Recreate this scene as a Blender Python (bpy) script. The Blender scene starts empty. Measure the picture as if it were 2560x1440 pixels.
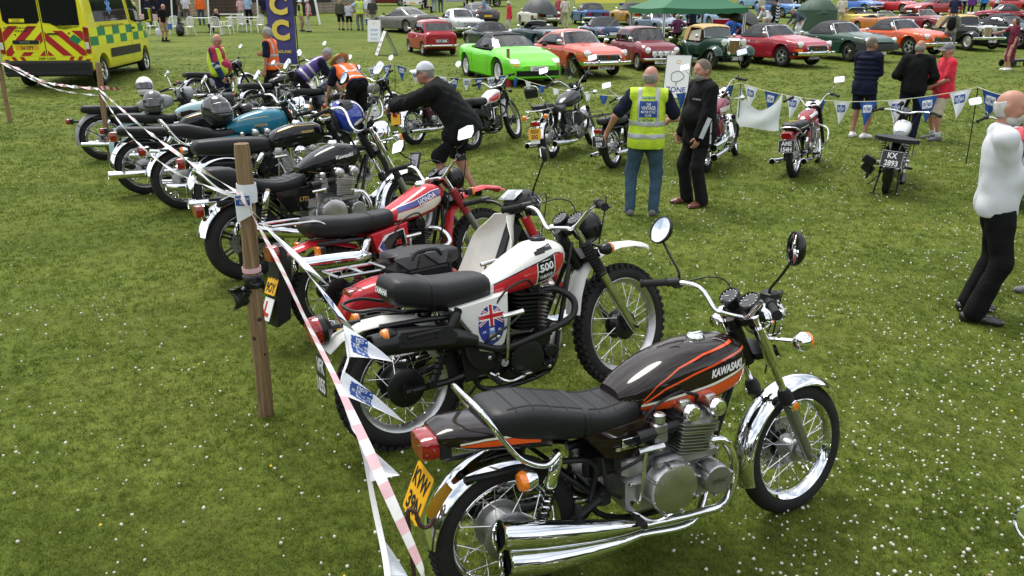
import bpy,math,random
import numpy as np
from math import sin,cos,pi,radians as R,sqrt,atan2
from mathutils import Vector as V,Matrix as MX
from mathutils.bvhtree import BVHTree
random.seed(7);NR=np.random.default_rng(7)
S=bpy.context.scene;COL=S.collection
#camera, sky, sun, exposure
PITCH=R(19.75);HC=2.4;FPX=2000.0
cd=bpy.data.cameras.new('camera');cam=bpy.data.objects.new('camera',cd);COL.objects.link(cam)
cam.location=(0,0,HC);cam.rotation_euler=(pi/2-PITCH,0,0)
cd.sensor_width=36.0;cd.lens=36.0*FPX/2560;cd.clip_start=.05;cd.clip_end=2000
S.camera=cam
W=bpy.data.worlds.new('World');S.world=W;W.use_nodes=True
SUN_EL,SUN_AZ=R(62),R(-35)
def world():
 nt=W.node_tree;n=nt.nodes;n.clear();L=nt.links
 out=n.new('ShaderNodeOutputWorld');bg=n.new('ShaderNodeBackground');bg2=n.new('ShaderNodeBackground')
 sky=n.new('ShaderNodeTexSky');sky.sky_type='NISHITA';sky.sun_disc=False
 sky.sun_elevation=SUN_EL;sky.sun_rotation=SUN_AZ
 bg.inputs[1].default_value=.06;L.new(sky.outputs[0],bg.inputs[0])
 tc=n.new('ShaderNodeTexCoord');mp=n.new('ShaderNodeMapping');mp.inputs['Scale'].default_value=(1,1,2.6)
 nz=n.new('ShaderNodeTexNoise');nz.inputs['Scale'].default_value=2.2;nz.inputs['Detail'].default_value=6;nz.inputs['Roughness'].default_value=.55
 cr_=n.new('ShaderNodeValToRGB');e=cr_.color_ramp.elements
 e[0].position=.36;e[0].color=(.25,.29,.35,1);e[1].position=.66;e[1].color=(1,1,1,1)
 L.new(tc.outputs['Generated'],mp.inputs[0]);L.new(mp.outputs[0],nz.inputs['Vector']);L.new(nz.outputs['Fac'],cr_.inputs[0])
 L.new(cr_.outputs[0],bg2.inputs[0]);bg2.inputs[1].default_value=1.0
 ad=n.new('ShaderNodeMixShader');ad.inputs[0].default_value=.86
 L.new(bg.outputs[0],ad.inputs[1]);L.new(bg2.outputs[0],ad.inputs[2]);L.new(ad.outputs[0],out.inputs[0])
world()
sd=bpy.data.lights.new('sun','SUN');sd.energy=1.4;sd.angle=R(24);sd.color=(1,.96,.9)
sun=bpy.data.objects.new('sun',sd);COL.objects.link(sun)
sdir=V((sin(SUN_AZ)*cos(SUN_EL),cos(SUN_AZ)*cos(SUN_EL),sin(SUN_EL)))
sun.rotation_euler=(-sdir).to_track_quat('-Z','Y').to_euler()
vs=S.view_settings;vs.view_transform='Standard';vs.look='None';vs.gamma=1;vs.use_curve_mapping=False
vs.exposure=1.22
#ground profile and pixel -> ground
def gz(y):
 if y<16:return 0.0
 if y<34:return.02*(y-16)
 if y<96:return.36+.035*(y-34)
 return 2.53+.012*(y-96)
def ray(px,py):
 a=(px-1280)/FPX;b=(720-py)/FPX
 return V((a,cos(PITCH)+b*sin(PITCH),-sin(PITCH)+b*cos(PITCH)))
def at_depth(px,py,y):
 d=ray(px,py);t=y/d.y
 return V((d.x*t,y,HC+d.z*t))
def G(px,py,dz=0.0):
 d=ray(px,py);lo,hi=.2,140.0
 for _ in range(50):
  m=(lo+hi)/2
  if HC+d.z*m>gz(d.y*m)+dz:lo=m
  else:hi=m
 return V((d.x*lo,d.y*lo,gz(d.y*lo)))
#materials
MATS={}
def mat(name,col,rough=.5,metal=0.,coat=0.,spec=.5,bump=None,var=None,alpha=None,trans=0.,emit=None,sheen=0.):
 """bump=(scale,strength)  var=(scale,amount): noise on brightness"""
 if name in MATS:return MATS[name]
 m=bpy.data.materials.new(name);m.use_nodes=True;nt=m.node_tree;b=nt.nodes['Principled BSDF'];L=nt.links
 if len(col)==3:col=(*col,1)
 b.inputs['Base Color'].default_value=col;b.inputs['Roughness'].default_value=rough;b.inputs['Metallic'].default_value=metal
 b.inputs['Coat Weight'].default_value=coat;b.inputs['Coat Roughness'].default_value=.03;b.inputs['Specular IOR Level'].default_value=spec
 b.inputs['Transmission Weight'].default_value=trans
 if sheen:b.inputs['Sheen Weight'].default_value=sheen;b.inputs['Sheen Roughness'].default_value=.6
 if alpha is not None:b.inputs['Alpha'].default_value=alpha
 if emit:b.inputs['Emission Color'].default_value=(*emit[:3],1);b.inputs['Emission Strength'].default_value=emit[3]
 if bump or var:
  tc=nt.nodes.new('ShaderNodeTexCoord')
 if var:
  nz=nt.nodes.new('ShaderNodeTexNoise');nz.inputs['Scale'].default_value=var[0];nz.inputs['Detail'].default_value=5
  mr=nt.nodes.new('ShaderNodeMapRange');mr.inputs[1].default_value=.3;mr.inputs[2].default_value=.7
  mr.inputs[3].default_value=1-var[1];mr.inputs[4].default_value=1+var[1]
  mx=nt.nodes.new('ShaderNodeVectorMath');mx.operation='SCALE';mx.inputs[0].default_value=col[:3]
  L.new(tc.outputs['Object'],nz.inputs['Vector']);L.new(nz.outputs['Fac'],mr.inputs[0]);L.new(mr.outputs[0],mx.inputs['Scale']);L.new(mx.outputs[0],b.inputs['Base Color'])
 if bump:
  n2=nt.nodes.new('ShaderNodeTexNoise');n2.inputs['Scale'].default_value=bump[0];n2.inputs['Detail'].default_value=4
  bp=nt.nodes.new('ShaderNodeBump');bp.inputs['Strength'].default_value=bump[1];bp.inputs['Distance'].default_value=.01
  L.new(tc.outputs['Object'],n2.inputs['Vector']);L.new(n2.outputs['Fac'],bp.inputs['Height']);L.new(bp.outputs[0],b.inputs['Normal'])
 MATS[name]=m;return m
def paint(name,col):return mat('paint_'+name,col,.45,0,.8,.12,var=(3,.05))
def cloth(name,col):
 new='cloth_'+name not in MATS;m=mat('cloth_'+name,col,.88,0,0,.2,bump=(60,.35),var=(9,.16),sheen=.12 if sum(col)>.3 else 0.)
 if new:folds(m)
 return m
def folds(m,s=.3):
 """broad creases of worn cloth, as relief"""
 nt=m.node_tree;n=nt.nodes;L=nt.links;b=n['Principled BSDF'];old=b.inputs['Normal'].links[0].from_node if b.inputs['Normal'].links else None
 tc=n.new('ShaderNodeTexCoord');mp=n.new('ShaderNodeMapping');mp.inputs['Scale'].default_value=(1,1,1.7);mp.inputs['Rotation'].default_value=(.5,.35,0);L.new(tc.outputs['Object'],mp.inputs[0])
 w=n.new('ShaderNodeTexNoise');w.inputs['Scale'].default_value=6.5;w.inputs['Detail'].default_value=3;w.inputs['Distortion'].default_value=1.6;L.new(mp.outputs[0],w.inputs['Vector'])
 rg=n.new('ShaderNodeMath');rg.operation='PINGPONG';rg.inputs[1].default_value=.12;L.new(w.outputs['Fac'],rg.inputs[0])
 bp=n.new('ShaderNodeBump');bp.inputs['Strength'].default_value=s;bp.inputs['Distance'].default_value=.09;L.new(rg.outputs[0],bp.inputs['Height'])
 if old:L.new(bp.outputs[0],old.inputs['Normal'])
 else:L.new(bp.outputs[0],b.inputs['Normal'])
def plas(name,col,r=.4):return mat('plastic_'+name,col,r)
chrome=mat('chrome',(.82,.83,.84),.05,1.,bump=(9,.02))
chrome2=mat('chrome_worn',(.66,.66,.66),.16,1.,var=(14,.18))
alloy=mat('alloy',(.58,.58,.57),.33,1.,bump=(160,.12),var=(12,.16))
alloyd=mat('alloy_dull',(.36,.36,.355),.4,.9,bump=(160,.15),var=(12,.2))
steel=mat('grey_steel',(.33,.34,.34),.38,.9)
blackm=mat('black_metal',(.008,.008,.0085),.35,0,0,.4,var=(8,.25))
blackp=mat('black_plastic',(.011,.011,.012),.48,0,0,.4,bump=(220,.08))
rubber=mat('rubber',(.017,.0165,.016),.78,0,0,.3,bump=(90,.25),var=(7,.3))
vinyl=mat('black_vinyl',(.012,.012,.0135),.46,0,0,.38,bump=(260,.12),var=(5,.2))
gloss=mat('paint_gloss_black',(.005,.005,.0055),.4,0,.75,.1)
redl=mat('red_lens',(.27,.005,.007),.12,coat=1.,var=(60,.2))
ambl=mat('amber_lens',(.85,.22,.015),.15,coat=1.,var=(90,.2))
lens=mat('clear_lens',(.80,.81,.80),.12,.25,1.,bump=(70,.25))
mirror=mat('mirror_glass',(.9,.91,.92),.01,1.)
dial=mat('dial_black',(.012,.012,.013),.15,coat=1.)
whitep=mat('white_print',(.8,.8,.8),.5)
blackt=mat('black_print',(.01,.01,.01),.5)
yel=mat('plate_yellow',(.78,.40,.015),.38,var=(8,.06));plw=mat('plate_white',(.75,.75,.74),.4);plb=mat('plate_black',(.014,.014,.015),.35)
dark=mat('dark_void',(.004,.004,.004),.9)
def glassmat(name,tint,k=.75):
 if name in MATS:return MATS[name]
 m=bpy.data.materials.new(name);m.use_nodes=True;nt=m.node_tree;n=nt.nodes;L=nt.links;n.clear()
 o=n.new('ShaderNodeOutputMaterial');t=n.new('ShaderNodeBsdfTransparent');g=n.new('ShaderNodeBsdfGlossy');mx=n.new('ShaderNodeMixShader');f=n.new('ShaderNodeFresnel')
 t.inputs[0].default_value=(*tint,1);g.inputs['Roughness'].default_value=.03;f.inputs[0].default_value=1.55
 mm=n.new('ShaderNodeMath');mm.operation='MULTIPLY_ADD';mm.inputs[1].default_value=1.;mm.inputs[2].default_value=.05
 L.new(f.outputs[0],mm.inputs[0]);L.new(mm.outputs[0],mx.inputs[0]);L.new(t.outputs[0],mx.inputs[1]);L.new(g.outputs[0],mx.inputs[2]);L.new(mx.outputs[0],o.inputs[0])
 MATS[name]=m;return m
glass=glassmat('window_glass',(.55,.6,.58));glassd=glassmat('dark_window_glass',(.06,.065,.065));glassc=glassmat('clear_screen',(.93,.94,.93))
#mesh builder
def cr(p,k=5,closed=False):
 p=[V(q) for q in p];n=len(p);o=[]
 rng=range(n if closed else n-1)
 for i in rng:
  a=p[(i-1)%n]if closed or i>0 else p[0]*2-p[1]
  b=p[i];c=p[(i+1)%n]
  d=p[(i+2)%n]if closed or i+2<n else c*2-b
  for j in range(k):
   t=j/k
   o.append(.5*((2*b)+(c-a)*t+(2*a-5*b+4*c-d)*t*t+(3*b-a-3*c+d)*t**3))
 if not closed:o.append(p[-1])
 return o
def basis(ax):
 ax=V(ax).normalized();h=V((0,0,1)) if abs(ax.z)<.9 else V((1,0,0))
 u=h.cross(ax).normalized();return u,ax.cross(u),ax
class MB:
 def __init__(s,T=None):s.v=[];s.f=[];s.m=[];s.T=T;s.k=0
 def add(s,vs,fs,k=None):
  o=len(s.v);T=s.T
  s.v.extend([T@V(q) for q in vs]if T is not None else[V(q) for q in vs])
  s.f.extend([tuple(i+o for i in f) for f in fs]);s.m.extend([s.k if k is None else k]*len(fs));return s
 def box(s,c,d,rot=None,k=None,ch=0):
  x,y,z=d[0]/2,d[1]/2,d[2]/2;M=(rot.to_matrix() if hasattr(rot,'to_matrix') else rot) if rot is not None else None
  if ch:
   b=ch;vs=[]
   for sz,q in((-z,b),(-z+b,0),(z-b,0),(z,b)):
    X,Y=x-q,y-q;e=b*.7
    vs+=[(X,-Y+e,sz),(X,Y-e,sz),(X-e,Y,sz),(-X+e,Y,sz),(-X,Y-e,sz),(-X,-Y+e,sz),(-X+e,-Y,sz),(X-e,-Y,sz)]
   fs=[tuple(range(7,-1,-1)),tuple(range(24,32))]
   for r in range(3):
    for i in range(8):fs.append((r*8+i,r*8+(i+1)%8,r*8+8+(i+1)%8,r*8+8+i))
  else:
   vs=[(-x,-y,-z),(x,-y,-z),(x,y,-z),(-x,y,-z),(-x,-y,z),(x,-y,z),(x,y,z),(-x,y,z)]
   fs=[(0,3,2,1),(4,5,6,7),(0,1,5,4),(1,2,6,5),(2,3,7,6),(3,0,4,7)]
  c=V(c);vs=[(M@V(q) if M else V(q))+c for q in vs]
  return s.add(vs,fs,k)
 def loft(s,rings,cap=True,k=None,closed=True):
  n=len(rings[0]);vs=[q for r in rings for q in r];fs=[]
  for i in range(len(rings)-1):
   for j in range(n if closed else n-1):
    a=i*n+j;b=i*n+(j+1)%n;fs.append((a,b,b+n,a+n))
  if cap and closed:fs.append(tuple(range(n-1,-1,-1)));o=(len(rings)-1)*n;fs.append(tuple(range(o,o+n)))
  return s.add(vs,fs,k)
 def tube(s,pts,r,n=8,k=None,closed=False,cap=True,flat=1.):
  p=[V(q) for q in pts];m=len(p);rings=[];u=None
  for i in range(m):
   if closed:t=p[(i+1)%m]-p[i-1]
   else:t=p[min(i+1,m-1)]-p[max(i-1,0)]
   if t.length<1e-9:t=V((0,0,1))
   t.normalize()
   if u is None:u=basis(t)[0]
   u=(u-t*u.dot(t))
   if u.length<1e-6:u=basis(t)[0]
   u.normalize();w=t.cross(u);rr=r[i]if hasattr(r,'__len__') else r
   rings.append([p[i]+(u*cos(2*pi*j/n)+w*sin(2*pi*j/n)*flat)*rr for j in range(n)])
  if closed:rings.append(rings[0]);return s.loft(rings,False,k)
  return s.loft(rings,cap,k)
 def lathe(s,prof,o,ax,n=20,k=None,cap=True,arc=None):
  u,w,a=basis(ax);o=V(o)
  return s.loft([[o+a*h+(u*cos(2*pi*j/n)+w*sin(2*pi*j/n))*max(r,1e-4) for j in range(n)]for r,h in prof],cap,k)
 def torus(s,o,ax,Rr,prof,n=40,k=None,a0=0.,a1=2*pi):
  """prof: closed list of (dr,dh) swept round the axis"""
  u,w,a=basis(ax);o=V(o);full=abs(a1-a0-2*pi)<1e-6
  rings=[]
  for i in range(n if full else n+1):
   t=a0+(a1-a0)*i/n;d=u*cos(t)+w*sin(t)
   rings.append([o+d*(Rr+dr)+a*dh for dr,dh in prof])
  if full:rings.append(rings[0])
  return s.loft(rings,not full,k)
 def ell(s,c,r,nu=14,nv=9,k=None,rot=None):
  c=V(c);M=(rot.to_matrix() if hasattr(rot,'to_matrix') else rot) if rot is not None else None;rings=[]
  for i in range(nv):
   t=-pi/2+pi*(i+.04 if i==0 else(i-.04 if i==nv-1 else i))/(nv-1)
   q=[V((r[0]*cos(t)*cos(2*pi*j/nu),r[1]*cos(t)*sin(2*pi*j/nu),r[2]*sin(t))) for j in range(nu)]
   rings.append([(M@x if M else x)+c for x in q])
  return s.loft(rings,True,k)
 def prism(s,out,f0,f1,k=None):
  """out: 2D outline, f0/f1 map (a,b)->3D for both faces"""
  n=len(out);vs=[f0(*p) for p in out]+[f1(*p) for p in out]
  fs=[tuple(range(n-1,-1,-1)),tuple(range(n,2*n))]+[(i,(i+1)%n,n+(i+1)%n,n+i) for i in range(n)]
  return s.add(vs,fs,k)
 def plate(s,out,y0,y1,k=None):return s.prism(out,lambda a,b:V((a,y0,b)),lambda a,b:V((a,y1,b)),k)
 def sheet(s,fn,nu,nv,th=0.,k=None):
  g=[[V(fn(i/nu,j/nv)) for j in range(nv+1)]for i in range(nu+1)]
  vs=[q for r in g for q in r];n=nv+1
  fs=[(i*n+j,(i+1)*n+j,(i+1)*n+j+1,i*n+j+1) for i in range(nu) for j in range(nv)]
  if th:
   N=[]
   for i in range(nu+1):
    for j in range(nv+1):
     a=g[min(i+1,nu)][j]-g[max(i-1,0)][j];b=g[i][min(j+1,nv)]-g[i][max(j-1,0)];c=a.cross(b)
     N.append(c.normalized() if c.length>1e-12 else V((0,0,1)))
   o=len(vs);vs=vs+[vs[i]-N[i]*th for i in range(o)]
   fs=fs+[tuple(o+x for x in reversed(f)) for f in fs]
   ed=[(i*n,(i+1)*n) for i in range(nu)]+[((i+1)*n+nv,i*n+nv) for i in range(nu)]+[(j+1,j) for j in range(nv)]+[(nu*n+j,nu*n+j+1) for j in range(nv)]
   fs+=[(b,a,a+o,b+o) for a,b in ed]
  return s.add(vs,fs,k)
 def bvh(s):return BVHTree.FromPolygons(s.v,s.f)
 def build(s,name,mats,parent=None,angle=38,flat=False,loc=None):
  me=bpy.data.meshes.new(name);me.from_pydata([tuple(q) for q in s.v],[],s.f)
  mats=mats if isinstance(mats,(list,tuple)) else[mats]
  for m in mats:me.materials.append(m)
  if len(mats)>1:me.polygons.foreach_set('material_index',s.m)
  if not flat:
   me.polygons.foreach_set('use_smooth',[True]*len(me.polygons));me.set_sharp_from_angle(angle=R(angle))
  ob=bpy.data.objects.new(name,me);COL.objects.link(ob)
  if parent is not None:ob.parent=parent
  if loc is not None:ob.location=loc
  return ob
def tag(o,label=None,cat=None,group=None,kind=None):
 for k,v in(('label',label),('category',cat),('group',group),('kind',kind)):
  if v:o[k]=v
 return o
def thing(name,label,cat,loc=(0,0,0),yaw=0.,group=None,scale=1.,lean=0.):
 o=bpy.data.objects.new(name,None);o.empty_display_size=.2;COL.objects.link(o)
 o.matrix_world=MX.Translation(V(loc))@MX.Rotation(yaw,4,'Z')@MX.Rotation(lean,4,'X')@MX.Scale(scale,4)
 return tag(o,label,cat,group)
TXT={}
def text2d(s,bold=0.,shear=0.,spacing=1.):
 """text as flat mesh, centred, cap height 1"""
 key=(s,bold,shear,spacing)
 if key in TXT:return TXT[key]
 c=bpy.data.curves.new('lettering','FONT');c.body=s;c.offset=bold;c.shear=shear;c.space_character=spacing;c.resolution_u=3
 o=bpy.data.objects.new('lettering',c);me=o.to_mesh()
 vs=[(v.co.x,v.co.y) for v in me.vertices];fs=[tuple(p.vertices) for p in me.polygons]
 o.to_mesh_clear();bpy.data.objects.remove(o);bpy.data.curves.remove(c)
 if not vs:return[],[],0
 xs=[a for a,b in vs];ys=[b for a,b in vs];h=.72
 cx=(min(xs)+max(xs))/2;vs=[((a-cx)/h,b/h-.5) for a,b in vs]
 TXT[key]=(vs,fs,(max(xs)-min(xs))/h);return TXT[key]
def text(mb,s,M,height,width=None,bold=.0,shear=0.,k=None,spacing=1.,off=.0015):
 """M maps local x (reading dir), y (up), z (out) to space"""
 vs,fs,w=text2d(s,bold,shear,spacing)
 if not vs:return
 sx=height if width is None else width/w
 mb.add([M@V((a*sx,b*height,off)) for a,b in vs],fs,k)
def frameM(o,x,y):
 x=V(x).normalized();y=V(y);y=(y-x*y.dot(x)).normalized();z=x.cross(y)
 return MX(((x.x,y.x,z.x,o[0]),(x.y,y.y,z.y,o[1]),(x.z,y.z,z.z,o[2]),(0,0,0,1)))
def decal(mb,bvh,A,B,side,nu=12,nv=2,off=.0016,k=None):
 """strip between two (x,z) polylines cast along y onto a surface"""
 def rs(P,n):
  P=[V((a,b,0)) for a,b in P];d=[0]
  for i in range(1,len(P)):d.append(d[-1]+(P[i]-P[i-1]).length)
  o=[]
  for i in range(n+1):
   t=d[-1]*i/n;j=1
   while j<len(P)-1 and d[j]<t:j+=1
   f=(t-d[j-1])/max(d[j]-d[j-1],1e-9);o.append(P[j-1].lerp(P[j],f))
  return o
 a=rs(A,nu);b=rs(B,nu);g={};vs=[]
 for i in range(nu+1):
  for j in range(nv+1):
   q=a[i].lerp(b[i],j/nv);h=bvh.ray_cast(V((q.x,side*1.5,q.y)),V((0,-side,0)))
   if h[0]is not None:g[i,j]=len(vs);n=h[1]if h[1].y*side>0 else-h[1];vs.append(h[0]+n*off)
 fs=[]
 for i in range(nu):
  for j in range(nv):
   q=[(i,j),(i+1,j),(i+1,j+1),(i,j+1)]
   if all(x in g for x in q):fs.append(tuple(g[x]for x in q))
 if fs:mb.add(vs,fs,k)
def textdecal(mb,bvh,s,c,height,side,width=None,rot=0.,bold=0.,shear=0.,off=.002,k=None):
 vs,fs,w=text2d(s,bold,shear)
 if not vs:return
 sx=height if width is None else width/w;o=[]
 for a,b in vs:
  x,z=a*sx,b*height;x,z=x*cos(rot)-z*sin(rot),x*sin(rot)+z*cos(rot)
  X=c[0]+x*(-side);Z=c[1]+z if side<0 else c[1]+z
  h=bvh.ray_cast(V((X,side*1.5,Z)),V((0,-side,0)))
  if h[0]is None:o.append(V((X,side*.2,Z)))
  else:n=h[1]if h[1].y*side>0 else-h[1];o.append(h[0]+n*off)
 mb.add(o,fs,k)
def sect(x,hw,z0,z1,p=2.6,n=20,low=1.,mid=.5,y0=0.):
 o=[];zm=z0+(z1-z0)*mid
 for j in range(n):
  t=2*pi*j/n;c,s_=cos(t),sin(t)
  y=abs(c)**(2/p)*(1 if c>0 else-1);z=abs(s_)**(2/p)*(1 if s_>0 else-1)
  f=low+(1-low)*min(1,max(0,z+1)) if z<0 else 1
  o.append(V((x,y0+y*hw*f,zm+(z*(z1-zm) if z>0 else z*(zm-z0)))))
 return o
def ilist(keys,n):
 """resample list of tuples keyed on first value with a smooth curve"""
 x=[k[0]for k in keys];o=[]
 for i in range(n):
  t=x[0]+(x[-1]-x[0])*i/(n-1);j=0
  while j<len(x)-2 and x[j+1]<t:j+=1
  f=(t-x[j])/(x[j+1]-x[j]);a=keys[max(j-1,0)];b=keys[j];c=keys[j+1];d=keys[min(j+2,len(x)-1)]
  r=[]
  for q in range(1,len(b)):
   def sl(p0,p1,p2):
    d0=(p1[q]-p0[q])/max(p1[0]-p0[0],1e-6) if p1 is not p0 else None
    d1=(p2[q]-p1[q])/max(p2[0]-p1[0],1e-6) if p2 is not p1 else None
    if d0 is None:return d1
    if d1 is None:return d0
    return 0. if d0*d1<=0 else 2*d0*d1/(d0+d1)
   m0=sl(a,b,c);m1=sl(b,c,d);h=c[0]-b[0]
   r.append((2*f**3-3*f*f+1)*b[q]+(f**3-2*f*f+f)*h*m0+(-2*f**3+3*f*f)*c[q]+(f**3-f*f)*h*m1)
  o.append((t,*r))
 return o
#field, grass, clover, treeline, building
def ground_mat():
 m=bpy.data.materials.new('grass_ground');m.use_nodes=True;nt=m.node_tree;n=nt.nodes;L=nt.links;b=n['Principled BSDF'];b.inputs['Roughness'].default_value=.9;b.inputs['Specular IOR Level'].default_value=.15
 tc=n.new('ShaderNodeTexCoord')
 def noise(sc,det=4,rough=.6,stretch=None):
  z=n.new('ShaderNodeTexNoise');z.inputs['Scale'].default_value=sc;z.inputs['Detail'].default_value=det;z.inputs['Roughness'].default_value=rough
  if stretch:mp=n.new('ShaderNodeMapping');mp.inputs['Scale'].default_value=stretch;L.new(tc.outputs['Object'],mp.inputs[0]);L.new(mp.outputs[0],z.inputs['Vector'])
  else:L.new(tc.outputs['Object'],z.inputs['Vector'])
  return z.outputs['Fac']
 def ramp(fac,stops):
  r=n.new('ShaderNodeValToRGB');e=r.color_ramp.elements
  while len(e)<len(stops):e.new(.5)
  for q,(p,c) in zip(e,stops):q.position=p;q.color=(*c,1)
  L.new(fac,r.inputs[0]);return r.outputs[0]
 def mix(a,c,f,mode='MIX'):
  x=n.new('ShaderNodeMix');x.data_type='RGBA';x.blend_type=mode
  (L.new(f,x.inputs[0]) if hasattr(f,'links') else setattr(x.inputs[0],'default_value',f));L.new(a,x.inputs[6]);L.new(c,x.inputs[7]);return x.outputs[2]
 base=ramp(noise(.55,5),[(.32,(.088,.118,.018)),(.5,(.112,.147,.023)),(.68,(.148,.169,.034))])
 fine=ramp(noise(42,5,.75),[(.3,(.35,.38,.3)),(.5,(.95,.97,.9)),(.72,(1.6,1.55,1.4))])
 mid=ramp(noise(5.5,5,.7),[(.32,(.72,.74,.68)),(.66,(1.2,1.18,1.12))])
 c=mix(mix(base,mid,1.,'MULTIPLY'),fine,.85,'MULTIPLY')
 mow=ramp(noise(.16,3,.5,(1,6,1)),[(.42,(.86,.88,.84)),(.6,(1.1,1.09,1.12))]);c=mix(c,mow,.8,'MULTIPLY')
 v=n.new('ShaderNodeTexVoronoi');v.inputs['Scale'].default_value=3.2;L.new(tc.outputs['Object'],v.inputs['Vector'])
 lt=n.new('ShaderNodeMath');lt.operation='LESS_THAN';lt.inputs[1].default_value=.045;L.new(v.outputs['Distance'],lt.inputs[0])
 pn=n.new('ShaderNodeMath');pn.operation='GREATER_THAN';pn.inputs[1].default_value=.5;L.new(noise(.35,3),pn.inputs[0])
 sx=n.new('ShaderNodeSeparateXYZ');L.new(tc.outputs['Object'],sx.inputs[0]);gy=n.new('ShaderNodeMath');gy.operation='GREATER_THAN';gy.inputs[1].default_value=19;L.new(sx.outputs['Y'],gy.inputs[0])
 m1=n.new('ShaderNodeMath');m1.operation='MULTIPLY';L.new(lt.outputs[0],m1.inputs[0]);L.new(pn.outputs[0],m1.inputs[1]);m2=n.new('ShaderNodeMath');m2.operation='MULTIPLY';L.new(m1.outputs[0],m2.inputs[0]);L.new(gy.outputs[0],m2.inputs[1])
 wc=n.new('ShaderNodeRGB');wc.outputs[0].default_value=(.6,.62,.5,1);c=mix(c,wc.outputs[0],m2.outputs[0])
 L.new(c,b.inputs['Base Color'])
 bp=n.new('ShaderNodeBump');bp.inputs['Strength'].default_value=.7;bp.inputs['Distance'].default_value=.03;L.new(noise(70,5,.75),bp.inputs['Height']);L.new(bp.outputs[0],b.inputs['Normal']);return m
def npmesh(name,vs,tris,m,smooth=False,quads=False):
 me=bpy.data.meshes.new(name);k=4 if quads else 3;nf=len(tris)
 me.vertices.add(len(vs));me.vertices.foreach_set('co',vs.astype(np.float32).ravel());me.loops.add(nf*k);me.loops.foreach_set('vertex_index',tris.astype(np.int32).ravel());me.polygons.add(nf)
 me.polygons.foreach_set('loop_start',np.arange(0,nf*k,k,dtype=np.int32));me.polygons.foreach_set('loop_total',np.full(nf,k,np.int32))
 if smooth:me.polygons.foreach_set('use_smooth',np.ones(nf,bool))
 me.update(calc_edges=True);me.materials.append(m);o=bpy.data.objects.new(name,me);COL.objects.link(o);return o
def gzv(y):return np.where(y<16,0,np.where(y<34,.02*(y-16),np.where(y<96,.36+.035*(y-34),2.53+.012*(y-96))))
ys=[-140,-60,-20,-5,0,4,8,12,16,20,25,30,34,45,60,80,96,120,180,300];mb=MB()
mb.sheet(lambda u,v:(-300+600*u,ys[round(v*(len(ys)-1))],gz(ys[round(v*(len(ys)-1))])),12,len(ys)-1);tag(mb.build('ground',ground_mat(),flat=True),kind='structure')
def blademat(name,stops,rough=.75,trans=0.):
 m=bpy.data.materials.new(name);m.use_nodes=True;nt=m.node_tree;n=nt.nodes;L=nt.links;b=n['Principled BSDF'];b.inputs['Roughness'].default_value=rough;b.inputs['Specular IOR Level'].default_value=.25
 g=n.new('ShaderNodeNewGeometry');r=n.new('ShaderNodeValToRGB');e=r.color_ramp.elements
 while len(e)<len(stops):e.new(.5)
 for q,(p,c) in zip(e,stops):q.position=p;q.color=(*c,1)
 nz=n.new('ShaderNodeTexNoise');nz.inputs['Scale'].default_value=1.1;nz.inputs['Detail'].default_value=5;tc=n.new('ShaderNodeTexCoord');L.new(tc.outputs['Object'],nz.inputs['Vector'])
 ad=n.new('ShaderNodeMath');ad.operation='MULTIPLY_ADD';ad.inputs[1].default_value=.55;mr=n.new('ShaderNodeMapRange');mr.inputs[1].default_value=.3;mr.inputs[2].default_value=.7;mr.inputs[3].default_value=0;mr.inputs[4].default_value=.45
 L.new(nz.outputs['Fac'],mr.inputs[0]);L.new(g.outputs['Random Per Island'],ad.inputs[0]);L.new(mr.outputs[0],ad.inputs[2]);L.new(ad.outputs[0],r.inputs[0]);L.new(r.outputs[0],b.inputs['Base Color'])
 if trans:
  t=n.new('ShaderNodeBsdfTranslucent');x=n.new('ShaderNodeMixShader');x.inputs[0].default_value=trans;L.new(r.outputs[0],t.inputs[0]);L.new(b.outputs[0],x.inputs[1]);L.new(t.outputs[0],x.inputs[2]);L.new(x.outputs[0],n['Material Output'].inputs[0])
 return m
def scatter(N,y0,y1,pw,keep=None,pad=.5):
 """ground points in view, density falling with distance"""
 u=NR.random(N);y=(y0**(1-pw)+(y1**(1-pw)-y0**(1-pw))*u)**(1/(1-pw));hw=y*1.06*.66+pad;x=(NR.random(N)*2-1)*hw;return x,y
def vnoise(x,y,s,seed=0):
 return(np.sin(x*s+1.7*np.sin(y*s*.7+seed)+seed)+np.sin(y*s*1.1-1.3*np.sin(x*s*.8+seed*2)+2*seed)+np.sin((x+y)*s*.6+seed*3))/3
NT=94000;K_=8;tx,ty=scatter(NT,1.7,40,1.35,pad=1.5);kk=NR.random(NT)<np.clip((40-ty)/20,0,1);tx,ty=tx[kk],ty[kk];NT=len(tx);N=NT*K_
ts=(.65+.6*NR.random(NT)**1.6)*np.clip(ty/7,.85,2.1)**.55*np.clip(.85+.13*vnoise(tx,ty,7,1)+.10*vnoise(tx,ty,23,2),.5,1.2)
x=np.repeat(tx,K_);y=np.repeat(ty,K_);s8=np.repeat(ts,K_);rad=.014*np.clip(y/4,1,3.2);an=NR.random(N)*2*pi;rr_=np.abs(NR.normal(0,1,N))*rad;x=x+np.cos(an)*rr_;y=y+np.sin(an)*rr_;an=an+NR.normal(0,.6,N)
sc=s8*(.65+.5*NR.random(N));hgt=.029*sc;wd=.0019*np.clip(y/4,.9,6)*(.6+.7*NR.random(N));le=hgt*(.25+.95*NR.random(N));dx,dy=np.cos(an),np.sin(an);a2=NR.random(N)*2*pi;wx,wy=np.cos(a2)*wd,np.sin(a2)*wd;z0=gzv(y)
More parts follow.
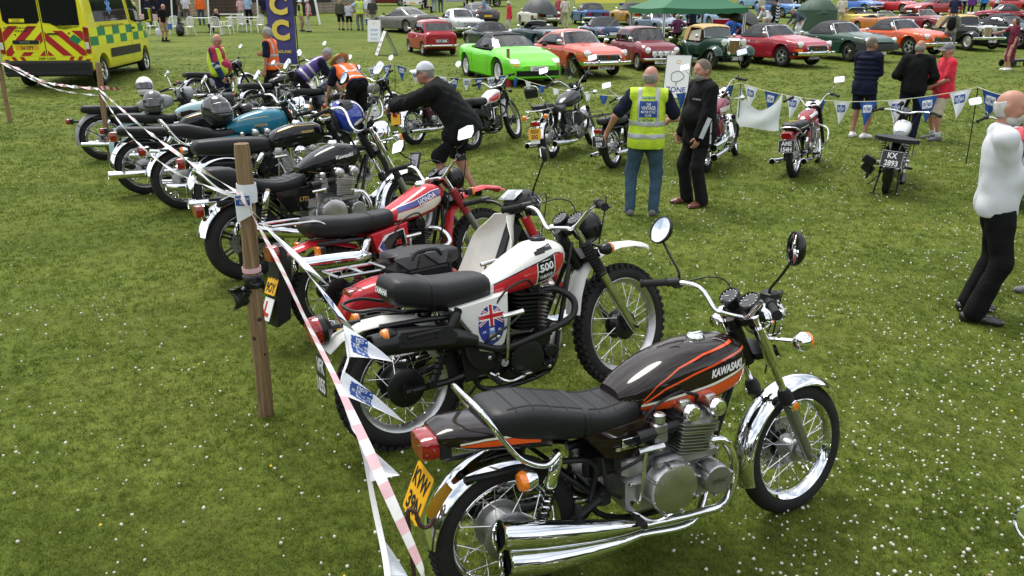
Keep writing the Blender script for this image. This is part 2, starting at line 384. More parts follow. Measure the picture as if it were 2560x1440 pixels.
P=np.stack([np.stack([x-wx,y-wy,z0-.002],1),np.stack([x+wx,y+wy,z0-.002],1),np.stack([x+dx*le*.4-wx*.7,y+dy*le*.4-wy*.7,z0+hgt*.65],1),np.stack([x+dx*le*.4+wx*.7,y+dy*le*.4+wy*.7,z0+hgt*.65],1),np.stack([x+dx*le,y+dy*le,z0+hgt],1)],1).reshape(-1,3)
i=np.arange(N)*5;T3=np.concatenate([np.stack([i,i+1,i+3],1),np.stack([i,i+3,i+2],1),np.stack([i+2,i+3,i+4],1)])
tag(npmesh('grass',P,T3,blademat('grass_blade',[(.0,(.055,.088,.012)),(.3,(.118,.168,.026)),(.6,(.175,.222,.040)),(.88,(.27,.29,.075)),(1.,(.40,.37,.16))],trans=.45)),'short mown green lawn covering the showground','grass',kind='stuff')
N0=34000;x,y=scatter(N0,1.9,21,1.1);f=vnoise(x,y,.9,5)*.5+vnoise(x,y,2.6,8)*.35+vnoise(x,y,7,3)*.3;right=np.clip((x+.4*y*.2-.35)/1.2,0,1);pr_=np.clip(.075+.20*f,.012,1)*(.55+1.0*right);k=NR.random(N0)<pr_*np.clip(y/4,.9,1.2)*1.5;x,y=x[k],y[k]
def heads(name,x,y,r,z,m,label,cat):
 n=len(x);ring=np.array([[cos(2*pi*j/6),sin(2*pi*j/6)]for j in range(6)]);V_=[]
 for rr,zz in((.45,-.75),(1.,-.1),(.75,.6),(.02,.95)):V_.append(np.concatenate([ring*rr,np.full((6,1),zz)],1))
 V_=np.concatenate(V_);F=[]
 for a in range(3):
  for j in range(6):F.append([a*6+j,a*6+(j+1)%6,(a+1)*6+(j+1)%6,(a+1)*6+j])
 F=np.array(F);jit=.75+.5*NR.random((n,len(V_),1));P=np.stack([x,y,gzv(y)+z],1)[:,None,:]+V_[None]*r[:,None,None]*jit;Q=(F[None]+(np.arange(n)*len(V_))[:,None,None]).reshape(-1,4)
 return tag(npmesh(name,P.reshape(-1,3),Q,m,quads=True),label,cat,kind='stuff')
rr=(.005+.0055*NR.random(len(x))**1.5)*np.clip(y/9,.95,1.35)
heads('clover_flowers',x,y,rr,.021+.016*NR.random(len(x)),blademat('clover_head',[(.0,(.30,.24,.16)),(.25,(.52,.50,.40)),(.7,(.68,.68,.60)),(1.,(.62,.54,.46))]),'scattered white clover heads in the mown grass','clover')
xb,yb=scatter(30,2.2,14,1.01);heads('buttercups',xb,yb,np.full(30,.008),.025+.01*NR.random(30),mat('buttercup_yellow',(.75,.55,.02),.5),'sparse yellow buttercups dotted over the lawn','buttercups')
mb=MB();rg=random.Random(3)  # unseen tree belt, added to give chrome and paint a dark reflected band
for i in range(210):
 t=2*pi*i/210+rg.uniform(-.02,.02);d=rg.uniform(120,160)-62*max(0,min(1,(.35-cos(t))/.5));X,Y=d*sin(t),d*cos(t)+10
 if-2.2<t-pi<-99:continue
 rx=rg.uniform(4,8);rz=rg.uniform(4.5,9);z=gz(max(Y,0))+rz*.75;n0=len(mb.v);mb.ell((X,Y,z),(rx,rx,rz),14,9)
 for j in range(n0,len(mb.v)):q=mb.v[j];s_=1+.22*sin(q.x*1.7+q.z*2.1)*cos(q.y*1.9+q.z)+rg.uniform(-.12,.12);mb.v[j]=V((X,Y,z))+(q-V((X,Y,z)))*s_
tag(mb.build('added_treeline',mat('treeline_foliage',(.028,.05,.014),.9,bump=(2,1.),var=(.8,.5)),None,70),'dark green belt of trees round the far edge of the field','trees',kind='stuff')
#motorcycles  (x forward from rear axle, y left, z up)
def guard(mb,path,w,crown=.02,th=.004,k=None,lip=.0):
 if path[0][0]>path[-1][0]:
  path=path[::-1];w=w[::-1]if hasattr(w,'__len__') else w
 P=[V((x,0,z)) for x,z in path];rings=[];m=len(P)
 for i,q in enumerate(P):
  t=(P[min(i+1,m-1)]-P[max(i-1,0)]).normalized();n=V((-t.z,0,t.x))
  ww=w[i]if hasattr(w,'__len__') else w
  o=[q+V((0,v*ww/2,0))+n*(-crown*v*v*abs(v)**.6) for v in(-1,-.8,-.5,-.2,.2,.5,.8,1)]
  rings.append(o+[p-n*th for p in reversed(o)])
 mb.loft(rings,True,k)
def arcpath(c,r,a0,a1,n=16):return[(c[0]+r*cos(R(a0+(a1-a0)*i/n)),c[1]+r*sin(R(a0+(a1-a0)*i/n))) for i in range(n+1)]
def bellows(mb,a,b,r,n,k=None,seg=10):
 a,b=V(a),V(b);pr=[]
 L=(b-a).length
 for i in range(n):pr+=[(r*.78,L*i/n),(r,L*(i+.35)/n),(r,L*(i+.65)/n)]
 mb.lathe(pr+[(r*.78,L)],a,b-a,seg,k)
def coil(mb,a,b,r,turns,wire,k=None,n=8):
 a,b=V(a),V(b);u,w,ax=basis(b-a);L=(b-a).length;pts=[]
 for i in range(turns*n+1):
  t=i/(turns*n);pts.append(a+ax*L*t+(u*cos(2*pi*i/n)+w*sin(2*pi*i/n))*r)
 mb.tube(pts,wire,4,k)
def wheel(root,name,c,r,tw,ri,sp,T,style,tread,hub,disc,front):
 A=(0,1,0);mb=MB(T);h=r-ri;hw=tw/2
 pf=[(0,-.7*hw),(.2*h,-.96*hw),(.5*h,-hw),(.78*h,-.82*hw),(.93*h,-.5*hw),(h,0),(.93*h,.5*hw),(.78*h,.82*hw),(.5*h,hw),(.2*h,.96*hw),(0,.7*hw)]
 mb.torus(c,A,ri,pf,48);C=V(c)
 if tread=='knob':
  n=46
  for i in range(n):
   for j,yy in enumerate((-.72,-.24,.24,.72)):
    t=2*pi*(i+.5*(j%2))/n;rr=r-(.006 if abs(yy)>.5 else-.002);d=V((cos(t),0,sin(t)))
    mb.box(C+d*rr+V((0,yy*hw,0)),(.02,.4*hw,2*pi*r/n*.58),MX(((d.x,0,-d.z),(0,1,0),(d.z,0,d.x))))
 elif tread=='road':
  n=64
  for i in range(n):
   t=2*pi*i/n
   for sg in(-1,1):
    for a,b in((.12,.5),(.52,.84)):
     p=[C+V((cos(t+x*.05),0,sin(t+x*.05)))*(r+.0015-(x*.16*h if x>.5 else x*.11*h))+V((0,sg*x*hw,0)) for x in(a,b)]
     mb.tube(p,.0042,4)
 mb2=MB(T);w=tw*.74
 rp=[(.012,-w/2),(-.002,-w/2+.004),(-.012,-w*.3),(-.018,0),(-.012,w*.3),(-.002,w/2-.004),(.012,w/2),(.004,w/2+.004),(-.016,w*.36),(-.026,0),(-.016,-w*.36),(.004,-w/2-.004)]
 mb2.torus(c,A,ri,rp,48)
 rimob=mb2
 hb=MB(T);hr,hy=hub
 hb.lathe([(.02,-hy-.03),(.03,-hy),(hr*.9,-hy),(hr,-hy+.006),(hr,-hy+.016),(hr*.78,-hy+.022),(hr*.72,0),(hr*.78,hy-.022),(hr,hy-.016),(hr,hy-.006),(hr*.9,hy),(.03,hy),(.02,hy+.03)],c,A,28)
 hb.tube([C+V((0,-hy-.09,0)),C+V((0,hy+.09,0))],.009,8)
 sk=MB(T)
 if style=='spoke':
  n=36
  for i in range(n):
   t=2*pi*i/n;sg=1 if i%2 else-1;dt=(.42 if(i//2)%2 else-.42)
   a=C+V((cos(t+dt),0,sin(t+dt)))*(hr-.006)+V((0,sg*(hy-.011),0));b=C+V((cos(t),0,sin(t)))*(ri-.018)+V((0,sg*.006,0))
   sk.tube([a,b],.0021,4);sk.tube([b.lerp(a,.09),b],.0036,5)
 else:
  for i in range(7 if style=='cast7' else 5):
   for e in(-.17,.17):
    t=2*pi*i/(7 if style=='cast7' else 5);d=V((cos(t+e),0,sin(t+e)));b=C+V((cos(t+e*.55),0,sin(t+e*.55)))*(ri-.012)
    a=C+d*hr*.85
    sk.tube([a,a.lerp(b,.5),b],[.02,.0135,.017],6,flat=.7)
 P=lambda n_,m_,mt:m_.build(n_,mt,o)
 o=mb.build(name,rubber,root);o.name=name
 P('rim',rimob,sp.get('rimmat',chrome));P('hub',hb,sp.get('hubmat',alloyd));P('spokes',sk,chrome2 if style=='spoke' else sp.get('castmat',blackm))
 if disc:
  db=MB(T)
  for sg in disc:
   y=sg*(hy+.02);dr=.135
   db.lathe([(.06,y-.003),(dr,y-.003),(dr,y+.003),(.06,y+.003)],c,A,30);db.lathe([(.03,y-.006),(.075,y-.006),(.075,y+.005),(.03,y+.005)],c,A,14,1)
   e=V((-.09,0,.1)) if front else V((-.06,0,-.11))
   db.box(C+e+V((0,y,0)),(.07,.05,.1),ch=.012,k=1)
   for i in range(18):
    t=2*pi*i/18;db.lathe([(.006,y-.0036),(.006,y+.0036)],C+V((cos(t),0,sin(t)))*(.085+.03*(i%3)/2),A,5,2)
  db.build('brake_disc',[steel,blackm,dark],o)
 return o
def fins(mb,base,up,ax2,n,gap,dx,dy,th=.004,k=None,taper=0,ch=.02):
 """stack of rounded fin plates from base along up; dx depth along fwd, dy along y"""
 up=V(up).normalized();y=V((0,1,0));f=y.cross(up).normalized()
 for i in range(n):
  o=V(base)+up*(gap*i);a=dx/2*(1-taper*i/n);b=dy/2;c=ch
  out=[(-a+c,-b),(a-c,-b),(a-c*.3,-b+c*.3),(a,-b+c),(a,b-c),(a-c*.3,b-c*.3),(a-c,b),(-a+c,b),(-a+c*.3,b-c*.3),(-a,b-c),(-a,-b+c),(-a+c*.3,-b+c*.3)]
  mb.prism(out,lambda p,q:o+f*p+y*q,lambda p,q:o+f*p+y*q+up*th,k)
def cover(mb,x,z,y0,y1,r,k=None,bolts=0,n=26,dome=.0):
 sg=1 if y1>y0 else-1;d=abs(y1-y0)
 mb.lathe([(r,0),(r,d*.7),(r*.93,d*.93),(r*.8,d),(r*.4,d+dome*.8),(.004,d+dome)],(x,y0,z),(0,sg,0),n,k)
 for i in range(bolts):
  t=2*pi*i/bolts+.3;mb.lathe([(.007,0),(.007,d+.004),(.004,d+.006)],(x+cos(t)*r*1.0,y0,z+sin(t)*r*1.0),(0,sg,0),6,k)
def silencer(root,T,pts,rad,m=chrome,name='silencer',n=18):
 mb=MB(T);p=cr(pts,4);rr=[]
 for i in range(len(p)):
  t=i/(len(p)-1)*(len(rad)-1);a=int(min(t,len(rad)-2));rr.append(rad[a]+(rad[a+1]-rad[a])*(t-a))
 mb.tube(p,rr,n,cap=False);e=p[-1];d=(p[-1]-p[-2]).normalized();r=rr[-1]
 mb.lathe([(r,0),(r*1.03,.006),(r*.9,.008),(r*.82,-.01),(r*.8,-.07),(.004,-.07)],e,d,n,cap=False);o=mb.build(name,m,root)
 db=MB(T);db.lathe([(r*.81,-.02),(r*.8,-.06),(.004,-.062)],e,d,n,cap=False);db.build('outlet',dark,o);return o
def mk_engine(root,sp):
 e=sp['engine'];mb=MB();M=sp.get('engmats',[alloyd,alloy,blackm,chrome]);ex,ez=sp.get('engpos',(.70,.40));hs=sp.get('engh',1.)
 mb.T=MX.Translation((ex,0,ez))@MX.Scale(hs,4)
 if e=='four':
  mb.box((-.02,0,-.06),(.44,.34,.2),ch=.04,k=0);mb.box((-.12,0,.06),(.26,.3,.12),ch=.03,k=0)
  for sg in(-1,1):
   cover(mb,-.06,-.03,sg*.165,sg*.235,.112,1,8);cover(mb,.135,-.03,sg*.165,sg*.25,.066,1,3)
   mb.lathe([(.058,0),(.058,.003)],(.135,sg*.25,-.03),(0,sg,0),24,0)
   mb.box((.02,sg*.17,.07),(.3,.05,.05),ch=.012,k=0)
  up=V((.16,0,1)).normalized();b0=V((.055,0,.075))
  mb.box(b0+up*.05,(.12,.36,.13),MX.Rotation(.16,3,'Y'),ch=.02,k=0)
  fins(mb,b0+up*.012,up,None,7,.0135,.165,.40,.0045,1)
  fins(mb,b0+up*.105,up,None,3,.015,.19,.42,.006,1);mb.box(b0+up*.13,(.14,.38,.1),MX.Rotation(.16,3,'Y'),ch=.02,k=0)
  for dx in(-.06,.065):
   c=b0+up*.195+V((dx,0,0));mb.tube([c+V((0,-.2,0)),c+V((0,.2,0))],.034,14,1)
   for sg in(-1,1):mb.lathe([(.039,0),(.039,.02),(.03,.034),(.01,.038)],c+V((0,sg*.19,0)),(0,sg,0),16,3 if sp.get('near') else 1)
   for yy in(-.15,-.05,.05,.15):mb.box(c+V((0,yy,.03)),(.05,.03,.02),ch=.006,k=1)
  for yy in(-.15,-.05,.05,.15):mb.tube([b0+up*.18+V((0,yy,0)),b0+up*.24+V((.0,yy,0)),b0+up*.26+V((-.06,yy*.9,0))],.008,6,2)
  for yy in(-.165,-.055,.055,.165):
   c=V((-.1,yy,.205));mb.tube([c+V((.1,0,.01)),c+V((-.1,0,-.01))],[.024,.027],10,2);mb.box(c+V((.0,0,-.005)),(.06,.05,.09),ch=.01,k=0);mb.lathe([(.026,0),(.026,.03),(.016,.038)],c+V((0,0,.04)),(0,0,1),10,1);mb.lathe([(.022,0),(.018,.03)],c+V((0,0,-.05)),(0,0,-1),10,1)
 elif e=='single':
  mb.box((.0,0,-.07),(.36,.2,.2),ch=.05,k=0);cover(mb,-.0,-.06,-.09,-.15,.1,1,8);cover(mb,.1,.02,-.09,-.135,.05,1,4);cover(mb,.14,-.05,-.09,-.135,.036,1,3)
  cover(mb,.02,-.06,.09,.14,.09,1,6);mb.box((-.13,0,.02),(.16,.18,.1),ch=.03,k=0);mb.box((.02,-.115,-.12),(.3,.05,.07),ch=.02,k=0)
  up=V((.12,0,1)).normalized();b0=V((.06,0,.05));mb.box(b0+up*.12,(.12,.13,.24),MX.Rotation(.12,3,'Y'),ch=.02,k=0)
  fins(mb,b0+up*.02,up,None,7,.019,.2,.2,.0045,1);fins(mb,b0+up*.158,up,None,3,.02,.23,.24,.006,1);mb.box(b0+up*.235,(.13,.14,.08),MX.Rotation(.12,3,'Y'),ch=.02,k=0)
  for sg in(-1,1):cover(mb,.08,.3,sg*.06,sg*.09,.04,1,3)
  mb.tube([V((-.02,-.01,.26)),V((-.14,-.02,.25))],[.022,.03],10,2);mb.box((-.1,-.02,.24),(.06,.06,.1),ch=.012,k=1)
 elif e=='twin':
  mb.box((-.02,0,-.06),(.34,.22,.2),ch=.05,k=0);mb.box((-.2,0,-.02),(.2,.2,.18),ch=.05,k=0)
  mb.plate([(-.16,-.11),(.04,-.15),(.13,-.06),(.1,.06),(.02,.1),(-.12,.02)],-.105,-.15,1);mb.plate([(-.3,-.12),(.06,-.14),(.12,-.05),(.06,.04),(-.3,.05),(-.35,-.04)],.105,.165,1)
  cover(mb,.0,.0,-.14,-.165,.034,3,0,16);cover(mb,-.22,.0,-.1,-.14,.06,1,4)
  b0=V((.02,0,.05));up=V((.03,0,1)).normalized();mb.box(b0+up*.12,(.11,.22,.24),ch=.02,k=0)
  fins(mb,b0+up*.02,up,None,7,.019,.18,.27,.0045,sp.get('finmat',1));fins(mb,b0+up*.16,up,None,4,.018,.2,.29,.005,1)
  mb.box(b0+up*.255,(.1,.2,.05),ch=.012,k=1)
  for sg in(-1,1):mb.tube([(.03,sg*.06,.09),(.035,sg*.065,.25)],.012,8,3);mb.tube([(-.05,sg*.06,.25),(-.17,sg*.07,.24)],[.02,.028],10,2);mb.box((-.11,sg*.065,.23),(.05,.05,.1),ch=.01,k=1)
  for sg in(-1,1):mb.lathe([(.03,0),(.03,.016),(.012,.024)],(-.05+.02,sg*.1,.3),(0,sg,0),12,3)
 elif e=='vtwin':
  mb.box((.0,0,-.06),(.42,.2,.22),ch=.06,k=0);cover(mb,.02,-.06,-.1,-.15,.12,1,8);cover(mb,-.16,-.04,-.1,-.14,.075,1,5);cover(mb,.0,-.06,.1,.15,.12,1,6);mb.box((-.26,0,-.02),(.16,.18,.18),ch=.05,k=0)
  tr=sp.get('transverse')
  for sg in(-1,1):
   if tr:up=V((.0,sg*.72,.7));b=V((.06,sg*.05,.03));T0=mb.T;mb.T=T0@MX.Translation(b)@MX.Rotation(-sg*.8,4,'X')
   else:T0=mb.T;mb.T=T0@MX.Translation((sg*.07,0,.03))@MX.Rotation(sg*.44,4,'Y')
   mb.box((0,0,.13),(.1,.1,.26),ch=.02,k=0);fins(mb,(0,0,.02),(0,0,1),None,7,.02,.17,.17,.0045,1);fins(mb,(0,0,.165),(0,0,1),None,4,.019,.17,.18,.006,1);mb.box((0,0,.255),(.13,.12,.06),ch=.02,k=1 if not tr else 1)
   mb.tube([(sg*.05,-.08,.03),(sg*.05,-.075,.25)],.01,8,3);cover(mb,0,.25,-.05,-.09,.04,1,4);mb.T=T0
  mb.box((.0,-.07,.22),(.07,.07,.1),ch=.015,k=1);mb.lathe([(.05,0),(.055,.05),(.03,.06)],(.02,-.11,.24),(0,-1,0),14,3)
 elif e=='flatsingle':
  mb.box((-.06,0,-.02),(.24,.17,.16),ch=.04,k=0);cover(mb,-.08,-.02,-.08,-.13,.075,1,5);cover(mb,-.04,-.02,.08,.13,.075,1,5)
  mb.box((.16,0,.0),(.2,.09,.09),ch=.02,k=0);fins(mb,(.09,0,.0),(1,0,.1),None,7,.018,.13,.14,.005,1);cover(mb,.23,.0,-.04,-.07,.035,1)
 o=mb.build('engine',M,root)
 if sp.get('near'):
  hb=MB();fx,fz=ex,ez
  for y in(-.13,-.05,.05):hb.tube(cr([(fx-.2,y,fz+.2),(fx-.12,y-.03,fz+.32),(fx+.02,y-.02,fz+.36),(fx+.08,y,fz+.30)],4),.006,6)
  hb.tube(cr([(fx-.28,-.13,fz+.05),(fx-.2,-.19,fz+.12),(fx-.1,-.185,fz+.16),(fx+.0,-.15,fz+.2)],4),.007,6);hb.tube(cr([(fx+.22,-.09,fz+.12),(fx+.28,-.12,fz+.3),(fx+.36,-.1,fz+.5)],4),.006,6);hb.tube(cr([(fx-.26,-.12,fz-.08),(fx-.34,-.15,fz+.0),(fx-.36,-.14,fz+.14)],4),.009,6)
  hb.build('hoses',blackp,o);sb=MB()
  for dx,dz in((-.2,-.1),(-.24,.0),(-.18,.1),(.2,.06),(.22,-.04),(.12,-.13),(-.05,-.15)):sb.lathe([(.011,0),(.011,.008),(.006,.011)],(fx+dx,-.17,fz+dz),(0,-1,0),6)
  sb.build('bolts',chrome2,o)
 if sp.get('engtext'):
  tb=MB();text(tb,sp['engtext'],frameM((ex+.135*hs,-.2545*hs-.0005,ez-.03*hs),(1,0,0),(0,0,1)),.02,.07);tb.build('lettering',blackt,o)
 return o
def plate_obj(root,c,xdir,ydir,lines,w,h,style,T=None,name='number_plate'):
 Mx=frameM(c,xdir,ydir);mb=MB(T@Mx if T is not None else Mx);fm={'y':yel,'w':plw,'b':plb,'g':mat('plate_dark_green',(.02,.026,.018),.4)}[style];r=.012
 out=[]
 for sx,sy,a in((1,1,0),(-1,1,90),(-1,-1,180),(1,-1,270)):
  for d in(0,45,90):out.append((sx*(w/2-r)+r*cos(R(a+d)),sy*(h/2-r)+r*sin(R(a+d))))
 mb.prism(out,lambda a,b:V((a,b,-.003)),lambda a,b:V((a,b,0)))
 o=mb.build(name,fm,root);tb=MB(mb.T);n=len(lines);tm=blackt if style in 'yw' else whitep
 ch=h/(n+.35)*.8 if n>1 else h*.7
 for i,s in enumerate(lines):
  y=(n-1)/2*h/(n+.1)-i*h/(n+.1);vs,fs,tw=text2d(s,.03)
  text(tb,s,MX.Translation((0,y,0)),ch,min(w*.86,tw*ch*.86),.03)
 tb.build('lettering',tm,o)
 if style=='b' and w>.15:
  bb=MB(mb.T);q=.006;bb.tube([(x*(1-q),y*(1-q),.0005) for x,y in out],.0016,4,closed=True);bb.build('border',whitep,o)
 return o
def roundmirror(root,T,base,pts,c,nrm,r,shape='round',back=blackm,stem=blackm):
 mb=MB(T);mb.tube(cr([base]+list(pts),4),.006,6);o=mb.build('mirror',stem,root)
 u,w,n=basis(nrm);c=V(c);hb=MB(T);g=MB(T)
 if shape=='round':
  hb.lathe([(r*.3,-.035),(r*.8,-.028),(r*1.02,-.012),(r*1.05,.004),(r*.95,.006),(r*.93,.001)],c,nrm,24);g.lathe([(r*.94,.0022),(r*.5,.004),(.002,.0046)],c,nrm,24,cap=False)
 else:
  out=[(-1.25,-.55),(-1.1,-.8),(.9,-.7),(1.25,-.1),(1.1,.75),(.2,.85),(-1.15,.5)]if shape=='hex' else[(-1.2,-.6),(-.9,-.8),(.9,-.8),(1.2,-.6),(1.2,.6),(.9,.8),(-.9,.8),(-1.2,.6)]
  f=lambda s_,d:(lambda a,b:c+(u*a+w*b)*r*s_+n*d)
  hb.prism(out,f(.75,-.03),f(1.04,-.004));g.prism(out,f(.97,-.003),f(.97,.002))
 hb.build('mirror_shell',back,o);g.build('mirror_glass',mirror,o);return o
def indicator(root,T,base,c,back=chrome,nrm=(-1,0,0),r=.034,square=False):
 mb=MB(T);c=V(c);mb.tube([base,c],.009,8);n=V(nrm)
 if square:mb.box(c,(.05,.05,.05),ch=.01)
 else:mb.lathe([(.012,-.05),(r*.7,-.042),(r,-.012),(r*1.04,0),(r,.004)],c,nrm,18)
 o=mb.build('indicator',back,root);lb=MB(T)
 if square:lb.box(c+n*.03,(.022,.062,.056),ch=.006)
 else:lb.lathe([(r,.004),(r*.97,.02),(r*.8,.03),(r*.4,.035),(.002,.036)],c,nrm,18,cap=False)
 lb.build('indicator_lens',ambl,o)
def handgrip(root,T,a,b,m=rubber,r=.0165):
 mb=MB(T);a,b=V(a),V(b);L=(b-a).length;pr=[(r*1.35,0),(r*1.35,.006)]
 for i in range(7):pr+=[(r,.008+(L-.02)*i/7),(r*1.08,.008+(L-.02)*(i+.5)/7)]
 mb.lathe(pr+[(r,L-.012),(r*1.3,L-.01),(r*1.3,L),(.004,L)],a,b-a,12);return mb.build('grip',m,root)
def bike(sp,name,label,rear,front=None,yaw=None,scale=None,lean=-9.,steer=14.,group='old motorcycles parked on the grass'):
 """rear, front: ground points of the two wheels"""
 wb=sp['wb'];rr=sp['rr'];rf=sp['rf']
 if front is not None:
  d=front-rear;yaw=atan2(d.y,d.x) if yaw is None else R(yaw);scale=d.length/wb if scale is None else scale
 else:yaw=R(yaw);scale=scale or 1.
 root=thing(name,label,'motorcycle',(rear.x,rear.y,rear.z-.008),yaw,group,scale,R(lean))
 rk=R(sp.get('rake',27));tr=sp.get('trail',.1);XG=V((wb+tr,0,0));a=V((-sin(rk),0,cos(rk)));st=R(steer)
 T=MX.Translation(XG)@MX.Rotation(st,4,a)@MX.Translation(-XG)
 A=V((wb,0,rf));ztop=sp.get('ztop',.95);stp=(ztop-rf)/cos(rk);F=lambda s,y=0.,f=0.:A+a*s+V((cos(rk),0,sin(rk)))*f+V((0,y,0))
 P=lambda n,m,mt,pr=root,ang=38:m.build(n,mt,pr,ang)
 bodym=sp['paint'];near=sp.get('near')
 fs=sp.get('wstyle',('spoke','spoke'));tr_=sp.get('tread',('',''))
 wheel(root,'front_wheel',A,rf,sp.get('twf',.085),sp.get('rif',.245),sp,T,fs[0],tr_[0],sp.get('hubf',(.07,.06)),sp.get('discf'),True)
 wheel(root,'rear_wheel',V((0,0,rr)),rr,sp.get('twr',.105),sp.get('rir',.232),sp,None,fs[1],tr_[1],sp.get('hubr',(.09,.07)),sp.get('discr'),False)
 fy=sp.get('fy',.095);style=sp.get('fork','tele')
 for sg in(-1,1):
  y=sg*fy;mb=MB(T)
  if style=='girder':
   mb.tube([F(-.02,y*.8),F(.12,y),F(stp-.02,y*.6)],.014,8,0);mb.tube([F(.0,y*.8,.03),F(stp*.75,y*.7,.06)],.01,8,0)
  else:
   sl=sp.get('slider',.37)
   mb.tube([F(-.035,y),F(-.02,y),F(.04,y),F(sl-.03,y),F(sl,y)],[.014,.022,.026,.028,.03],14,0);mb.box(F(-.01,y),(.035,.03,.05),ch=.008,k=0)
   mb.tube([F(sl,y),F(stp+.01,y)],.0175,12,1);mb.lathe([(.02,0),(.02,.018),(.012,.024)],F(stp+.01,y),a,12,1)
   if style=='gaiter':bellows(mb,F(sl-.02,y),F(sl+.21,y),.034,11,2)
   elif style=='brit':mb.tube([F(sl-.02,y),F(sl+.02,y),F(stp-.02,y)],[.033,.03,.03],14,2)
   else:
    mb.lathe([(.033,-.02),(.034,.0),(.033,.03),(.024,.05)],F(sl,y),a,14,2)
    if sp.get('ears'):mb.tube([F(stp-.25,y),F(stp-.2,y),F(stp-.03,y)],[.024,.029,.029],14,3)
    if sp.get('reflector'):mb.lathe([(.026,0),(.028,.012),(.02,.016)],F(sl-.035,y+sg*.028),(0,sg,0),16,3)
  P('fork_leg',mb,[sp.get('slidemat',steel),sp.get('stanmat',chrome),sp.get('gaitmat',rubber),sp.get('earmat',chrome)])
  if sp.get('reflector') and style=='tele':
   lb=MB(T);lb.lathe([(.021,.012),(.018,.018),(.002,.019)],F(sl-.035,y+sg*.03),(0,sg,0),16,cap=False);lb.build('reflector',ambl,root)
 mb=MB(T)
 for s_,t_ in((stp-.015,.028),(stp-.21,.034)):
  out=[(-.035,-fy*.5),(.03,-fy-.03),(.055,-fy),(.05,0),(.055,fy),(.03,fy+.03),(-.035,fy*.5)]
  mb.prism(out,lambda f_,q:F(s_,q,f_-.0),lambda f_,q:F(s_+t_,q,f_-.0))
 mb.tube([F(stp-.2,0,-.05),F(stp+.03,0,-.05)],.022,10);P('fork_yoke',mb,blackm)
 mb=MB();hx=F(stp-.12,0,-.05);sz=sp.get('subz',.62)
 mb.tube([hx+a*.1,hx-a*.1],.034,12)
 if sp.get('frame','tube')=='tube':
  ey=.1;ex,ez=sp.get('engpos',(.7,.4));lo=max(ez-.2,.16)
  mb.tube(cr([hx,(hx.x-.25,0,hx.z-.02),(.45,0,sz+.03),(.3,0,sz)],4),.02,8)
  for sg in(-1,1):
   mb.tube(cr([(hx.x-.02,sg*.02,hx.z-.06),(ex+.25,sg*ey*.8,ez+.02),(ex+.16,sg*ey,lo+.02),(ex-.2,sg*ey,lo),(.36,sg*ey,lo+.1),(.38,sg*ey,sz-.06),(.2,sg*ey,sz),(sp.get('subx',-.12),sg*ey,sz+.02)],4),.014,8)
   mb.tube([(.38,sg*ey,lo+.14),(.17,sg*.11,sz-.01)],.011,6)
   mb.tube([(.4,sg*.1,lo+.13),(.2,sg*.115,rr-.0),(-.03,sg*.115,rr)],[.02,.018,.018],8)
   mb.box((-.0,sg*.115,rr),(.08,.012,.05),ch=.005)
  mb.box((.42,0,lo+.13),(.06,.24,.08),ch=.015);mb.box((.45,0,.56),(.22,.16,.14),ch=.03)
  mb.tube([(.52,.1,lo),(.42,.24,.012),(.40,.26,.008)],.009,6)
 P('frame',mb,sp.get('framemat',blackm))
 mk_engine(root,sp)
 if sp.get('chain',True):
  mb=MB();ez=sp.get('engpos',(.7,.4))[1];mb.tube([(.5,.13,ez+.0),(.0,.13,rr+.05)],.008,6);mb.tube([(.5,.13,ez-.08),(.0,.13,rr-.06)],.008,6);mb.lathe([(.07,.125),(.085,.125),(.085,.135),(.07,.135)],(0,0,rr),(0,1,0),24)
  mb.box((.28,.13,rr+.1),(.5,.03,.03),ch=.008);P('chain',mb,blackm)
 if sp.get('shock',True):
  sb,stt=sp.get('shock') if isinstance(sp.get('shock'),tuple) else((.06,.335),(.15,sz-.02));sy=.15
  for sg in(-1,1):
   b=V((sb[0],sg*sy,sb[1]));t=V((stt[0],sg*sy,stt[1]));mb=MB();m1=b.lerp(t,.12);m2=b.lerp(t,.62)
   mb.tube([b,t],.011,8,0);mb.tube([b.lerp(t,.05),b.lerp(t,.3)],.022,10,0);mb.tube([m2,b.lerp(t,.64),b.lerp(t,.94),t],[.026,.029,.029,.02],14,1)
   for q in(b,t):mb.lathe([(.02,-.016),(.02,.016)],q,(0,1,0),12,1)
   o=P('shock_absorber',mb,[blackm,sp.get('shockmat',chrome)]);s2=MB();coil(s2,m1,m2,.026,7,.0052);s2.build('spring',sp.get('springmat',chrome),o)
 for k_,part,TT in(('fguard','front_mudguard',T),('rguard','rear_mudguard',None)):
  g=sp.get(k_)
  if g:
   mb=MB(TT);guard(mb,g['path'](wb,rf,rr),g['w'],g.get('crown',.03));o=P(part,mb,g.get('mat',chrome))
   if g.get('stays'):
    q=MB(TT);c=A if TT is not None else V((0,0,rr));pth=g['path'](wb,rf,rr);hw_=(g['w'][0]if hasattr(g['w'],'__len__') else g['w'])/2
    for i in g['stays']:
     for sg in(-1,1):x,z=pth[i];q.tube([V((x,sg*hw_,z-.01)),c+V((0,sg*fy*.95,0))],.006,6)
    q.build('mudguard_stay',g.get('staymat',blackm),o)
 tk=None
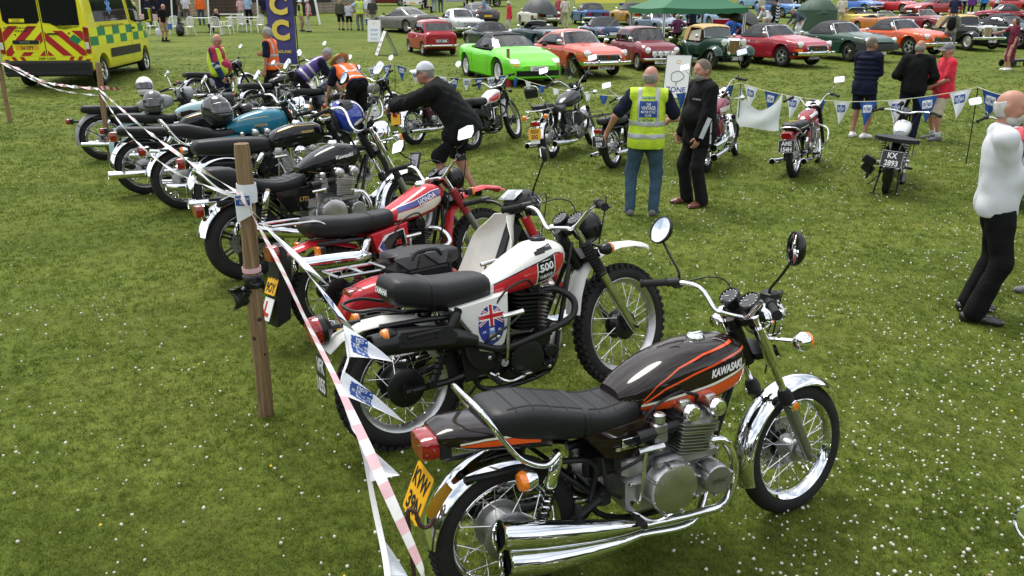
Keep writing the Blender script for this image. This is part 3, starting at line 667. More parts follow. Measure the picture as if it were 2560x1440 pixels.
 if sp.get('tank'):
  mb=MB();tp=sp.get('tankp',2.9);rings=[sect(x,w_,z0,z1,tp,28,lw,md) for x,w_,z0,z1,lw,md in ilist(sp['tank'],18)]
  mb.loft(rings);bv=mb.bvh();tk=P('fuel_tank',mb,bodym,ang=50)
  cx,cz=sp.get('cap',(.9,None));h=bv.ray_cast(V((cx,0,2)),V((0,0,-1)))
  if h[0]is not None:
   cb=MB();cb.lathe([(.04,-.01),(.042,.006),(.036,.016),(.03,.02),(.004,.022)],h[0],h[1]if h[1].z>0 else-h[1],22);cb.box(h[0]+V((0,0,.022)),(.06,.02,.008),ch=.003);cb.build('filler_cap',sp.get('capmat',chrome),tk)
  if sp.get('deco'):sp['deco'](tk,bv)
 if sp.get('seat'):
  mb=MB();rings=[sect(x,w_,z0,z1,sp.get('seatp',3.4),24,.93,.55) for x,w_,z0,z1 in ilist(sp['seat'],22)];mb.loft(rings);so=P('seat',mb,sp.get('seatmat',vinyl),ang=55);sbv=mb.bvh()
  if sp.get('strap') is not None:
   i=sp['strap'];r0=sect(*[(x,w_+.004,z0-.004,z1+.004) for x,w_,z0,z1 in ilist(sp['seat'],22)][i],sp.get('seatp',3.4),24,.93,.55)
   q=MB();q.loft([[p+V((-.014,0,0)) for p in r0],[p+V((.014,0,0)) for p in r0]],False);q.build('seat_strap',vinyl,so)
  if sp.get('ribs'):
   q=MB();x0,x1,nr_=sp['ribs']
   for i in range(nr_):
    x=x0+(x1-x0)*i/(nr_-1);pts=[]
    for j in range(13):
     y=-.125+.25*j/12;h=sbv.ray_cast(V((x,y,2)),V((0,0,-1)))
     if h[0]is not None:pts.append(h[0]+V((0,0,.0006)))
    if len(pts)>2:q.tube(pts,.0034,4)
   for sg in(-1,1):
    pts=[]
    for j in range(22):
     x=x0-.03+(x1-x0+.06)*j/21;h=sbv.ray_cast(V((x,sg*(.105-.03*max(0,(x-.35)/.3)),2)),V((0,0,-1)))
     if h[0]is not None:pts.append(h[0]+V((0,0,.0006)))
    if len(pts)>2:q.tube(pts,.0034,4)
   q.build('seat_piping',mat('vinyl_seam',(.008,.008,.009),.5),so)
 bar=sp['bar'];yk=F(stp+.03,0,-.02)
 pts=[yk+V((x,y,z)) for x,y,z in bar];full=cr([V((p.x,-p.y,p.z)) for p in reversed(pts)]+pts,4);mb=MB(T);mb.tube(full,.0115,10)
 if sp.get('brace'):mb.tube([V((pts[1].x,-pts[1].y,pts[1].z)),pts[1]],.007,8)
 hbo=P('handlebar',mb,sp.get('barmat',chrome));e=pts[-1];d=(e-pts[-2]).normalized()
 for sg in(-1,1):
  mb=MB(T);E=V((e.x,sg*e.y,e.z));D=V((d.x,sg*d.y,d.z));g0=E-D*.125;handgrip(hbo,T,g0,E+D*.005,sp.get('gripmat',rubber));sw=g0-D*.035
  mb.tube([g0,g0-D*.055],.021,10);mb.box(sw+V((.01,0,-.012)),(.05,.04,.04),ch=.01)
  if sg<0 and sp.get('discf'):mb.box(sw+V((.03,.03,.02)),(.06,.07,.045),ch=.012)
  P('switch_gear',mb,blackp,hbo)
  lv=MB(T);p0=g0-D*.02+V((.03,0,-.004));lv.tube([g0-D*.03+V((.01,0,0)),p0,p0+D*.08+V((.03,0,-.008)),E+D*.0+V((.035,0,-.008))],[.009,.009,.006,.007],6,flat=.7);lv.build('lever',sp.get('levermat',alloy),hbo)
  cb=MB(T);q=sw;cb.tube(cr([q+V((.02,0,-.01)),q-D*.12+V((.1,0,.0)),q-D*.2+V((.1,0,-.1)),F(stp-.3,sg*.05,-.02)],4),.004,5);cb.build('control_cable',blackp,hbo)
  mr=sp.get('mirrors')
  if mr and(sg in mr['sides']):
   bs=g0-D*.05;m_=mr['m'];pp=[bs+V((x,sg*y,z)) for x,y,z in m_['stem']];roundmirror(root,T,bs,pp,pp[-1]+V(m_['off'][0:1]+(sg*m_['off'][1],)+m_['off'][2:]),m_['n2']if sg<0 and 'n2' in m_ else(m_['n'][0],sg*m_['n'][1],m_['n'][2]),m_['r'],m_.get('shape','round'),m_.get('back',blackm),m_.get('stemmat',blackm))
 for y in sp.get('clocks',(-.06,.06)):
  c=yk+V((.06,y,.035))+V(sp.get('clockoff',(0,0,0)));ax=V((-.62,0,.78));r=sp.get('clockr',.048);mb=MB(T)
  mb.lathe([(r*.5,-.06),(r*.9,-.05),(r,-.01),(r*1.03,.004),(r*.93,.008),(r*.9,.0)],c,ax,22);o=P('instrument',mb,sp.get('clockmat',blackm))
  q=MB(T);q.lathe([(r*.91,.002),(.002,.0022)],c,ax,22,cap=False);q.build('dial',dial,o);q=MB(T);u,w_,n_=basis(ax)
  u=V((0,-1,0));w_=n_.cross(u)
  for i in range(11):
   t=R(225-27*i);dd=u*cos(t)+w_*sin(t);q.tube([c+dd*r*.68+ax*.0035,c+dd*r*.84+ax*.0035],.0017,4)
  q.tube([c+ax*.004,c+(u*-.5+w_*-.2)*r*.9+ax*.004],.0014,4);q.build('dial_marks',whitep,o)
 hl=sp.get('headlight',dict(r=.09));
 if hl:
  c=F(stp-.1,0,hl.get('f',.13));r=hl['r'];mb=MB(T);tl=hl.get('tilt',.06);ax=V((1,0,-tl))
  mb.lathe([(.004,-r*1.25),(r*.45,-r*1.18),(r*.8,-r*.85),(r*.98,-r*.35),(r,0),(r*1.06,.003),(r*1.06,.018),(r*.96,.022)],c,ax,26);mb.tube([c+V((-.02,-fy,0)),c+V((-.02,fy,0))],.012,8)
  if style=='brit':mb.lathe([(r*.8,-.2),(r*.98,-.06),(r*1.0,0)],c,ax,26)
  o=P('headlight',mb,hl.get('mat',chrome));q=MB(T);q.lathe([(r*.97,.02),(r*.8,.03),(r*.4,.038),(.002,.04)],c,ax,26,cap=False);q.build('lens',lens,o)
 for q in sp.get('fi',()):
  for sg in(-1,1):b=F(stp-.12,sg*fy,.03);indicator(root,T,b,b+V((q[0],sg*q[1],q[2])),sp.get('indmat',chrome),(1,0,0),sp.get('indr',.034),sp.get('indsq',False))
 for q in sp.get('ri',()):
  for sg in(-1,1):indicator(root,None,(q[0]+.02,sg*.1,q[2]),(q[0],sg*q[1],q[2]),sp.get('indmat',chrome),(-1,0,0),sp.get('indr',.034),sp.get('indsq',False))
 for ex in sp.get('pipes',()):
  mb=MB();mb.tube(cr(ex['p'],5),ex.get('r',.021),12);P('exhaust_pipe',mb,ex.get('mat',chrome))
 for ex in sp.get('silencers',()):silencer(root,None,ex['p'],ex['r'],ex.get('mat',chrome))
 px,pz,py=sp.get('peg',(.52,.28,.25))
 for sg in(-1,1):
  mb=MB();mb.tube([(px,sg*.1,pz),(px,sg*(py-.1),pz)],.01,8,1);bellows(mb,(px,sg*(py-.1),pz),(px-.01,sg*py,pz),.017,5,0,8)
  P('footrest',mb,[rubber,alloy])
  if sp.get('pegr'):mb=MB();qx,qz=sp['pegr'];mb.tube([(qx+.06,sg*.1,qz-.05),(qx,sg*.15,qz)],.008,6,1);bellows(mb,(qx,sg*.15,qz),(qx-.01,sg*.17,qz+.1),.016,6,0,8);P('footrest',mb,[rubber,alloy])
 mb=MB();mb.tube(cr([(px-.02,-.15,pz+.03),(px+.06,-.2,pz-.02),(px+.16,-.2,pz-.01)],4),.008,6);mb.box((px+.17,-.2,pz+.002),(.045,.05,.012),ch=.004);P('brake_pedal',mb,chrome2);mb=MB();mb.tube([(px+.0,.15,pz+.03),(px+.12,.19,pz+.02),(px+.13,.24,pz+.02)],.007,6);P('gear_lever',mb,chrome2)
 if sp.get('kick'):kx,kz=sp['kick'];mb=MB();mb.tube(cr([(kx,-.15,kz),(kx+.01,-.2,kz+.03),(kx+.03,-.2,kz+.2),(kx+.04,-.2,kz+.25)],3),.008,8);mb.tube([(kx-.0,-.2,kz+.25),(kx+.11,-.22,kz+.26)],.013,8);mb.lathe([(.022,0),(.022,.04)],(kx,-.15,kz),(0,-1,0),12);P('kick_start',mb,chrome2)
 for sg in(-1,1):
  if sp.get('panel'):
   mb=MB();o_=sp['panel'];py=sp.get('panely',.14);n=len(o_);cx=sum(p[0]for p in o_)/n;cz=sum(p[1]for p in o_)/n
   f=lambda k_,y_:(lambda p,q:V((cx+(p-cx)*k_,sg*y_,cz+(q-cz)*k_)));fl=[[f(k_,y_)(*p) for p in o_]for k_,y_ in((1.,py-.06),(1.,py-.008),(.95,py),(.5,py+.006),(.05,py+.008))]
   mb.loft(fl if sg>0 else[list(reversed(r_)) for r_ in fl]);bv=mb.bvh();o=P('side_panel',mb,sp.get('panelmat',bodym))
   if sp.get('paneldeco'):sp['paneldeco'](o,bv,sg)
 if sp.get('tail'):
  mb=MB();mb.loft([sect(x,w_,z0,z1,3.2,24,1,.5) for x,w_,z0,z1 in ilist(sp['tail'],12)]);bv=mb.bvh();o=P('tail_cover',mb,sp.get('tailmat',bodym))
  if sp.get('taildeco'):sp['taildeco'](o,bv)
 tl=sp.get('tl')
 if tl:
  mb=MB();c=V(tl['c']);r=tl.get('r',.045)
  if tl.get('sq'):
   w_,h_=tl['sq'];d0=tl.get('d',.06);mb.loft([sect(c.x+dx,w_*f/2,c.z-h_*f/2,c.z+h_*f/2,4,20) for dx,f in((0,1),(-d0*.7,.98),(-d0,.85))]);q=MB();q.box(c+V((.025,0,0)),(.05,w_*1.04,h_*1.06),ch=.012)
   q.tube([c+V((.03,0,0)),V((c.x+.2,0,c.z-.02))],.018,8)
  else:
   mb.lathe([(r,0),(r*.98,.04),(r*.85,.052),(.003,.056)],c,(-1,0,-.1),22);q=MB();q.lathe([(r*.5,-.05),(r*1.04,-.02),(r*1.06,.004)],c,(-1,0,-.1),22);q.tube([c+V((.03,0,0)),V((c.x+.2,0,c.z))],.014,8)
  o=P('tail_lamp',q,tl.get('mat',chrome));mb.build('red_lens',redl,o)
 pl=sp.get('plate')
 if pl:t=R(pl.get('tilt',20));plate_obj(root,pl['c'],(0,-1,0),(sin(t),0,cos(t)),pl['t'],pl.get('w',.2),pl.get('h',.17),pl.get('s','y')) if pl.get('t') else None
 if sp.get('rail'):mb=MB();mb.tube(cr(sp['rail'],5),sp.get('railr',.0095),10);P('grab_rail',mb,chrome)
 if sp.get('extra'):sp['extra'](root,T,F,stp)
 return root
#motorcycle kinds
orange=mat('orange_stripe',(.80,.085,.012),.25,coat=1.);cream=mat('cream_stripe',(.78,.74,.62),.3,coat=1.);redp=mat('red_print',(.55,.012,.02),.3,coat=1.);bluep=mat('blue_print',(.02,.035,.25),.3,coat=1.);gold=mat('gold_print',(.62,.42,.12),.35,.6)
def both(fn):
 def d(o,bv):
  for sg in(-1,1):fn(o,bv,sg)
 return d
def strip(o,name,m,bv,sg,A,B,nu=14,nv=2,off=.0016):
 q=MB();decal(q,bv,A,B,sg,nu,nv,off)
 if q.f:q.build(name,m,o)
def offs(A,d):return[(x,z+d) for x,z in A]
def lettering(o,m,bv,sg,s,c,h,w=None,rot=0.,bold=.02,shear=0.,off=.0026):
 if not s:return
 q=MB();textdecal(q,bv,s,c,h,sg,w,rot if sg<0 else rot*-1,bold,shear if sg<0 else shear,off);q.build('lettering',m,o)
@both
def deco_z(o,bv,sg):
 D=lambda P:[(.51+(x-.5)*1.19,z+.037) for x,z in P]
 lo=D([(.57,.742),(.7,.735),(.85,.742),(.97,.765),(1.045,.80)]);hi=D([(.57,.762),(.7,.780),(.85,.803),(.97,.83),(1.045,.858)])
 strip(o,'stripe',orange,bv,sg,lo,hi,18,3);strip(o,'stripe',cream,bv,sg,offs(hi,.003),offs(hi,.015),18)
 l1=D([(.575,.775),(.66,.83),(.78,.872),(.92,.905),(1.03,.925)]);strip(o,'pinstripe',orange,bv,sg,l1,offs(l1,.009),20)
 l2=D([(.575,.79),(.63,.85),(.72,.905),(.83,.94),(.98,.957)]);strip(o,'pinstripe',orange,bv,sg,l2,offs(l2,.007),20)
 lettering(o,mat('white_badge',(.8,.8,.78),.3),bv,sg,'KAWASAKI',(1.015,.905),.033,.185,.1,.045,.35)
def deco_ztail(o,bv):
 for sg in(-1,1):
  a=[(-.21,.802),(-.1,.79),(.12,.762)];strip(o,'stripe',orange,bv,sg,a,[(-.21,.808),(-.1,.814),(.12,.793)],10);b=[(-.21,.811),(-.1,.817),(.12,.796)];strip(o,'stripe',cream,bv,sg,b,offs(b,.009),10)
def deco_zpanel(o,bv,sg):
 q=MB();text(q,'900',frameM((.51,sg*.1695,.683),(-sg,0,0.0),(0,0,1)),.03,.06,.06);b=MB();b.box((.51,sg*.163,.661),(.14,.006,.014));b.box((.51,sg*.163,.683),(.075,.005,.036),ch=.002);bo=b.build('badge',chrome,o);q.build('lettering',blackt,bo)
 q=MB();text(q,'DOUBLE OVERHEAD CAMSHAFT',frameM((.51,sg*.1675,.661),(-sg,0,0),(0,0,1)),.006,.125);q.build('lettering',blackt,bo)
@both
def deco_xt(o,bv,sg):
 blk=gloss
 A=[(.545,.735),(.7,.737),(.85,.757),(.955,.79),(.985,.83)];B=[(.55,.79),(.7,.838),(.85,.882),(.93,.905),(.975,.895)]
 A,B=[[(x-.035,z-.02) for x,z in Q]for Q in(A,B)];strip(o,'panel_border',blk,bv,sg,offs(A,-.006),offs(B,.006),24,6,.001)
 def cut(f0,f1):
  def L(P,f):
   x=.51+(.95-.51)*f;
   for i in range(len(P)-1):
    if P[i][0]<=x<=P[i+1][0]or i==len(P)-2:t=(x-P[i][0])/(P[i+1][0]-P[i][0]);return(x,P[i][1]+t*(P[i+1][1]-P[i][1]))
  n=8;return[L(A,f0+(f1-f0)*i/n) for i in range(n+1)],[L(B,f0+(f1-f0)*i/n) for i in range(n+1)]
 a,b=cut(.012,.57);strip(o,'red_panel',redp,bv,sg,a,b,14,5,.0022);a,b=cut(.83,.98);strip(o,'red_panel',redp,bv,sg,a,b,6,5,.0022)
 for f in(.575,.82):a,b=cut(f,f+.012);strip(o,'pinstripe',whitep,bv,sg,a,b,2,5,.003)
 for i,(dz) in enumerate((.012,.024)):strip(o,'block',blk,bv,sg,[(.765+.02*i,.875+dz),(.825+.05*i,.885+dz)],[(.765+.02*i,.88+dz+.012),(.825+.05*i,.91+dz)],5,2)
 lettering(o,whitep,bv,sg,'500',(.82,.825),.04,.085,.2,.03,.1,.0035);lettering(o,whitep,bv,sg,'YAMAHA',(.818,.777),.021,.085,.2,.02,0,.0035)
def deco_xtp(o,bv,sg):
 navy=bluep;c=(.455,.585);rx,rz=.082,.112
 def ring(m,name,f,off,zlo=-1,zhi=1):
  q=MB();A=[];B=[]
  for i in range(13):z=zlo+(zhi-zlo)*i/12;w_=sqrt(max(0,1-z*z))*f;A.append((c[0]-rx*w_,c[1]+rz*z*f));B.append((c[0]+rx*w_,c[1]+rz*z*f))
  decal(q,bv,A,B,sg,14,6,off);q.build(name,m,o)
 ring(whitep,'emblem_edge',1.0,.0012);ring(navy,'emblem',.95,.0018)
 def bar(m,p,q_,w_,off=.0024,name='flag_bar'):
  d=V((q_[0]-p[0],q_[1]-p[1]));n=V((-d.y,d.x)).normalized()*w_/2
  strip(o,name,m,bv,sg,[(c[0]+rx*(p[0])+n.x,c[1]+rz*p[1]+n.y),(c[0]+rx*q_[0]+n.x,c[1]+rz*q_[1]+n.y)],[(c[0]+rx*p[0]-n.x,c[1]+rz*p[1]-n.y),(c[0]+rx*q_[0]-n.x,c[1]+rz*q_[1]-n.y)],6,1,off)
 for s_ in(-1,1):bar(whitep,(s_*-.86,.05),(s_*.62,.74),.014);bar(redp,(s_*-.86,.05),(s_*.62,.74),.006,.0027)
 bar(whitep,(0,-.05),(0,.93),.03,.003);bar(whitep,(-.86,.42),(.86,.42),.036,.003);bar(redp,(0,-.05),(0,.94),.018,.0034);bar(redp,(-.88,.42),(.88,.42),.02,.0034)
 bar(mat('shield_blue',(.12,.3,.6),.4),(0,-.12),(0,-.4),.034,.003);bar(whitep,(-.13,-.2),(.13,-.2),.014,.0036);bar(mat('shield_buff',(.5,.38,.2),.5),(0,-.42),(0,-.72),.036,.003);bar(whitep,(-.2,-.66),(.2,-.66),.01,.0036)
 lettering(o,whitep,bv,sg,'19',(c[0]+.045*sg,c[1]-.03),.012,.018);lettering(o,whitep,bv,sg,'82',(c[0]-.045*sg,c[1]-.03),.012,.018)
@both
def deco_xl(o,bv,sg):
 a=[(.5,.745),(.65,.752),(.8,.79),(.88,.83)];b=[(.51,.79),(.65,.812),(.8,.86),(.87,.872)];strip(o,'panel_border',redp,bv,sg,offs(a,-.012),offs(b,.05),14,4,.001)
 strip(o,'stripe',cream,bv,sg,a,b,14,3,.002);c=offs(b,.008);d=[(.52,.83),(.65,.862),(.8,.915),(.87,.92)];strip(o,'stripe',bluep,bv,sg,c,d,14,3,.002)
 strip(o,'pinstripe',whitep,bv,sg,d,offs(d,.005),14,1,.002);lettering(o,whitep,bv,sg,'HONDA',(.75,.868),.036,.15,.33,.03,0,.0034)
def deco_xlp(o,bv,sg):
 P=[(.34,.66),(.5,.695),(.52,.52),(.42,.47),(.33,.55)]
 strip(o,'emblem_edge',whitep,bv,sg,[(.3,.58),(.36,.66),(.52,.69)],[(.36,.5),(.43,.475),(.545,.5)],10,5,.0012);strip(o,'emblem',gloss,bv,sg,[(.335,.61),(.40,.66),(.515,.682)],[(.375,.515),(.435,.485),(.535,.51)],10,5,.002)
 strip(o,'stripe',bluep,bv,sg,[(.312,.585),(.345,.63)],[(.345,.545),(.365,.56)],4,2,.002)
 lettering(o,redp,bv,sg,'XL',(.465,.60),.034,.06,0,.04,.3,.004);lettering(o,whitep,bv,sg,'125S',(.465,.555),.02,.062,0,.03,.3,.004)
def outline(m,P,w=.005):
 @both
 def d(o,bv,sg):
  for i in range(len(P)-1):
   strip(o,'pinstripe',m,bv,sg,[P[i],P[i+1]],[(P[i][0],P[i][1]+w),(P[i+1][0],P[i+1][1]+w)],6,1)
 return d
def deco_txt(s,m,c,h,w,rot=0.,bold=.02,shear=0.,line=None,lm=None):
 @both
 def d(o,bv,sg):
  lettering(o,m,bv,sg,s,c,h,w,rot,bold,shear)
  if line:
   for i in range(len(line)-1):strip(o,'pinstripe',lm or m,bv,sg,[line[i],line[i+1]],[(line[i][0],line[i][1]+.004),(line[i+1][0],line[i+1][1]+.004)],6,1)
 return d
arcF=lambda g,a0,a1:(lambda wb,rf,rr:arcpath((wb,rf),rf+g,a0,a1,20))
arcR=lambda g,a0,a1:(lambda wb,rf,rr:arcpath((0,rr),rr+g,a0,a1,20))
brown=paint('dark_brown',(.011,.0045,.0035))
HI_BAR=[(0,.05,0),(.0,.12,.01),(.02,.22,.085),(-.02,.32,.105),(-.09,.42,.09)]
WIDE=[(0,.05,0),(.0,.1,.0),(.02,.2,.11),(-.03,.31,.125),(-.10,.42,.11)]
LOW=[(0,.05,0),(.01,.13,.01),(.03,.22,.05),(-.05,.31,.05),(-.13,.36,.03)]
MIR=lambda r,sides=(-1,1),shape='round',back=blackm,stem=blackm,n=(-1,0,.5),up=.2:dict(sides=sides,r=r,shape=shape,back=back,stemmat=stem,n=n,off=(0.,.0,.035),m=None,stem=[(.0,.0,.05),(-.0,.06,up*.6),(.0,.12,up)])
def mm(d):d['m']=dict(d);return d
Z1=dict(near=True,wb=1.555,rr=.33,rf=.335,twf=.09,twr=.112,rif=.25,rir=.238,rake=26,trail=.09,ztop=1.065,fy=.1,fork='tele',slider=.36,slidemat=steel,reflector=True,ears=True,paint=brown,tread=('','road'),engine='four',engpos=(.75,.49),engh=1.06,engtext='DOHC',engmats=[alloyd,alloy,blackm,chrome],discf=(1,),hubf=(.06,.05),hubr=(.11,.07),subz=.64,subx=-.2,cap=(.95,None),clockoff=(-.03,0,.035),tank=[(.5,.08,.755,.83,.9,.45),(.56,.12,.73,.875,.9,.45),(.70,.148,.705,.945,.9,.42),(.85,.155,.705,.975,.9,.4),(.98,.138,.73,.968,.85,.42),(1.05,.095,.77,.94,.8,.45),(1.065,.05,.81,.90,.8,.5)],deco=deco_z,seatp=4.4,seat=[(-.10,.08,.845,.885),(-.07,.126,.80,.918),(.05,.147,.765,.92),(.24,.153,.73,.875),(.44,.147,.70,.828),(.57,.122,.695,.845),(.63,.09,.725,.88),(.645,.06,.765,.865)],strap=12,ribs=(.02,.54,8),tail=[(-.29,.082,.82,.862),(-.24,.104,.79,.88),(-.05,.13,.745,.87),(.17,.13,.71,.80)],taildeco=deco_ztail,panel=[(.30,.745),(.60,.765),(.665,.72),(.665,.64),(.56,.59),(.40,.625)],panely=.15,paneldeco=deco_zpanel,tl=dict(c=(-.285,0,.80),sq=(.165,.10),d=.065,mat=blackp),plate=dict(c=(-.36,0,.60),t=['KVW','39N'],w=.185,h=.2,s='y',tilt=24),fguard=dict(path=arcF(.04,42,196),w=.13,crown=.04),rguard=dict(path=arcR(.05,80,172),w=.16,crown=.045,lip=.01),bar=[(-.01,.05,0),(-.02,.1,.01),(-.03,.19,.10),(-.10,.30,.12),(-.19,.41,.11)],mirrors=mm(dict(MIR(.066,up=.2),n2=(-1,.55,.12))),headlight=dict(r=.095,f=.14),fi=[(.05,.15,.01)],ri=[(.02,.19,.645)],indr=.042,rail=[(.18,-.165,.71),(.11,-.185,.685),(.01,-.19,.735),(-.06,-.18,.825),(-.11,-.165,.91),(-.145,-.12,.965),(-.15,0,.97),(-.145,.12,.965),(-.11,.165,.91),(-.06,.18,.825),(.01,.19,.735),(.11,.185,.685),(.18,.165,.71)],railr=.0115,pipes=[dict(p=[(.90,y,.60),(.985,y*1.05,.58),(1.03,y*1.15,.46),(.98,y*1.2,.30),(.82,(.17 if y>0 else-.17)+dy,.24+dz),(.55,(.18 if y>0 else-.18)+dy,.265+dz)],r=.019) for y,dy,dz in((-.17,-.02,.035),(-.06,.0,-.02),(.06,.0,-.02),(.17,.02,.035))],silencers=[dict(p=[(.57,sg*.19,.30),(.42,sg*.205,.33),(.12,sg*.22,.40),(-.11,sg*.225,.46)],r=[.02,.03,.047,.058,.060]) for sg in(-1,1)]+[dict(p=[(.55,sg*.18,.245),(.40,sg*.20,.255),(.12,sg*.225,.295),(-.09,sg*.23,.34)],r=[.02,.03,.047,.058,.060]) for sg in(-1,1)],peg=(.54,.33,.25),pegr=(.27,.36),kick=(.53,.40),shock=((.08,.36),(.18,.70)))
def shf_(L,dx,dz=0.):return[(q[0]+dx,q[1],q[2]+dz,q[3]+dz,*q[4:]) for q in L]
Z1['tank']=[(.51+(q[0]-.5)*1.19,q[1],q[2]+.035,q[3]+.04,min(.97,q[4]+.07),q[5]) for q in Z1['tank']]
XT=dict(near=True,wb=1.415,rr=.33,rf=.352,twf=.085,twr=.105,rif=.272,rir=.235,rake=30.5,trail=.125,ztop=.97,fork='gaiter',slider=.42,slidemat=chrome2,paint=paint('white',(.74,.73,.68)),tread=('knob','knob'),rimmat=alloy,engine='single',engpos=(.66,.42),engmats=[blackm,blackm,blackm,chrome],engh=1.08,hubmat=blackm,tank=[(.48,.085,.725,.79,.95,.5),(.6,.112,.715,.845,.95,.5),(.75,.13,.72,.925,.9,.45),(.86,.138,.735,.965,.9,.42),(.95,.128,.765,.96,.85,.45),(1.01,.09,.81,.93,.8,.5),(1.03,.05,.84,.9,.8,.5)],deco=deco_xt,cap=(.86,None),capmat=blackm,seat=[(-.05,.09,.79,.855),(-.02,.125,.755,.895),(.06,.14,.73,.89),(.16,.14,.70,.86),(.27,.135,.68,.845),(.42,.125,.675,.84),(.50,.105,.68,.825),(.515,.07,.71,.805)],strap=8,subz=.66,subx=-.12,panel=[(.24,.705),(.57,.735),(.56,.55),(.53,.47),(.46,.43),(.39,.455),(.34,.57),(.29,.64)],panely=.15,paneldeco=deco_xtp,fguard=dict(path=lambda wb,rf,rr:[(wb-.40,.50),(wb-.375,.60),(wb-.33,.70),(wb-.25,.79),(wb-.14,.83),(wb,.845),(wb+.13,.835),(wb+.23,.81),(wb+.29,.785)],w=[.11,.115,.12,.125,.13,.125,.115,.1,.06],crown=.03,mat=paint('white',(.74,.73,.68))),rguard=dict(path=lambda wb,rf,rr:[(.2,.63),(.08,.68),(-.06,.705),(-.2,.70),(-.31,.665),(-.38,.61)],w=[.12,.13,.13,.125,.115,.1],crown=.03,mat=paint('white',(.74,.73,.68))),tl=dict(c=(-.38,0,.70),r=.07,mat=blackm),plate=dict(c=(-.40,0,.48),t=['VFK','105S'],w=.13,h=.2,s='g',tilt=4),bar=[(0,.05,0),(.0,.11,.0),(.03,.22,.1),(-.0,.32,.125),(-.06,.41,.115)],brace=True,headlight=dict(r=.085,f=.15,mat=blackm),fi=[(.03,.10,-.03)],ri=[(-.12,.19,.66)],indmat=blackm,pipes=[dict(p=[(.82,-.06,.68),(.9,-.1,.68),(.97,-.15,.62),(.95,-.17,.54),(.85,-.17,.5),(.68,-.17,.47),(.5,-.165,.45),(.36,-.15,.5)],r=.0185,mat=blackm)],silencers=[dict(p=[(.36,-.15,.52),(.2,-.165,.575),(.0,-.175,.61),(-.2,-.18,.62)],r=[.03,.052,.062,.062,.055],mat=blackm)],kick=(.5,.38),shock=((.1,.35),(.27,.69)),shockmat=blackm,springmat=blackm,peg=(.45,.3,.24),hubr=(.1,.07),hubf=(.085,.05),levermat=blackm,clockoff=(.0,0,.01))
def xt_extra(root,T,F,stp):
 mb=MB();mb.plate([(-.09,.60),(.2,.56),(.22,.605),(.18,.655),(-.07,.672)],-.232,-.240);
 for z in(.62,.645):mb.box((.05,-.243,z),(.18,.006,.012),ch=.002)
 for x in(-.05,.12):mb.lathe([(.016,0),(.014,.008)],(x,-.24,.625),(0,-1,0),10)
 mb.build('heat_shield',blackp,root)
 mb=MB();mb.tube(cr([(.0,-.135,.74),(-.12,-.135,.775),(-.22,-.1,.775),(-.24,0,.775),(-.22,.1,.775),(-.12,.135,.775),(.0,.135,.74)],4),.009,8);mb.build('grab_rail',blackm,root)
 mb=MB();mb.plate([(.28,.52),(.40,.52),(.52,.36),(.3,.30)],-.118,-.128);mb.build('frame_gusset',blackm,root)
 mb=MB();mb.loft([sect(x,w_,z0,z1,3,16) for x,w_,z0,z1 in((.55,.06,.2,.24),(.7,.09,.19,.25),(.85,.09,.22,.32),(.95,.06,.32,.46))]);mb.build('bash_plate',alloy,root)
 mb=MB();text(mb,'YAMAHA',frameM((-.056,0,.83),(0,-1,0),(.3,0,1)),.03,.15,.02);mb.build('lettering',whitep,root)
XT['tank']=shf_(XT['tank'],-.035,-.02);XT['extra']=xt_extra
red=paint('red',(.50,.018,.028));dred=paint('dark_red',(.21,.012,.02))
XL=dict(XT);XL.update(wb=1.31,rr=.315,rf=.345,paint=red,rimmat=chrome,engh=.92,engpos=(.62,.42),trail=.11,gaitmat=mat('red_rubber',(.30,.02,.025),.6),slidemat=steel,panelmat=red,deco=deco_xl,paneldeco=deco_xlp,extra=None,capmat=chrome,tank=[(.44,.085,.725,.81,.95,.5),(.56,.115,.715,.86,.95,.5),(.7,.13,.725,.925,.9,.45),(.8,.135,.745,.965,.9,.42),(.87,.12,.785,.955,.85,.45),(.92,.085,.83,.92,.8,.5)],cap=(.78,None),seat=[(-.17,.1,.755,.825),(-.14,.13,.725,.86),(-.0,.14,.70,.85),(.15,.135,.69,.83),(.35,.125,.69,.825),(.48,.105,.70,.83),(.495,.07,.73,.81)],strap=15,fguard=dict(path=lambda wb,rf,rr:[(wb-.42,.46),(wb-.40,.58),(wb-.34,.72),(wb-.24,.81),(wb-.1,.86),(wb+.08,.88),(wb+.24,.855),(wb+.33,.82)],w=[.14,.145,.14,.13,.13,.125,.12,.08],crown=.03,mat=red),rguard=dict(path=lambda wb,rf,rr:[(.2,.62),(.02,.68),(-.14,.70),(-.29,.665),(-.37,.61)],w=[.13,.14,.14,.13,.12],crown=.03,mat=red),panel=[(.26,.68),(.56,.725),(.56,.50),(.44,.45),(.36,.47),(.29,.56)],pipes=[dict(p=[(.78,-.05,.64),(.86,-.08,.62),(.9,-.13,.55),(.85,-.15,.5),(.6,-.15,.5),(.3,-.14,.53)],r=.019,mat=chrome)],silencers=[dict(p=[(.22,-.15,.545),(.1,-.175,.555),(-.1,-.18,.57),(-.32,-.185,.585)],r=[.03,.055,.058,.058,.05])],tl=dict(c=(-.38,0,.66),sq=(.14,.11),d=.06,mat=blackp),plate=dict(c=(-.43,0,.48),t=['DYG','9OY'],w=.175,h=.19,s='y',tilt=24),mirrors=mm(MIR(.062,shape='hex',back=blackm,up=.12,n=(-1,.1,.35))),springmat=mat('red_rubber',(.30,.02,.025),.6),shockmat=chrome,indsq=True,ri=[(-.13,.17,.65)],indmat=blackp,shock=((.08,.33),(.22,.66)))
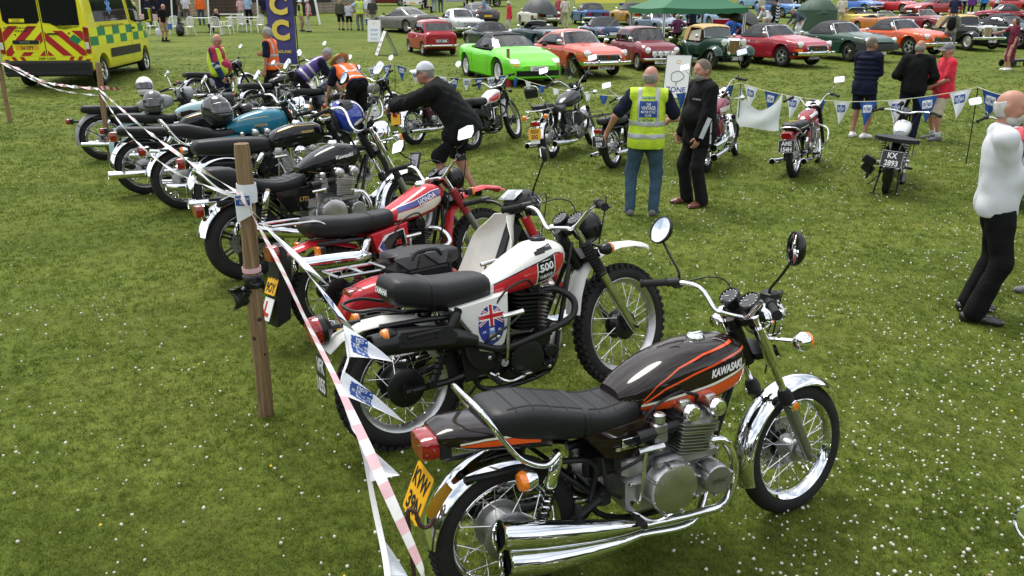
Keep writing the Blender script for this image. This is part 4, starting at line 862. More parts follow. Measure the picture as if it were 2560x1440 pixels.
def xl_extra(root,T,F,stp):
 mb=MB()
 for sg in(-1,1):mb.tube(cr([(.0,sg*.12,.75),(-.1,sg*.13,.83),(-.25,sg*.13,.845),(-.42,sg*.11,.85)],4),.009,8)
 mb.tube([(-.42,-.11,.85),(-.42,.11,.85)],.009,8);mb.build('rack',chrome2,root)
 mb=MB();mb.plate([(-.40,.62),(-.31,.64),(-.38,.22),(-.48,.18)],-.09,.09);mb.build('mud_flap',blackp,root)
 s=R(24);M=frameM((-.495,0,.30),(0,-1,0),(sin(s),0,cos(s)));mb=MB(M);mb.box((0,0,0),(.15,.15,.004));o=mb.build('learner_plate',plw,root);mb=MB(M);mb.box((-.03,0,.0035),(.025,.1,.002));mb.box((.0,-.038,.0035),(.085,.025,.002));mb.build('lettering',redp,o)
XL['extra']=xl_extra;XL['panely']=.14
ltdp=gloss
LTD=dict(Z1);LTD.update(near=False,wb=1.51,paint=ltdp,wstyle=('cast7','cast7'),rr=.315,rf=.335,twr=.13,rir=.21,rimmat=mat('rim_black_silver',(.25,.25,.25),.3,.9),castmat=blackm,discr=(-1,),discf=(-1,1),tread=('',''),engtext=None,reflector=False,taildeco=None,paneldeco=lambda o,bv,sg:lettering(o,gold,bv,sg,'LTD',(.47,.60),.035,.08,0,.02,.2),tank=[(.5,.06,.80,.84,.9,.5),(.56,.09,.77,.885,.9,.5),(.7,.13,.745,.96,.9,.45),(.85,.148,.74,1.0,.9,.42),(.97,.135,.77,.985,.85,.45),(1.04,.09,.82,.95,.8,.5)],cap=(.84,None),deco=deco_txt('Kawasaki',whitep,(.87,.90),.03,.16,.12,.03,.1,[(.56,.80),(.7,.775),(.85,.765),(.97,.80),(1.02,.86)],gold),seat=[(-.27,.08,.81,.87),(-.24,.12,.77,.92),(-.1,.13,.74,.915),(.03,.13,.72,.87),(.12,.14,.69,.80),(.3,.15,.66,.765),(.45,.13,.66,.785),(.53,.09,.70,.80)],strap=None,ribs=(.15,.45,6),tail=None,panel=[(.22,.68),(.58,.70),(.58,.52),(.36,.5)],fguard=dict(path=arcF(.035,62,170),w=.13,crown=.035),rguard=dict(path=arcR(.06,70,165),w=.17,crown=.04),tl=dict(c=(-.30,0,.60),sq=(.12,.1),d=.05),plate=dict(c=(-.36,0,.44),t=[],w=.2,h=.17,s='y'),bar=[(0,.05,0),(-.02,.1,.05),(-.0,.2,.2),(-.08,.31,.21),(-.2,.39,.17)],mirrors=mm(MIR(.055,sides=(-1,),back=chrome,stem=chrome)),headlight=dict(r=.1,f=.15),rail=[(.1,-.15,.70),(-.15,-.15,.74),(-.28,-.1,.88),(-.29,0,.9),(-.28,.1,.88),(-.15,.15,.74),(.1,.15,.70)],silencers=Z1['silencers'][:2],indsq=True,peg=(.45,.3,.3))
blue=paint('teal_blue',(.012,.16,.24))
HON=dict(Z1);HON.update(near=False,paint=blue,engtext=None,reflector=False,tread=('',''),taildeco=None,tail=None,deco=deco_txt('HONDA',gold,(.86,.85),.03,.14,.05,.03,.2,[(.58,.90),(.75,.925),(.95,.94)],gold),paneldeco=None,panelmat=blue,tl=dict(c=(-.34,0,.66),sq=(.12,.1),d=.06),plate=dict(c=(-.4,0,.48),t=[],w=.2,h=.17,s='w'),rguard=dict(path=arcR(.05,70,168),w=.15,crown=.04),mirrors=mm(MIR(.06,back=chrome,stem=chrome)),ribs=None,silencers=[dict(p=[(.52,sg*.2,.2),(.36,sg*.22,.215),(.1,sg*.235,.25),(-.2,sg*.24,.29)],r=[.02,.03,.042,.046,.04]) for sg in(-1,1)])
sgrey=paint('silver_grey',(.28,.29,.30))
BR=dict(wb=1.4,rr=.33,rf=.335,twf=.085,twr=.1,rif=.245,rir=.235,rake=27,trail=.1,ztop=.93,fork='brit',slider=.33,slidemat=blackm,earmat=blackm,gaitmat=blackm,paint=sgrey,engine='twin',engpos=(.68,.4),engmats=[alloyd,alloy,blackm,chrome],subz=.6,hubmat=alloyd,tank=[(.5,.08,.70,.79,.95,.5),(.58,.115,.68,.84,.95,.5),(.72,.135,.68,.885,.9,.45),(.86,.13,.69,.90,.9,.45),(.96,.1,.72,.875,.85,.5),(1.0,.06,.76,.84,.8,.5)],cap=(.76,None),seat=[(-.24,.08,.70,.76),(-.2,.115,.68,.795),(0,.13,.65,.79),(.2,.135,.635,.77),(.4,.12,.635,.755),(.5,.1,.65,.755),(.515,.07,.68,.74)],panel=[(.3,.62),(.5,.62),(.5,.44),(.34,.44)],panely=.12,fguard=dict(path=arcF(.035,50,205),w=.12,crown=.04,mat=sgrey,stays=(3,18)),rguard=dict(path=arcR(.045,75,195),w=.15,crown=.05,mat=sgrey,stays=(12,)),tl=dict(c=(-.40,0,.58),sq=(.08,.08),d=.05,mat=blackm),plate=dict(c=(-.43,0,.45),t=[],w=.2,h=.15,s='b',tilt=14),bar=LOW,headlight=dict(r=.095,f=.13,mat=blackm),clocks=(0,),pipes=[dict(p=[(.76,sg*.08,.6),(.86,sg*.12,.57),(.88,sg*.15,.42),(.8,sg*.17,.26),(.55,sg*.18,.22)],r=.021) for sg in(-1,1)],silencers=[dict(p=[(.55,sg*.18,.22),(.4,sg*.19,.22),(.0,sg*.2,.24),(-.3,sg*.205,.26)],r=[.021,.036,.044,.042,.028]) for sg in(-1,1)],kick=(.45,.38),shock=((.03,.34),(.1,.58)))
pblue=paint('pale_blue',(.36,.52,.55));cream_p=paint('cream_white',(.76,.74,.67))
def vari(b,**k):d=dict(b);d.update(k);return d
def nacelle_rack(root,T,F,stp):
 mb=MB()
 for sg in(-1,1):mb.tube(cr([(.1,sg*.12,.80),(-.2,sg*.13,.83),(-.5,sg*.12,.84)],3),.007,6)
 for x in(-.1,-.25,-.4,-.5):mb.tube([(x,-.125,.835),(x,.125,.835)],.006,6)
 for sg in(-1,1):mb.tube([(-.4,sg*.12,.84),(-.2,sg*.12,.56)],.007,6)
 mb.tube(cr([(-.5,-.125,.84),(-.51,-.125,.9),(-.51,.125,.9),(-.5,.125,.84)],2),.006,6);mb.build('luggage_rack',blackm,root)
GREY=vari(BR,twf=.085,plate=dict(c=(-.43,0,.45),t=[],w=.2,h=.15,s='b',tilt=14),seatmat=vinyl,mirrors=mm(MIR(.05,sides=(1,),back=chrome,stem=chrome)),headlight=dict(r=.1,f=.12,mat=sgrey))
PALE=vari(BR,paint=pblue,fguard=dict(path=arcF(.035,50,205),w=.12,crown=.04,mat=pblue,stays=(3,)),rguard=dict(path=arcR(.045,75,195),w=.16,crown=.055,mat=pblue),headlight=dict(r=.1,f=.12,mat=blackm),mirrors=mm(MIR(.055,sides=(1,),back=chrome,stem=chrome)),deco=both(lambda o,bv,sg:(strip(o,'lower_panel',mat('orange_paint',(.55,.12,.02),.25,coat=1.),bv,sg,[(.53,.69),(.7,.69),(.95,.72)],[(.53,.75),(.7,.77),(.96,.80)],14,3),strip(o,'knee_pad',rubber,bv,sg,[(.56,.71),(.68,.70),(.8,.725)],[(.56,.77),(.68,.79),(.8,.77)],10,3,.006))))
BVT=vari(BR,wb=1.43,paint=gloss,engine='vtwin',engpos=(.70,.42),finmat=1,fork='girder',fguard=dict(path=arcF(.035,50,205),w=.12,crown=.035,mat=chrome,stays=(3,18)),rguard=dict(path=arcR(.045,60,200),w=.15,crown=.045,mat=chrome,stays=(10,15)),tank=[(.46,.09,.71,.82,.95,.5),(.54,.125,.69,.885,.95,.5),(.72,.145,.69,.93,.9,.45),(.9,.14,.70,.935,.9,.45),(1.0,.1,.73,.89,.85,.5),(1.03,.05,.77,.85,.8,.5)],deco=deco_txt('VINCENT',gold,(.82,.845),.022,.13,.03,.02,0,[(.52,.86),(.7,.905),(.95,.905)],gold),seat=[(-.26,.08,.73,.80),(-.22,.12,.70,.845),(0,.14,.68,.85),(.25,.14,.67,.84),(.42,.12,.67,.82),(.47,.07,.70,.79)],tl=dict(c=(-.36,0,.64),sq=(.1,.11),d=.06,mat=chrome),shock=((.2,.45),(.35,.68)),pipes=[dict(p=[(.85,-.1,.6),(.95,-.14,.5),(.9,-.16,.3),(.6,-.17,.26)],r=.022),dict(p=[(.7,-.13,.62),(.75,-.17,.5),(.7,-.17,.3),(.6,-.17,.27)],r=.022)],silencers=[dict(p=[(.6,-.17,.26),(.3,-.19,.26),(-.1,-.2,.27),(-.4,-.2,.28)],r=[.024,.042,.045,.045])],headlight=dict(r=.1,f=.13,mat=gloss))
VB=vari(BVT,seat=[(-.24,.08,.72,.78),(-.2,.12,.70,.81),(0,.14,.68,.80),(.25,.14,.66,.785),(.42,.12,.66,.78),(.47,.07,.69,.75)],tl=dict(c=(-.25,0,.70),sq=(.11,.12),d=.07,mat=chrome),plate=dict(c=(-.46,0,.40),t=[],w=.2,h=.15,s='b',tilt=-10),rguard=dict(path=arcR(.045,40,195),w=.16,crown=.045,mat=chrome,stays=(14,)))
VB2=vari(BVT,rguard=dict(path=arcR(.05,60,175),w=.16,crown=.05,mat=chrome,stays=(14,)),mirrors=mm(MIR(.06,sides=(-1,),back=blackm,stem=chrome)),fi=[(.06,.14,-.02)],bar=HI_BAR)
BTW=vari(BR,rguard=dict(path=arcR(.045,75,190),w=.15,crown=.05,mat=chrome,stays=(12,)),fguard=dict(path=arcF(.035,50,190),w=.12,crown=.04,mat=chrome,stays=(3,)),mirrors=mm(MIR(.055,sides=(-1,1),back=chrome,stem=chrome)))
BLUE=vari(BTW,paint=paint('mid_blue',(.02,.12,.36)),bar=HI_BAR,headlight=dict(r=.09,f=.13),rail=[(.1,-.14,.68),(-.2,-.14,.72),(-.32,-.1,.84),(-.33,0,.85),(-.32,.1,.84),(-.2,.14,.72),(.1,.14,.68)])
SILV=vari(BTW,paint=paint('silver_black',(.10,.10,.105)),bar=HI_BAR,deco=deco_txt('',whitep,(.7,.8),.02,.1,0,.02,0,[(.55,.72),(.7,.71),(.9,.72),(.95,.76)],whitep))
MAR=vari(BTW,paint=paint('maroon',(.07,.012,.018)),clocks=(-.06,.06),clockmat=chrome,bar=LOW)
XT2=vari(XT,near=False,paint=paint('white',(.74,.73,.68)),deco=both(lambda o,bv,sg:(strip(o,'red_panel',redp,bv,sg,[(.56,.75),(.7,.75),(.85,.77)],[(.57,.80),(.7,.845),(.86,.89)],12,4,.002),lettering(o,blackt,bv,sg,'XT',(.90,.86),.04,.06,.1,.03),lettering(o,redp,bv,sg,'500',(.905,.815),.022,.06,.1,.03))),paneldeco=None,panelmat=blackm,tl=dict(c=(-.42,0,.73),sq=(.11,.08),d=.05,mat=blackp),plate=dict(c=(-.46,0,.58),t=['VTA','57S'],w=.19,h=.17,s='b',tilt=14),fguard=dict(path=lambda wb,rf,rr:[(wb-.40,.44),(wb-.375,.56),(wb-.33,.68),(wb-.22,.76),(wb-.08,.77),(wb+.1,.74)],w=[.11,.115,.12,.125,.12,.08],crown=.03,mat=paint('white',(.74,.73,.68))),seat=[(-.26,.09,.78,.84),(-.23,.12,.755,.87),(-.1,.135,.745,.87),(.1,.135,.72,.86),(.25,.13,.70,.85),(.45,.12,.695,.845),(.53,.1,.70,.83),(.545,.07,.73,.82)])
def pack_xt(root,T,F,stp):
 xt_extra(root,T,F,stp);mb=MB()
 for i in range(5):z=.86+.02*i;mb.box((.93+.03*i,-.142+.004*i,.80+.0*i),(.014,.008,.1),ch=.003)
 mb.build('tank_vent',blackp,root)
 mb=MB();mb.tube([(.34,-.165,.70),(.43,-.165,.74),(.5,-.165,.70),(.5,-.165,.5),(.42,-.165,.45),(.35,-.165,.52)],.008,6,closed=True);mb.build('panel_trim',chrome,root)
XT2['extra']=pack_xt
GUZ=vari(Z1,near=False,wb=1.56,paint=paint('black_silver',(.02,.02,.024)),engine='vtwin',transverse=True,engpos=(.80,.40),engmats=[alloyd,alloyd,blackm,blackm],tail=None,taildeco=None,paneldeco=None,deco=None,tread=('road','road'),engtext=None,reflector=False,twr=.135,rr=.32,rir=.21,rf=.325,ztop=1.0,rake=29,tank=[(.52,.07,.78,.84,.9,.5),(.6,.12,.75,.9,.9,.5),(.78,.155,.73,.97,.9,.45),(.95,.16,.74,1.0,.9,.42),(1.08,.13,.78,.97,.85,.45),(1.13,.07,.84,.92,.8,.5)],cap=(.9,None),seat=[(-.25,.1,.80,.86),(-.2,.13,.77,.885),(.05,.13,.74,.875),(.14,.145,.68,.83),(.3,.16,.66,.785),(.48,.13,.66,.80),(.56,.08,.70,.82)],strap=None,ribs=None,bar=[(0,.05,0),(-.02,.1,.06),(-.02,.22,.17),(-.1,.33,.17),(-.22,.42,.13)],mirrors=mm(MIR(.062,shape='rect',back=chrome,stem=chrome,up=.2)),tl=dict(c=(-.38,0,.60),sq=(.15,.08),d=.05,mat=chrome),plate=dict(c=(-.44,0,.45),t=['R533','ESG'],w=.22,h=.17,s='y',tilt=10),ri=[(-.36,.19,.70)],fi=[(.05,.2,-.04)],panel=[(.35,.66),(.6,.70),(.6,.5),(.42,.48)],pipes=[dict(p=[(.93,sg*.25,.6),(1.02,sg*.25,.5),(.98,sg*.2,.3),(.7,sg*.18,.2)],r=.021,mat=blackm) for sg in(-1,1)],silencers=[dict(p=[(.62,sg*.2,.2),(.3,sg*.23,.21),(-.05,sg*.25,.24),(-.28,sg*.25,.26)],r=[.022,.044,.05,.048],mat=chrome) for sg in(-1,1)],rail=None)
def guz_extra(root,T,F,stp):
 mb=MB();mb.tube(cr([(.0,-.13,.72),(-.2,-.13,.86),(-.36,-.13,1.06),(-.4,-.1,1.16),(-.41,0,1.18),(-.4,.1,1.16),(-.36,.13,1.06),(-.2,.13,.86),(.0,.13,.72)],4),.011,8);mb.build('backrest_frame',chrome,root)
 mb=MB();mb.box((-.385,0,1.07),(.05,.22,.15),MX.Rotation(-.2,3,'Y'),ch=.018);mb.build('backrest',vinyl,root)
 mb=MB();mb.tube(cr([(.0,-.15,.80),(-.4,-.14,.80),(-.44,0,.80),(-.4,.14,.80),(.0,.15,.80)],4),.008,8)
 for y in(-.05,.05):mb.tube([(-.43,y,.80),(-.2,y,.80)],.006,6)
 mb.build('luggage_rack',chrome,root)
 for sg in(-1,1):mb=MB();mb.tube(cr([(-.1,sg*.16,.74),(-.3,sg*.2,.70),(-.28,sg*.2,.52),(-.1,sg*.17,.58)],3,True),.008,6,closed=True);mb.build('pannier_rail',chrome,root)
 mb=MB(T)
 def f(u,v):
  a=(u-.5)*2;z=v;w_=.25*(1-.55*max(0,z-.45)**1.5*1.6);b=F(stp,0,.1)
  return b+V((-.02-.14*z-.12*a*a*(1-.3*z),a*w_,.02+.42*z))
 mb.sheet(f,12,8,.004);mb.build('windscreen',glassc,root)
 mb=MB();mb.box((-.445,0,.335),(.004,.16,.07),MX.Rotation(.15,3,'Y'));mb.build('sticker_board',whitep,root)
GUZ['extra']=guz_extra
TFH=vari(BR,paint=gloss,plate=dict(c=(-.44,0,.47),t=['TFH','329'],w=.2,h=.17,s='b',tilt=8),tl=dict(c=(-.42,0,.62),sq=(.12,.06),d=.05,mat=blackm),rguard=dict(path=arcR(.045,75,190),w=.16,crown=.05,mat=gloss),fguard=dict(path=arcF(.035,50,200),w=.12,crown=.04,mat=gloss),extra=nacelle_rack,mirrors=mm(MIR(.06,shape='rect',back=chrome,stem=chrome,sides=(1,))))
CHR=vari(GUZ,paint=paint('burgundy_white',(.16,.012,.03)),transverse=False,engpos=(.76,.42),engmats=[chrome2,chrome,blackm,chrome],deco=both(lambda o,bv,sg:strip(o,'white_panel',cream,bv,sg,[(.6,.78),(.8,.76),(1.05,.80)],[(.6,.86),(.8,.88),(1.05,.88)],12,3)),plate=dict(c=(-.44,0,.45),t=['H'],w=.22,h=.17,s='y',tilt=10),extra=None,fguard=dict(path=arcF(.04,60,200),w=.15,crown=.05),mirrors=mm(MIR(.06,shape='rect',back=chrome,stem=chrome,up=.34)),silencers=[dict(p=[(.72,-.17,z),(.4,-.22,z-.02),(0,-.24,z-.03),(-.3,-.25,z-.03)],r=[.022,.04,.05,.055]) for z in(.42,.28)],headlight=dict(r=.085,f=.16),wb=1.62,rake=33,ztop=1.02)
AME=vari(BR,paint=paint('cherry_red',(.24,.014,.025)),tank=[(.48,.07,.73,.80,.95,.5),(.58,.105,.71,.86,.95,.5),(.74,.125,.70,.91,.9,.45),(.88,.12,.71,.92,.9,.45),(.97,.09,.74,.89,.85,.5),(1.01,.05,.78,.85,.8,.5)],deco=both(lambda o,bv,sg:strip(o,'white_flash',whitep,bv,sg,[(.56,.80),(.74,.84),(.97,.82)],[(.56,.84),(.74,.885),(.97,.865)],14,3)),plate=dict(c=(-.43,0,.52),t=['AME','154H'],w=.225,h=.18,s='b',tilt=14),tl=dict(c=(-.40,0,.67),sq=(.15,.1),d=.06,mat=dred),rguard=dict(path=arcR(.045,75,165),w=.15,crown=.05,mat=dred),fguard=dict(path=arcF(.035,50,190),w=.12,crown=.04,mat=dred),bar=[(0,.05,0),(.0,.1,.0),(.02,.2,.13),(-.04,.30,.15),(-.14,.40,.11)],clocks=(-.06,.06),clockmat=chrome,mirrors=mm(MIR(.06,shape='rect',back=chrome,stem=chrome,sides=(-1,),up=.16)),tread=('','road'),earmat=chrome,seat=[(-.27,.08,.735,.79),(-.23,.12,.71,.83),(0,.135,.69,.83),(.2,.135,.68,.81),(.38,.12,.675,.80),(.47,.09,.70,.79),(.485,.06,.72,.77)],rail=[(.08,-.15,.68),(-.15,-.155,.66),(-.32,-.12,.76),(-.35,0,.78),(-.32,.12,.76),(-.15,.155,.66),(.08,.15,.68)],silencers=[dict(p=[(.55,sg*.18,.22),(.4,sg*.19,.22),(.0,sg*.215,.25),(-.34,sg*.225,.29)],r=[.021,.036,.046,.046]) for sg in(-1,1)])
def ame_extra(root,T,F,stp):
 mb=MB();mb.tube(cr([(1.0,-.1,.66),(.98,-.24,.6),(.95,-.26,.45),(.92,-.22,.3),(.9,-.1,.25)],4),.013,8);mb.build('crash_bar',chrome,root)
 mb=MB();mb.tube([s_ for s_ in[V((x,sg*w_*.99,.735+.0*x)) for sg in(1,) for x,w_ in((-.25,.1),(0,.137),(.3,.13))]],.005,5);mb.tube([V((x,-w_*.99,.735)) for x,w_ in((-.25,.1),(0,.137),(.3,.13))],.005,5);mb.build('seat_trim',whitep,root)
 mb=MB();mb.lathe([(.05,0),(.05,.002)],(-.14,0,.838),(0,0,1),18);o=mb.build('badge',mat('badge_yellow',(.6,.42,.03),.5),root);o.scale=(.6,1.3,1)
AME['extra']=ame_extra
KX=vari(BR,wb=1.33,rr=.335,rf=.335,twr=.095,paint=paint('silver',(.52,.53,.54)),engine='single',engpos=(.64,.4),engmats=[alloyd,alloyd,blackm,chrome],fork='girder',shock=False,shockmat=blackm,tank=[(.46,.07,.70,.77,.95,.5),(.54,.1,.68,.82,.95,.5),(.7,.115,.68,.85,.9,.5),(.85,.11,.69,.86,.9,.5),(.94,.08,.72,.83,.85,.5)],deco=deco_txt('',blackt,(.7,.8),.02,.1,0,.02,0,[(.5,.73),(.7,.72),(.9,.74)],gloss),seat=None,panel=None,rguard=dict(path=arcR(.045,60,200),w=.13,crown=.05,mat=gloss),fguard=dict(path=arcF(.035,50,200),w=.11,crown=.04,mat=gloss,stays=(3,)),plate=dict(c=(-.42,0,.53),t=['KX','2893'],w=.25,h=.2,s='b',tilt=14),tl=None,bar=[(0,.05,0),(-.01,.12,.02),(-.03,.24,.03),(-.09,.34,.03),(-.17,.42,.01)],headlight=None,clocks=(0,),pipes=[dict(p=[(.76,-.07,.6),(.86,-.1,.55),(.84,-.14,.3),(.5,-.15,.2)],r=.02)],silencers=[dict(p=[(.5,-.15,.2),(.2,-.16,.2),(-.1,-.17,.21),(-.2,-.17,.21)],r=[.025,.045,.045,.02],mat=blackm)],framemat=gloss)
def kx_extra(root,T,F,stp):
 mb=MB();prof=[(-.25,.0),(-.26,.22),(-.2,.27),(-.05,.25),(.15,.14),(.34,.06),(.36,0)]
 out=prof+[(a,-b) for a,b in reversed(prof[:-1])][:-1]
 mb.prism(out,lambda a,b:V((a-.02,b,.70+.06*abs(b)-.05*a)),lambda a,b:V((a-.02,b*.97,.75+.05*abs(b)-.05*a)));mb.build('saddle',vinyl,root)
 for sg in(-1,1):mb=MB();coil(mb,(-.14,sg*.13,.5),(-.16,sg*.15,.72),.03,7,.006);mb.build('saddle_spring',blackm,root)
 for sg in(-1,1):mb=MB();mb.tube([(0,sg*.11,.3),(-.1,sg*.14,.0)],.012,8);mb.tube([(-.1,sg*.12,.0),(-.1,sg*.18,.0)],.012,8);mb.build('stand_leg',blackm,root)
 mb=MB();
 for x,z in((-.1,.32),(-.16,.43)):mb.box((x,.27,z),(.1,.16,.1),MX.Rotation(.5,3,'X'),ch=.01)
 mb.plate([(-.2,.2),(.02,.2),(.02,.42),(-.2,.42)],.24,.27);mb.tube([(-.2,.1,.52),(-.18,.26,.42)],.006,6);mb.build('pannier_frame',blackm,root)
 mb=MB(T);c=F(stp+.12,.08,.0);mb.tube([F(stp+.03,.08),c],.008,6);mb.ell(c+V((0,0,.03)),(.035,.035,.035),12,8);mb.build('bulb_horn',rubber,root)
KX['extra']=kx_extra
REDR=vari(BR,paint=red,headlight=dict(r=.09,f=.13),mirrors=mm(MIR(.06,shape='rect',back=chrome,stem=chrome)),bar=HI_BAR,engmats=[blackm,alloyd,blackm,chrome])
CUB=vari(BR,wb=1.19,rr=.285,rf=.285,twf=.065,twr=.07,rif=.215,rir=.215,rake=27,trail=.08,ztop=.86,fork='brit',slidemat=red,gaitmat=red,fy=.065,slider=.22,paint=red,engine='flatsingle',engpos=(.52,.27),tank=None,panel=None,rguard=None,seat=[(-.1,.08,.66,.74),(-.07,.12,.64,.775),(.1,.135,.63,.775),(.27,.12,.63,.76),(.37,.08,.66,.74)],seatmat=vinyl,fguard=dict(path=arcF(.03,65,190),w=.11,crown=.05,mat=cream_p),frame='none',bar=[(0,.05,-.0),(.0,.12,.05),(-.02,.2,.075),(-.07,.28,.08),(-.13,.34,.07)],clocks=(),headlight=None,tl=dict(c=(-.32,0,.56),sq=(.12,.09),d=.05,mat=blackp),plate=dict(c=(-.4,0,.42),t=['H','4'],w=.17,h=.17,s='y',tilt=16),mirrors=mm(MIR(.062,shape='hex',back=blackm,up=.24,sides=(-1,),n=(-.7,-1,-.1))),pipes=[dict(p=[(.72,-.05,.26),(.74,-.1,.2),(.5,-.13,.18)],r=.014)],silencers=[dict(p=[(.5,-.13,.18),(.3,-.15,.19),(0,-.16,.21),(-.25,-.16,.23)],r=[.016,.035,.038,.03])],barmat=blackm,shock=((.0,.29),(.08,.58)),subz=.6,peg=(.5,.22,.24),levermat=alloy)
def cub_extra(root,T,F,stp):
 mb=MB();K=ilist([(-.42,.06,.40,.50),(-.34,.09,.46,.60),(-.1,.13,.44,.64),(.15,.135,.42,.64),(.33,.11,.38,.62),(.42,.07,.36,.52)],14);mb.loft([sect(x,w_,z0,z1,3,20) for x,w_,z0,z1 in K]);mb.build('rear_body',red,root)
 mb=MB();mb.loft([[c+V((0,y*w_,0))+n*d for y,d in((-1,-.5),(-.6,.5),(.6,.5),(1,-.5),(.6,-.6),(-.6,-.6))]for c,w_,n in[(V((x,0,z)),w_,V(n)*.08) for x,z,w_,n in((.3,.42,.06,(0,0,1)),(.45,.36,.055,(0,0,1)),(.6,.38,.055,(-.4,0,.9)),(.74,.55,.055,(-.8,0,.5)),(.86,.80,.05,(-.9,0,.3)))]]);mb.build('step_frame',blackp,root)
 mb=MB()
 def f(u,v):
  a=(u-.5)*2;P=cr([(.50,0,.22),(.60,0,.36),(.72,0,.56),(.80,0,.74),(.86,0,.86)],6);t=v*(len(P)-1);i=min(int(t),len(P)-2);c=P[i].lerp(P[i+1],t-i)
  w_=.19+.06*sin(pi*min(1,v*1.15))-.12*max(0,v-.72)/.28
  return c+V((-.03-.10*abs(a)**2.2*(1-.3*v)+.05*(1-abs(a))**.7,a*w_,.02*abs(a)))
 mb.sheet(f,16,14,.006);mb.build('leg_shield',cream_p,root)
 mb=MB();mb.tube(cr([(.43,-.1,.36),(.55,-.15,.36),(.66,-.17,.52),(.75,-.175,.68)],4),.012,6,flat=.6);mb.build('shield_trim',blackp,root)
 mb=MB(T);c=F(stp,0,.04);mb.loft([[c+V((dx+y*0,y*w_,dz)) for y,dx,dz in((-1,0,-.03),(-.9,x0,.05+h),(.9,x0,.05+h),(1,0,-.03),(.8,.1,-.05),(-.8,.1,-.05))]for x0,w_,h in((.0,.1,.0),(.0,.11,.06))]);mb.ell(c+V((.02,0,.05)),(.13,.12,.09),16,10);o=mb.build('headset_cowl',blackp,root)
 q=MB(T);q.box(c+V((-.07,0,.115)),(.11,.15,.012),MX.Rotation(-.5,3,'Y'),ch=.004);q.build('instrument_glass',mat('instrument_glass',(.25,.27,.28),.08,coat=1.),o)
 q=MB(T);q.lathe([(.07,0),(.06,.02),(.003,.03)],c+V((.13,0,.03)),(1,0,0),18);q.build('headlight_lens',lens,o)
 mb=MB()
 for sg in(-1,1):mb.tube(cr([(-.02,sg*.1,.68),(-.12,sg*.11,.70),(-.45,sg*.11,.71)],3),.009,6)
 for x in(-.15,-.3,-.45):mb.tube([(x,-.11,.71),(x,.11,.71)],.008,6)
 mb.build('rear_rack',chrome2,root)
CUB['extra']=cub_extra
#cars  (x forward, origin mid car on the ground)
fabric=mat('hood_fabric',(.035,.036,.04),.85,bump=(80,.3),var=(6,.15));tan_f=mat('tan_fabric',(.50,.34,.15),.85,bump=(80,.3),var=(6,.12))
alloyc=mat('alloy_wheel',(.55,.55,.54),.3,.8)
interior=mat('dark_interior',(.02,.02,.022),.7);tanint=mat('tan_leather',(.32,.20,.09),.5)
def carwheel(root,name,x,sg,y,r,w,style,rimm=alloyc):
 c=V((x,sg*y,r));ri=r*.66;hw=w/2;mb=MB();A=(0,sg,0)
 mb.torus(c,A,ri,[(0,-hw*.9),(.5*(r-ri),-hw),(.88*(r-ri),-hw*.9),(r-ri,-hw*.6),(r-ri,hw*.6),(.88*(r-ri),hw*.9),(.5*(r-ri),hw),(0,hw*.9)],30)
 o=mb.build(name,rubber,root);mb=MB();f=hw*.86
 mb.torus(c,A,ri,[(.006,f),(-.02,f),(-.028,f-.03),(-.02,-f),(.006,-f)],30,0);mb.lathe([(ri*.97,-f*.2),(.002,-f*.2)],c,A,24,1,cap=False)
 mb.lathe([(ri*.24,-f*.2),(ri*.24,f*.55),(ri*.16,f*.75),(.002,f*.78)],c,A,14,0)
 if style=='steel':mb.lathe([(ri*.96,f*.5),(ri*.8,f*.62),(ri*.72,f*.35),(ri*.5,f*.45),(ri*.46,f*.75),(ri*.2,f*.95),(.002,f)],c,A,26,0,cap=False)
 elif style=='wire':
  for i in range(28):
   t=2*pi*i/28;e=.35 if i%2 else-.35;mb.tube([c+V((cos(t+e)*ri*.22,sg*f*(.6 if(i//2)%2 else.05),sin(t+e)*ri*.22)),c+V((cos(t)*ri*.97,sg*f*.2,sin(t)*ri*.97))],.0035,3,0)
 else:
  n={'rostyle':5,'minilite':8,'multi':13,'five':5}[style]
  for i in range(n):
   t=2*pi*i/n;d=V((cos(t),0,sin(t)));wd=ri*{'rostyle':.34,'minilite':.2,'multi':.1,'five':.22}[style]
   n_=V((-sin(t),0,cos(t)));y1=V((0,sg*f*.62,0));y0=V((0,sg*f*.3,0))
   mb.loft([[c+d*q+n_*wd*k_*.5*a+yy for a,yy in((-1,y0),(-.8,y1*v),(.8,y1*v),(1,y0))]for q,k_,v in((ri*.15,.8,.9),(ri*.6,.8,.95),(ri*.97,1.25,1.1))],True,0)
 mb.build('rim',[rimm,dark],o);return o
def ip(P,x):
 if x<=P[0][0]:return P[0][1]
 for a,b in zip(P,P[1:]):
  if x<=b[0]:t=(x-a[0])/(b[0]-a[0]);t=t*t*(3-2*t)*.5+t*.5;return a[1]+(b[1]-a[1])*t
 return P[-1][1]
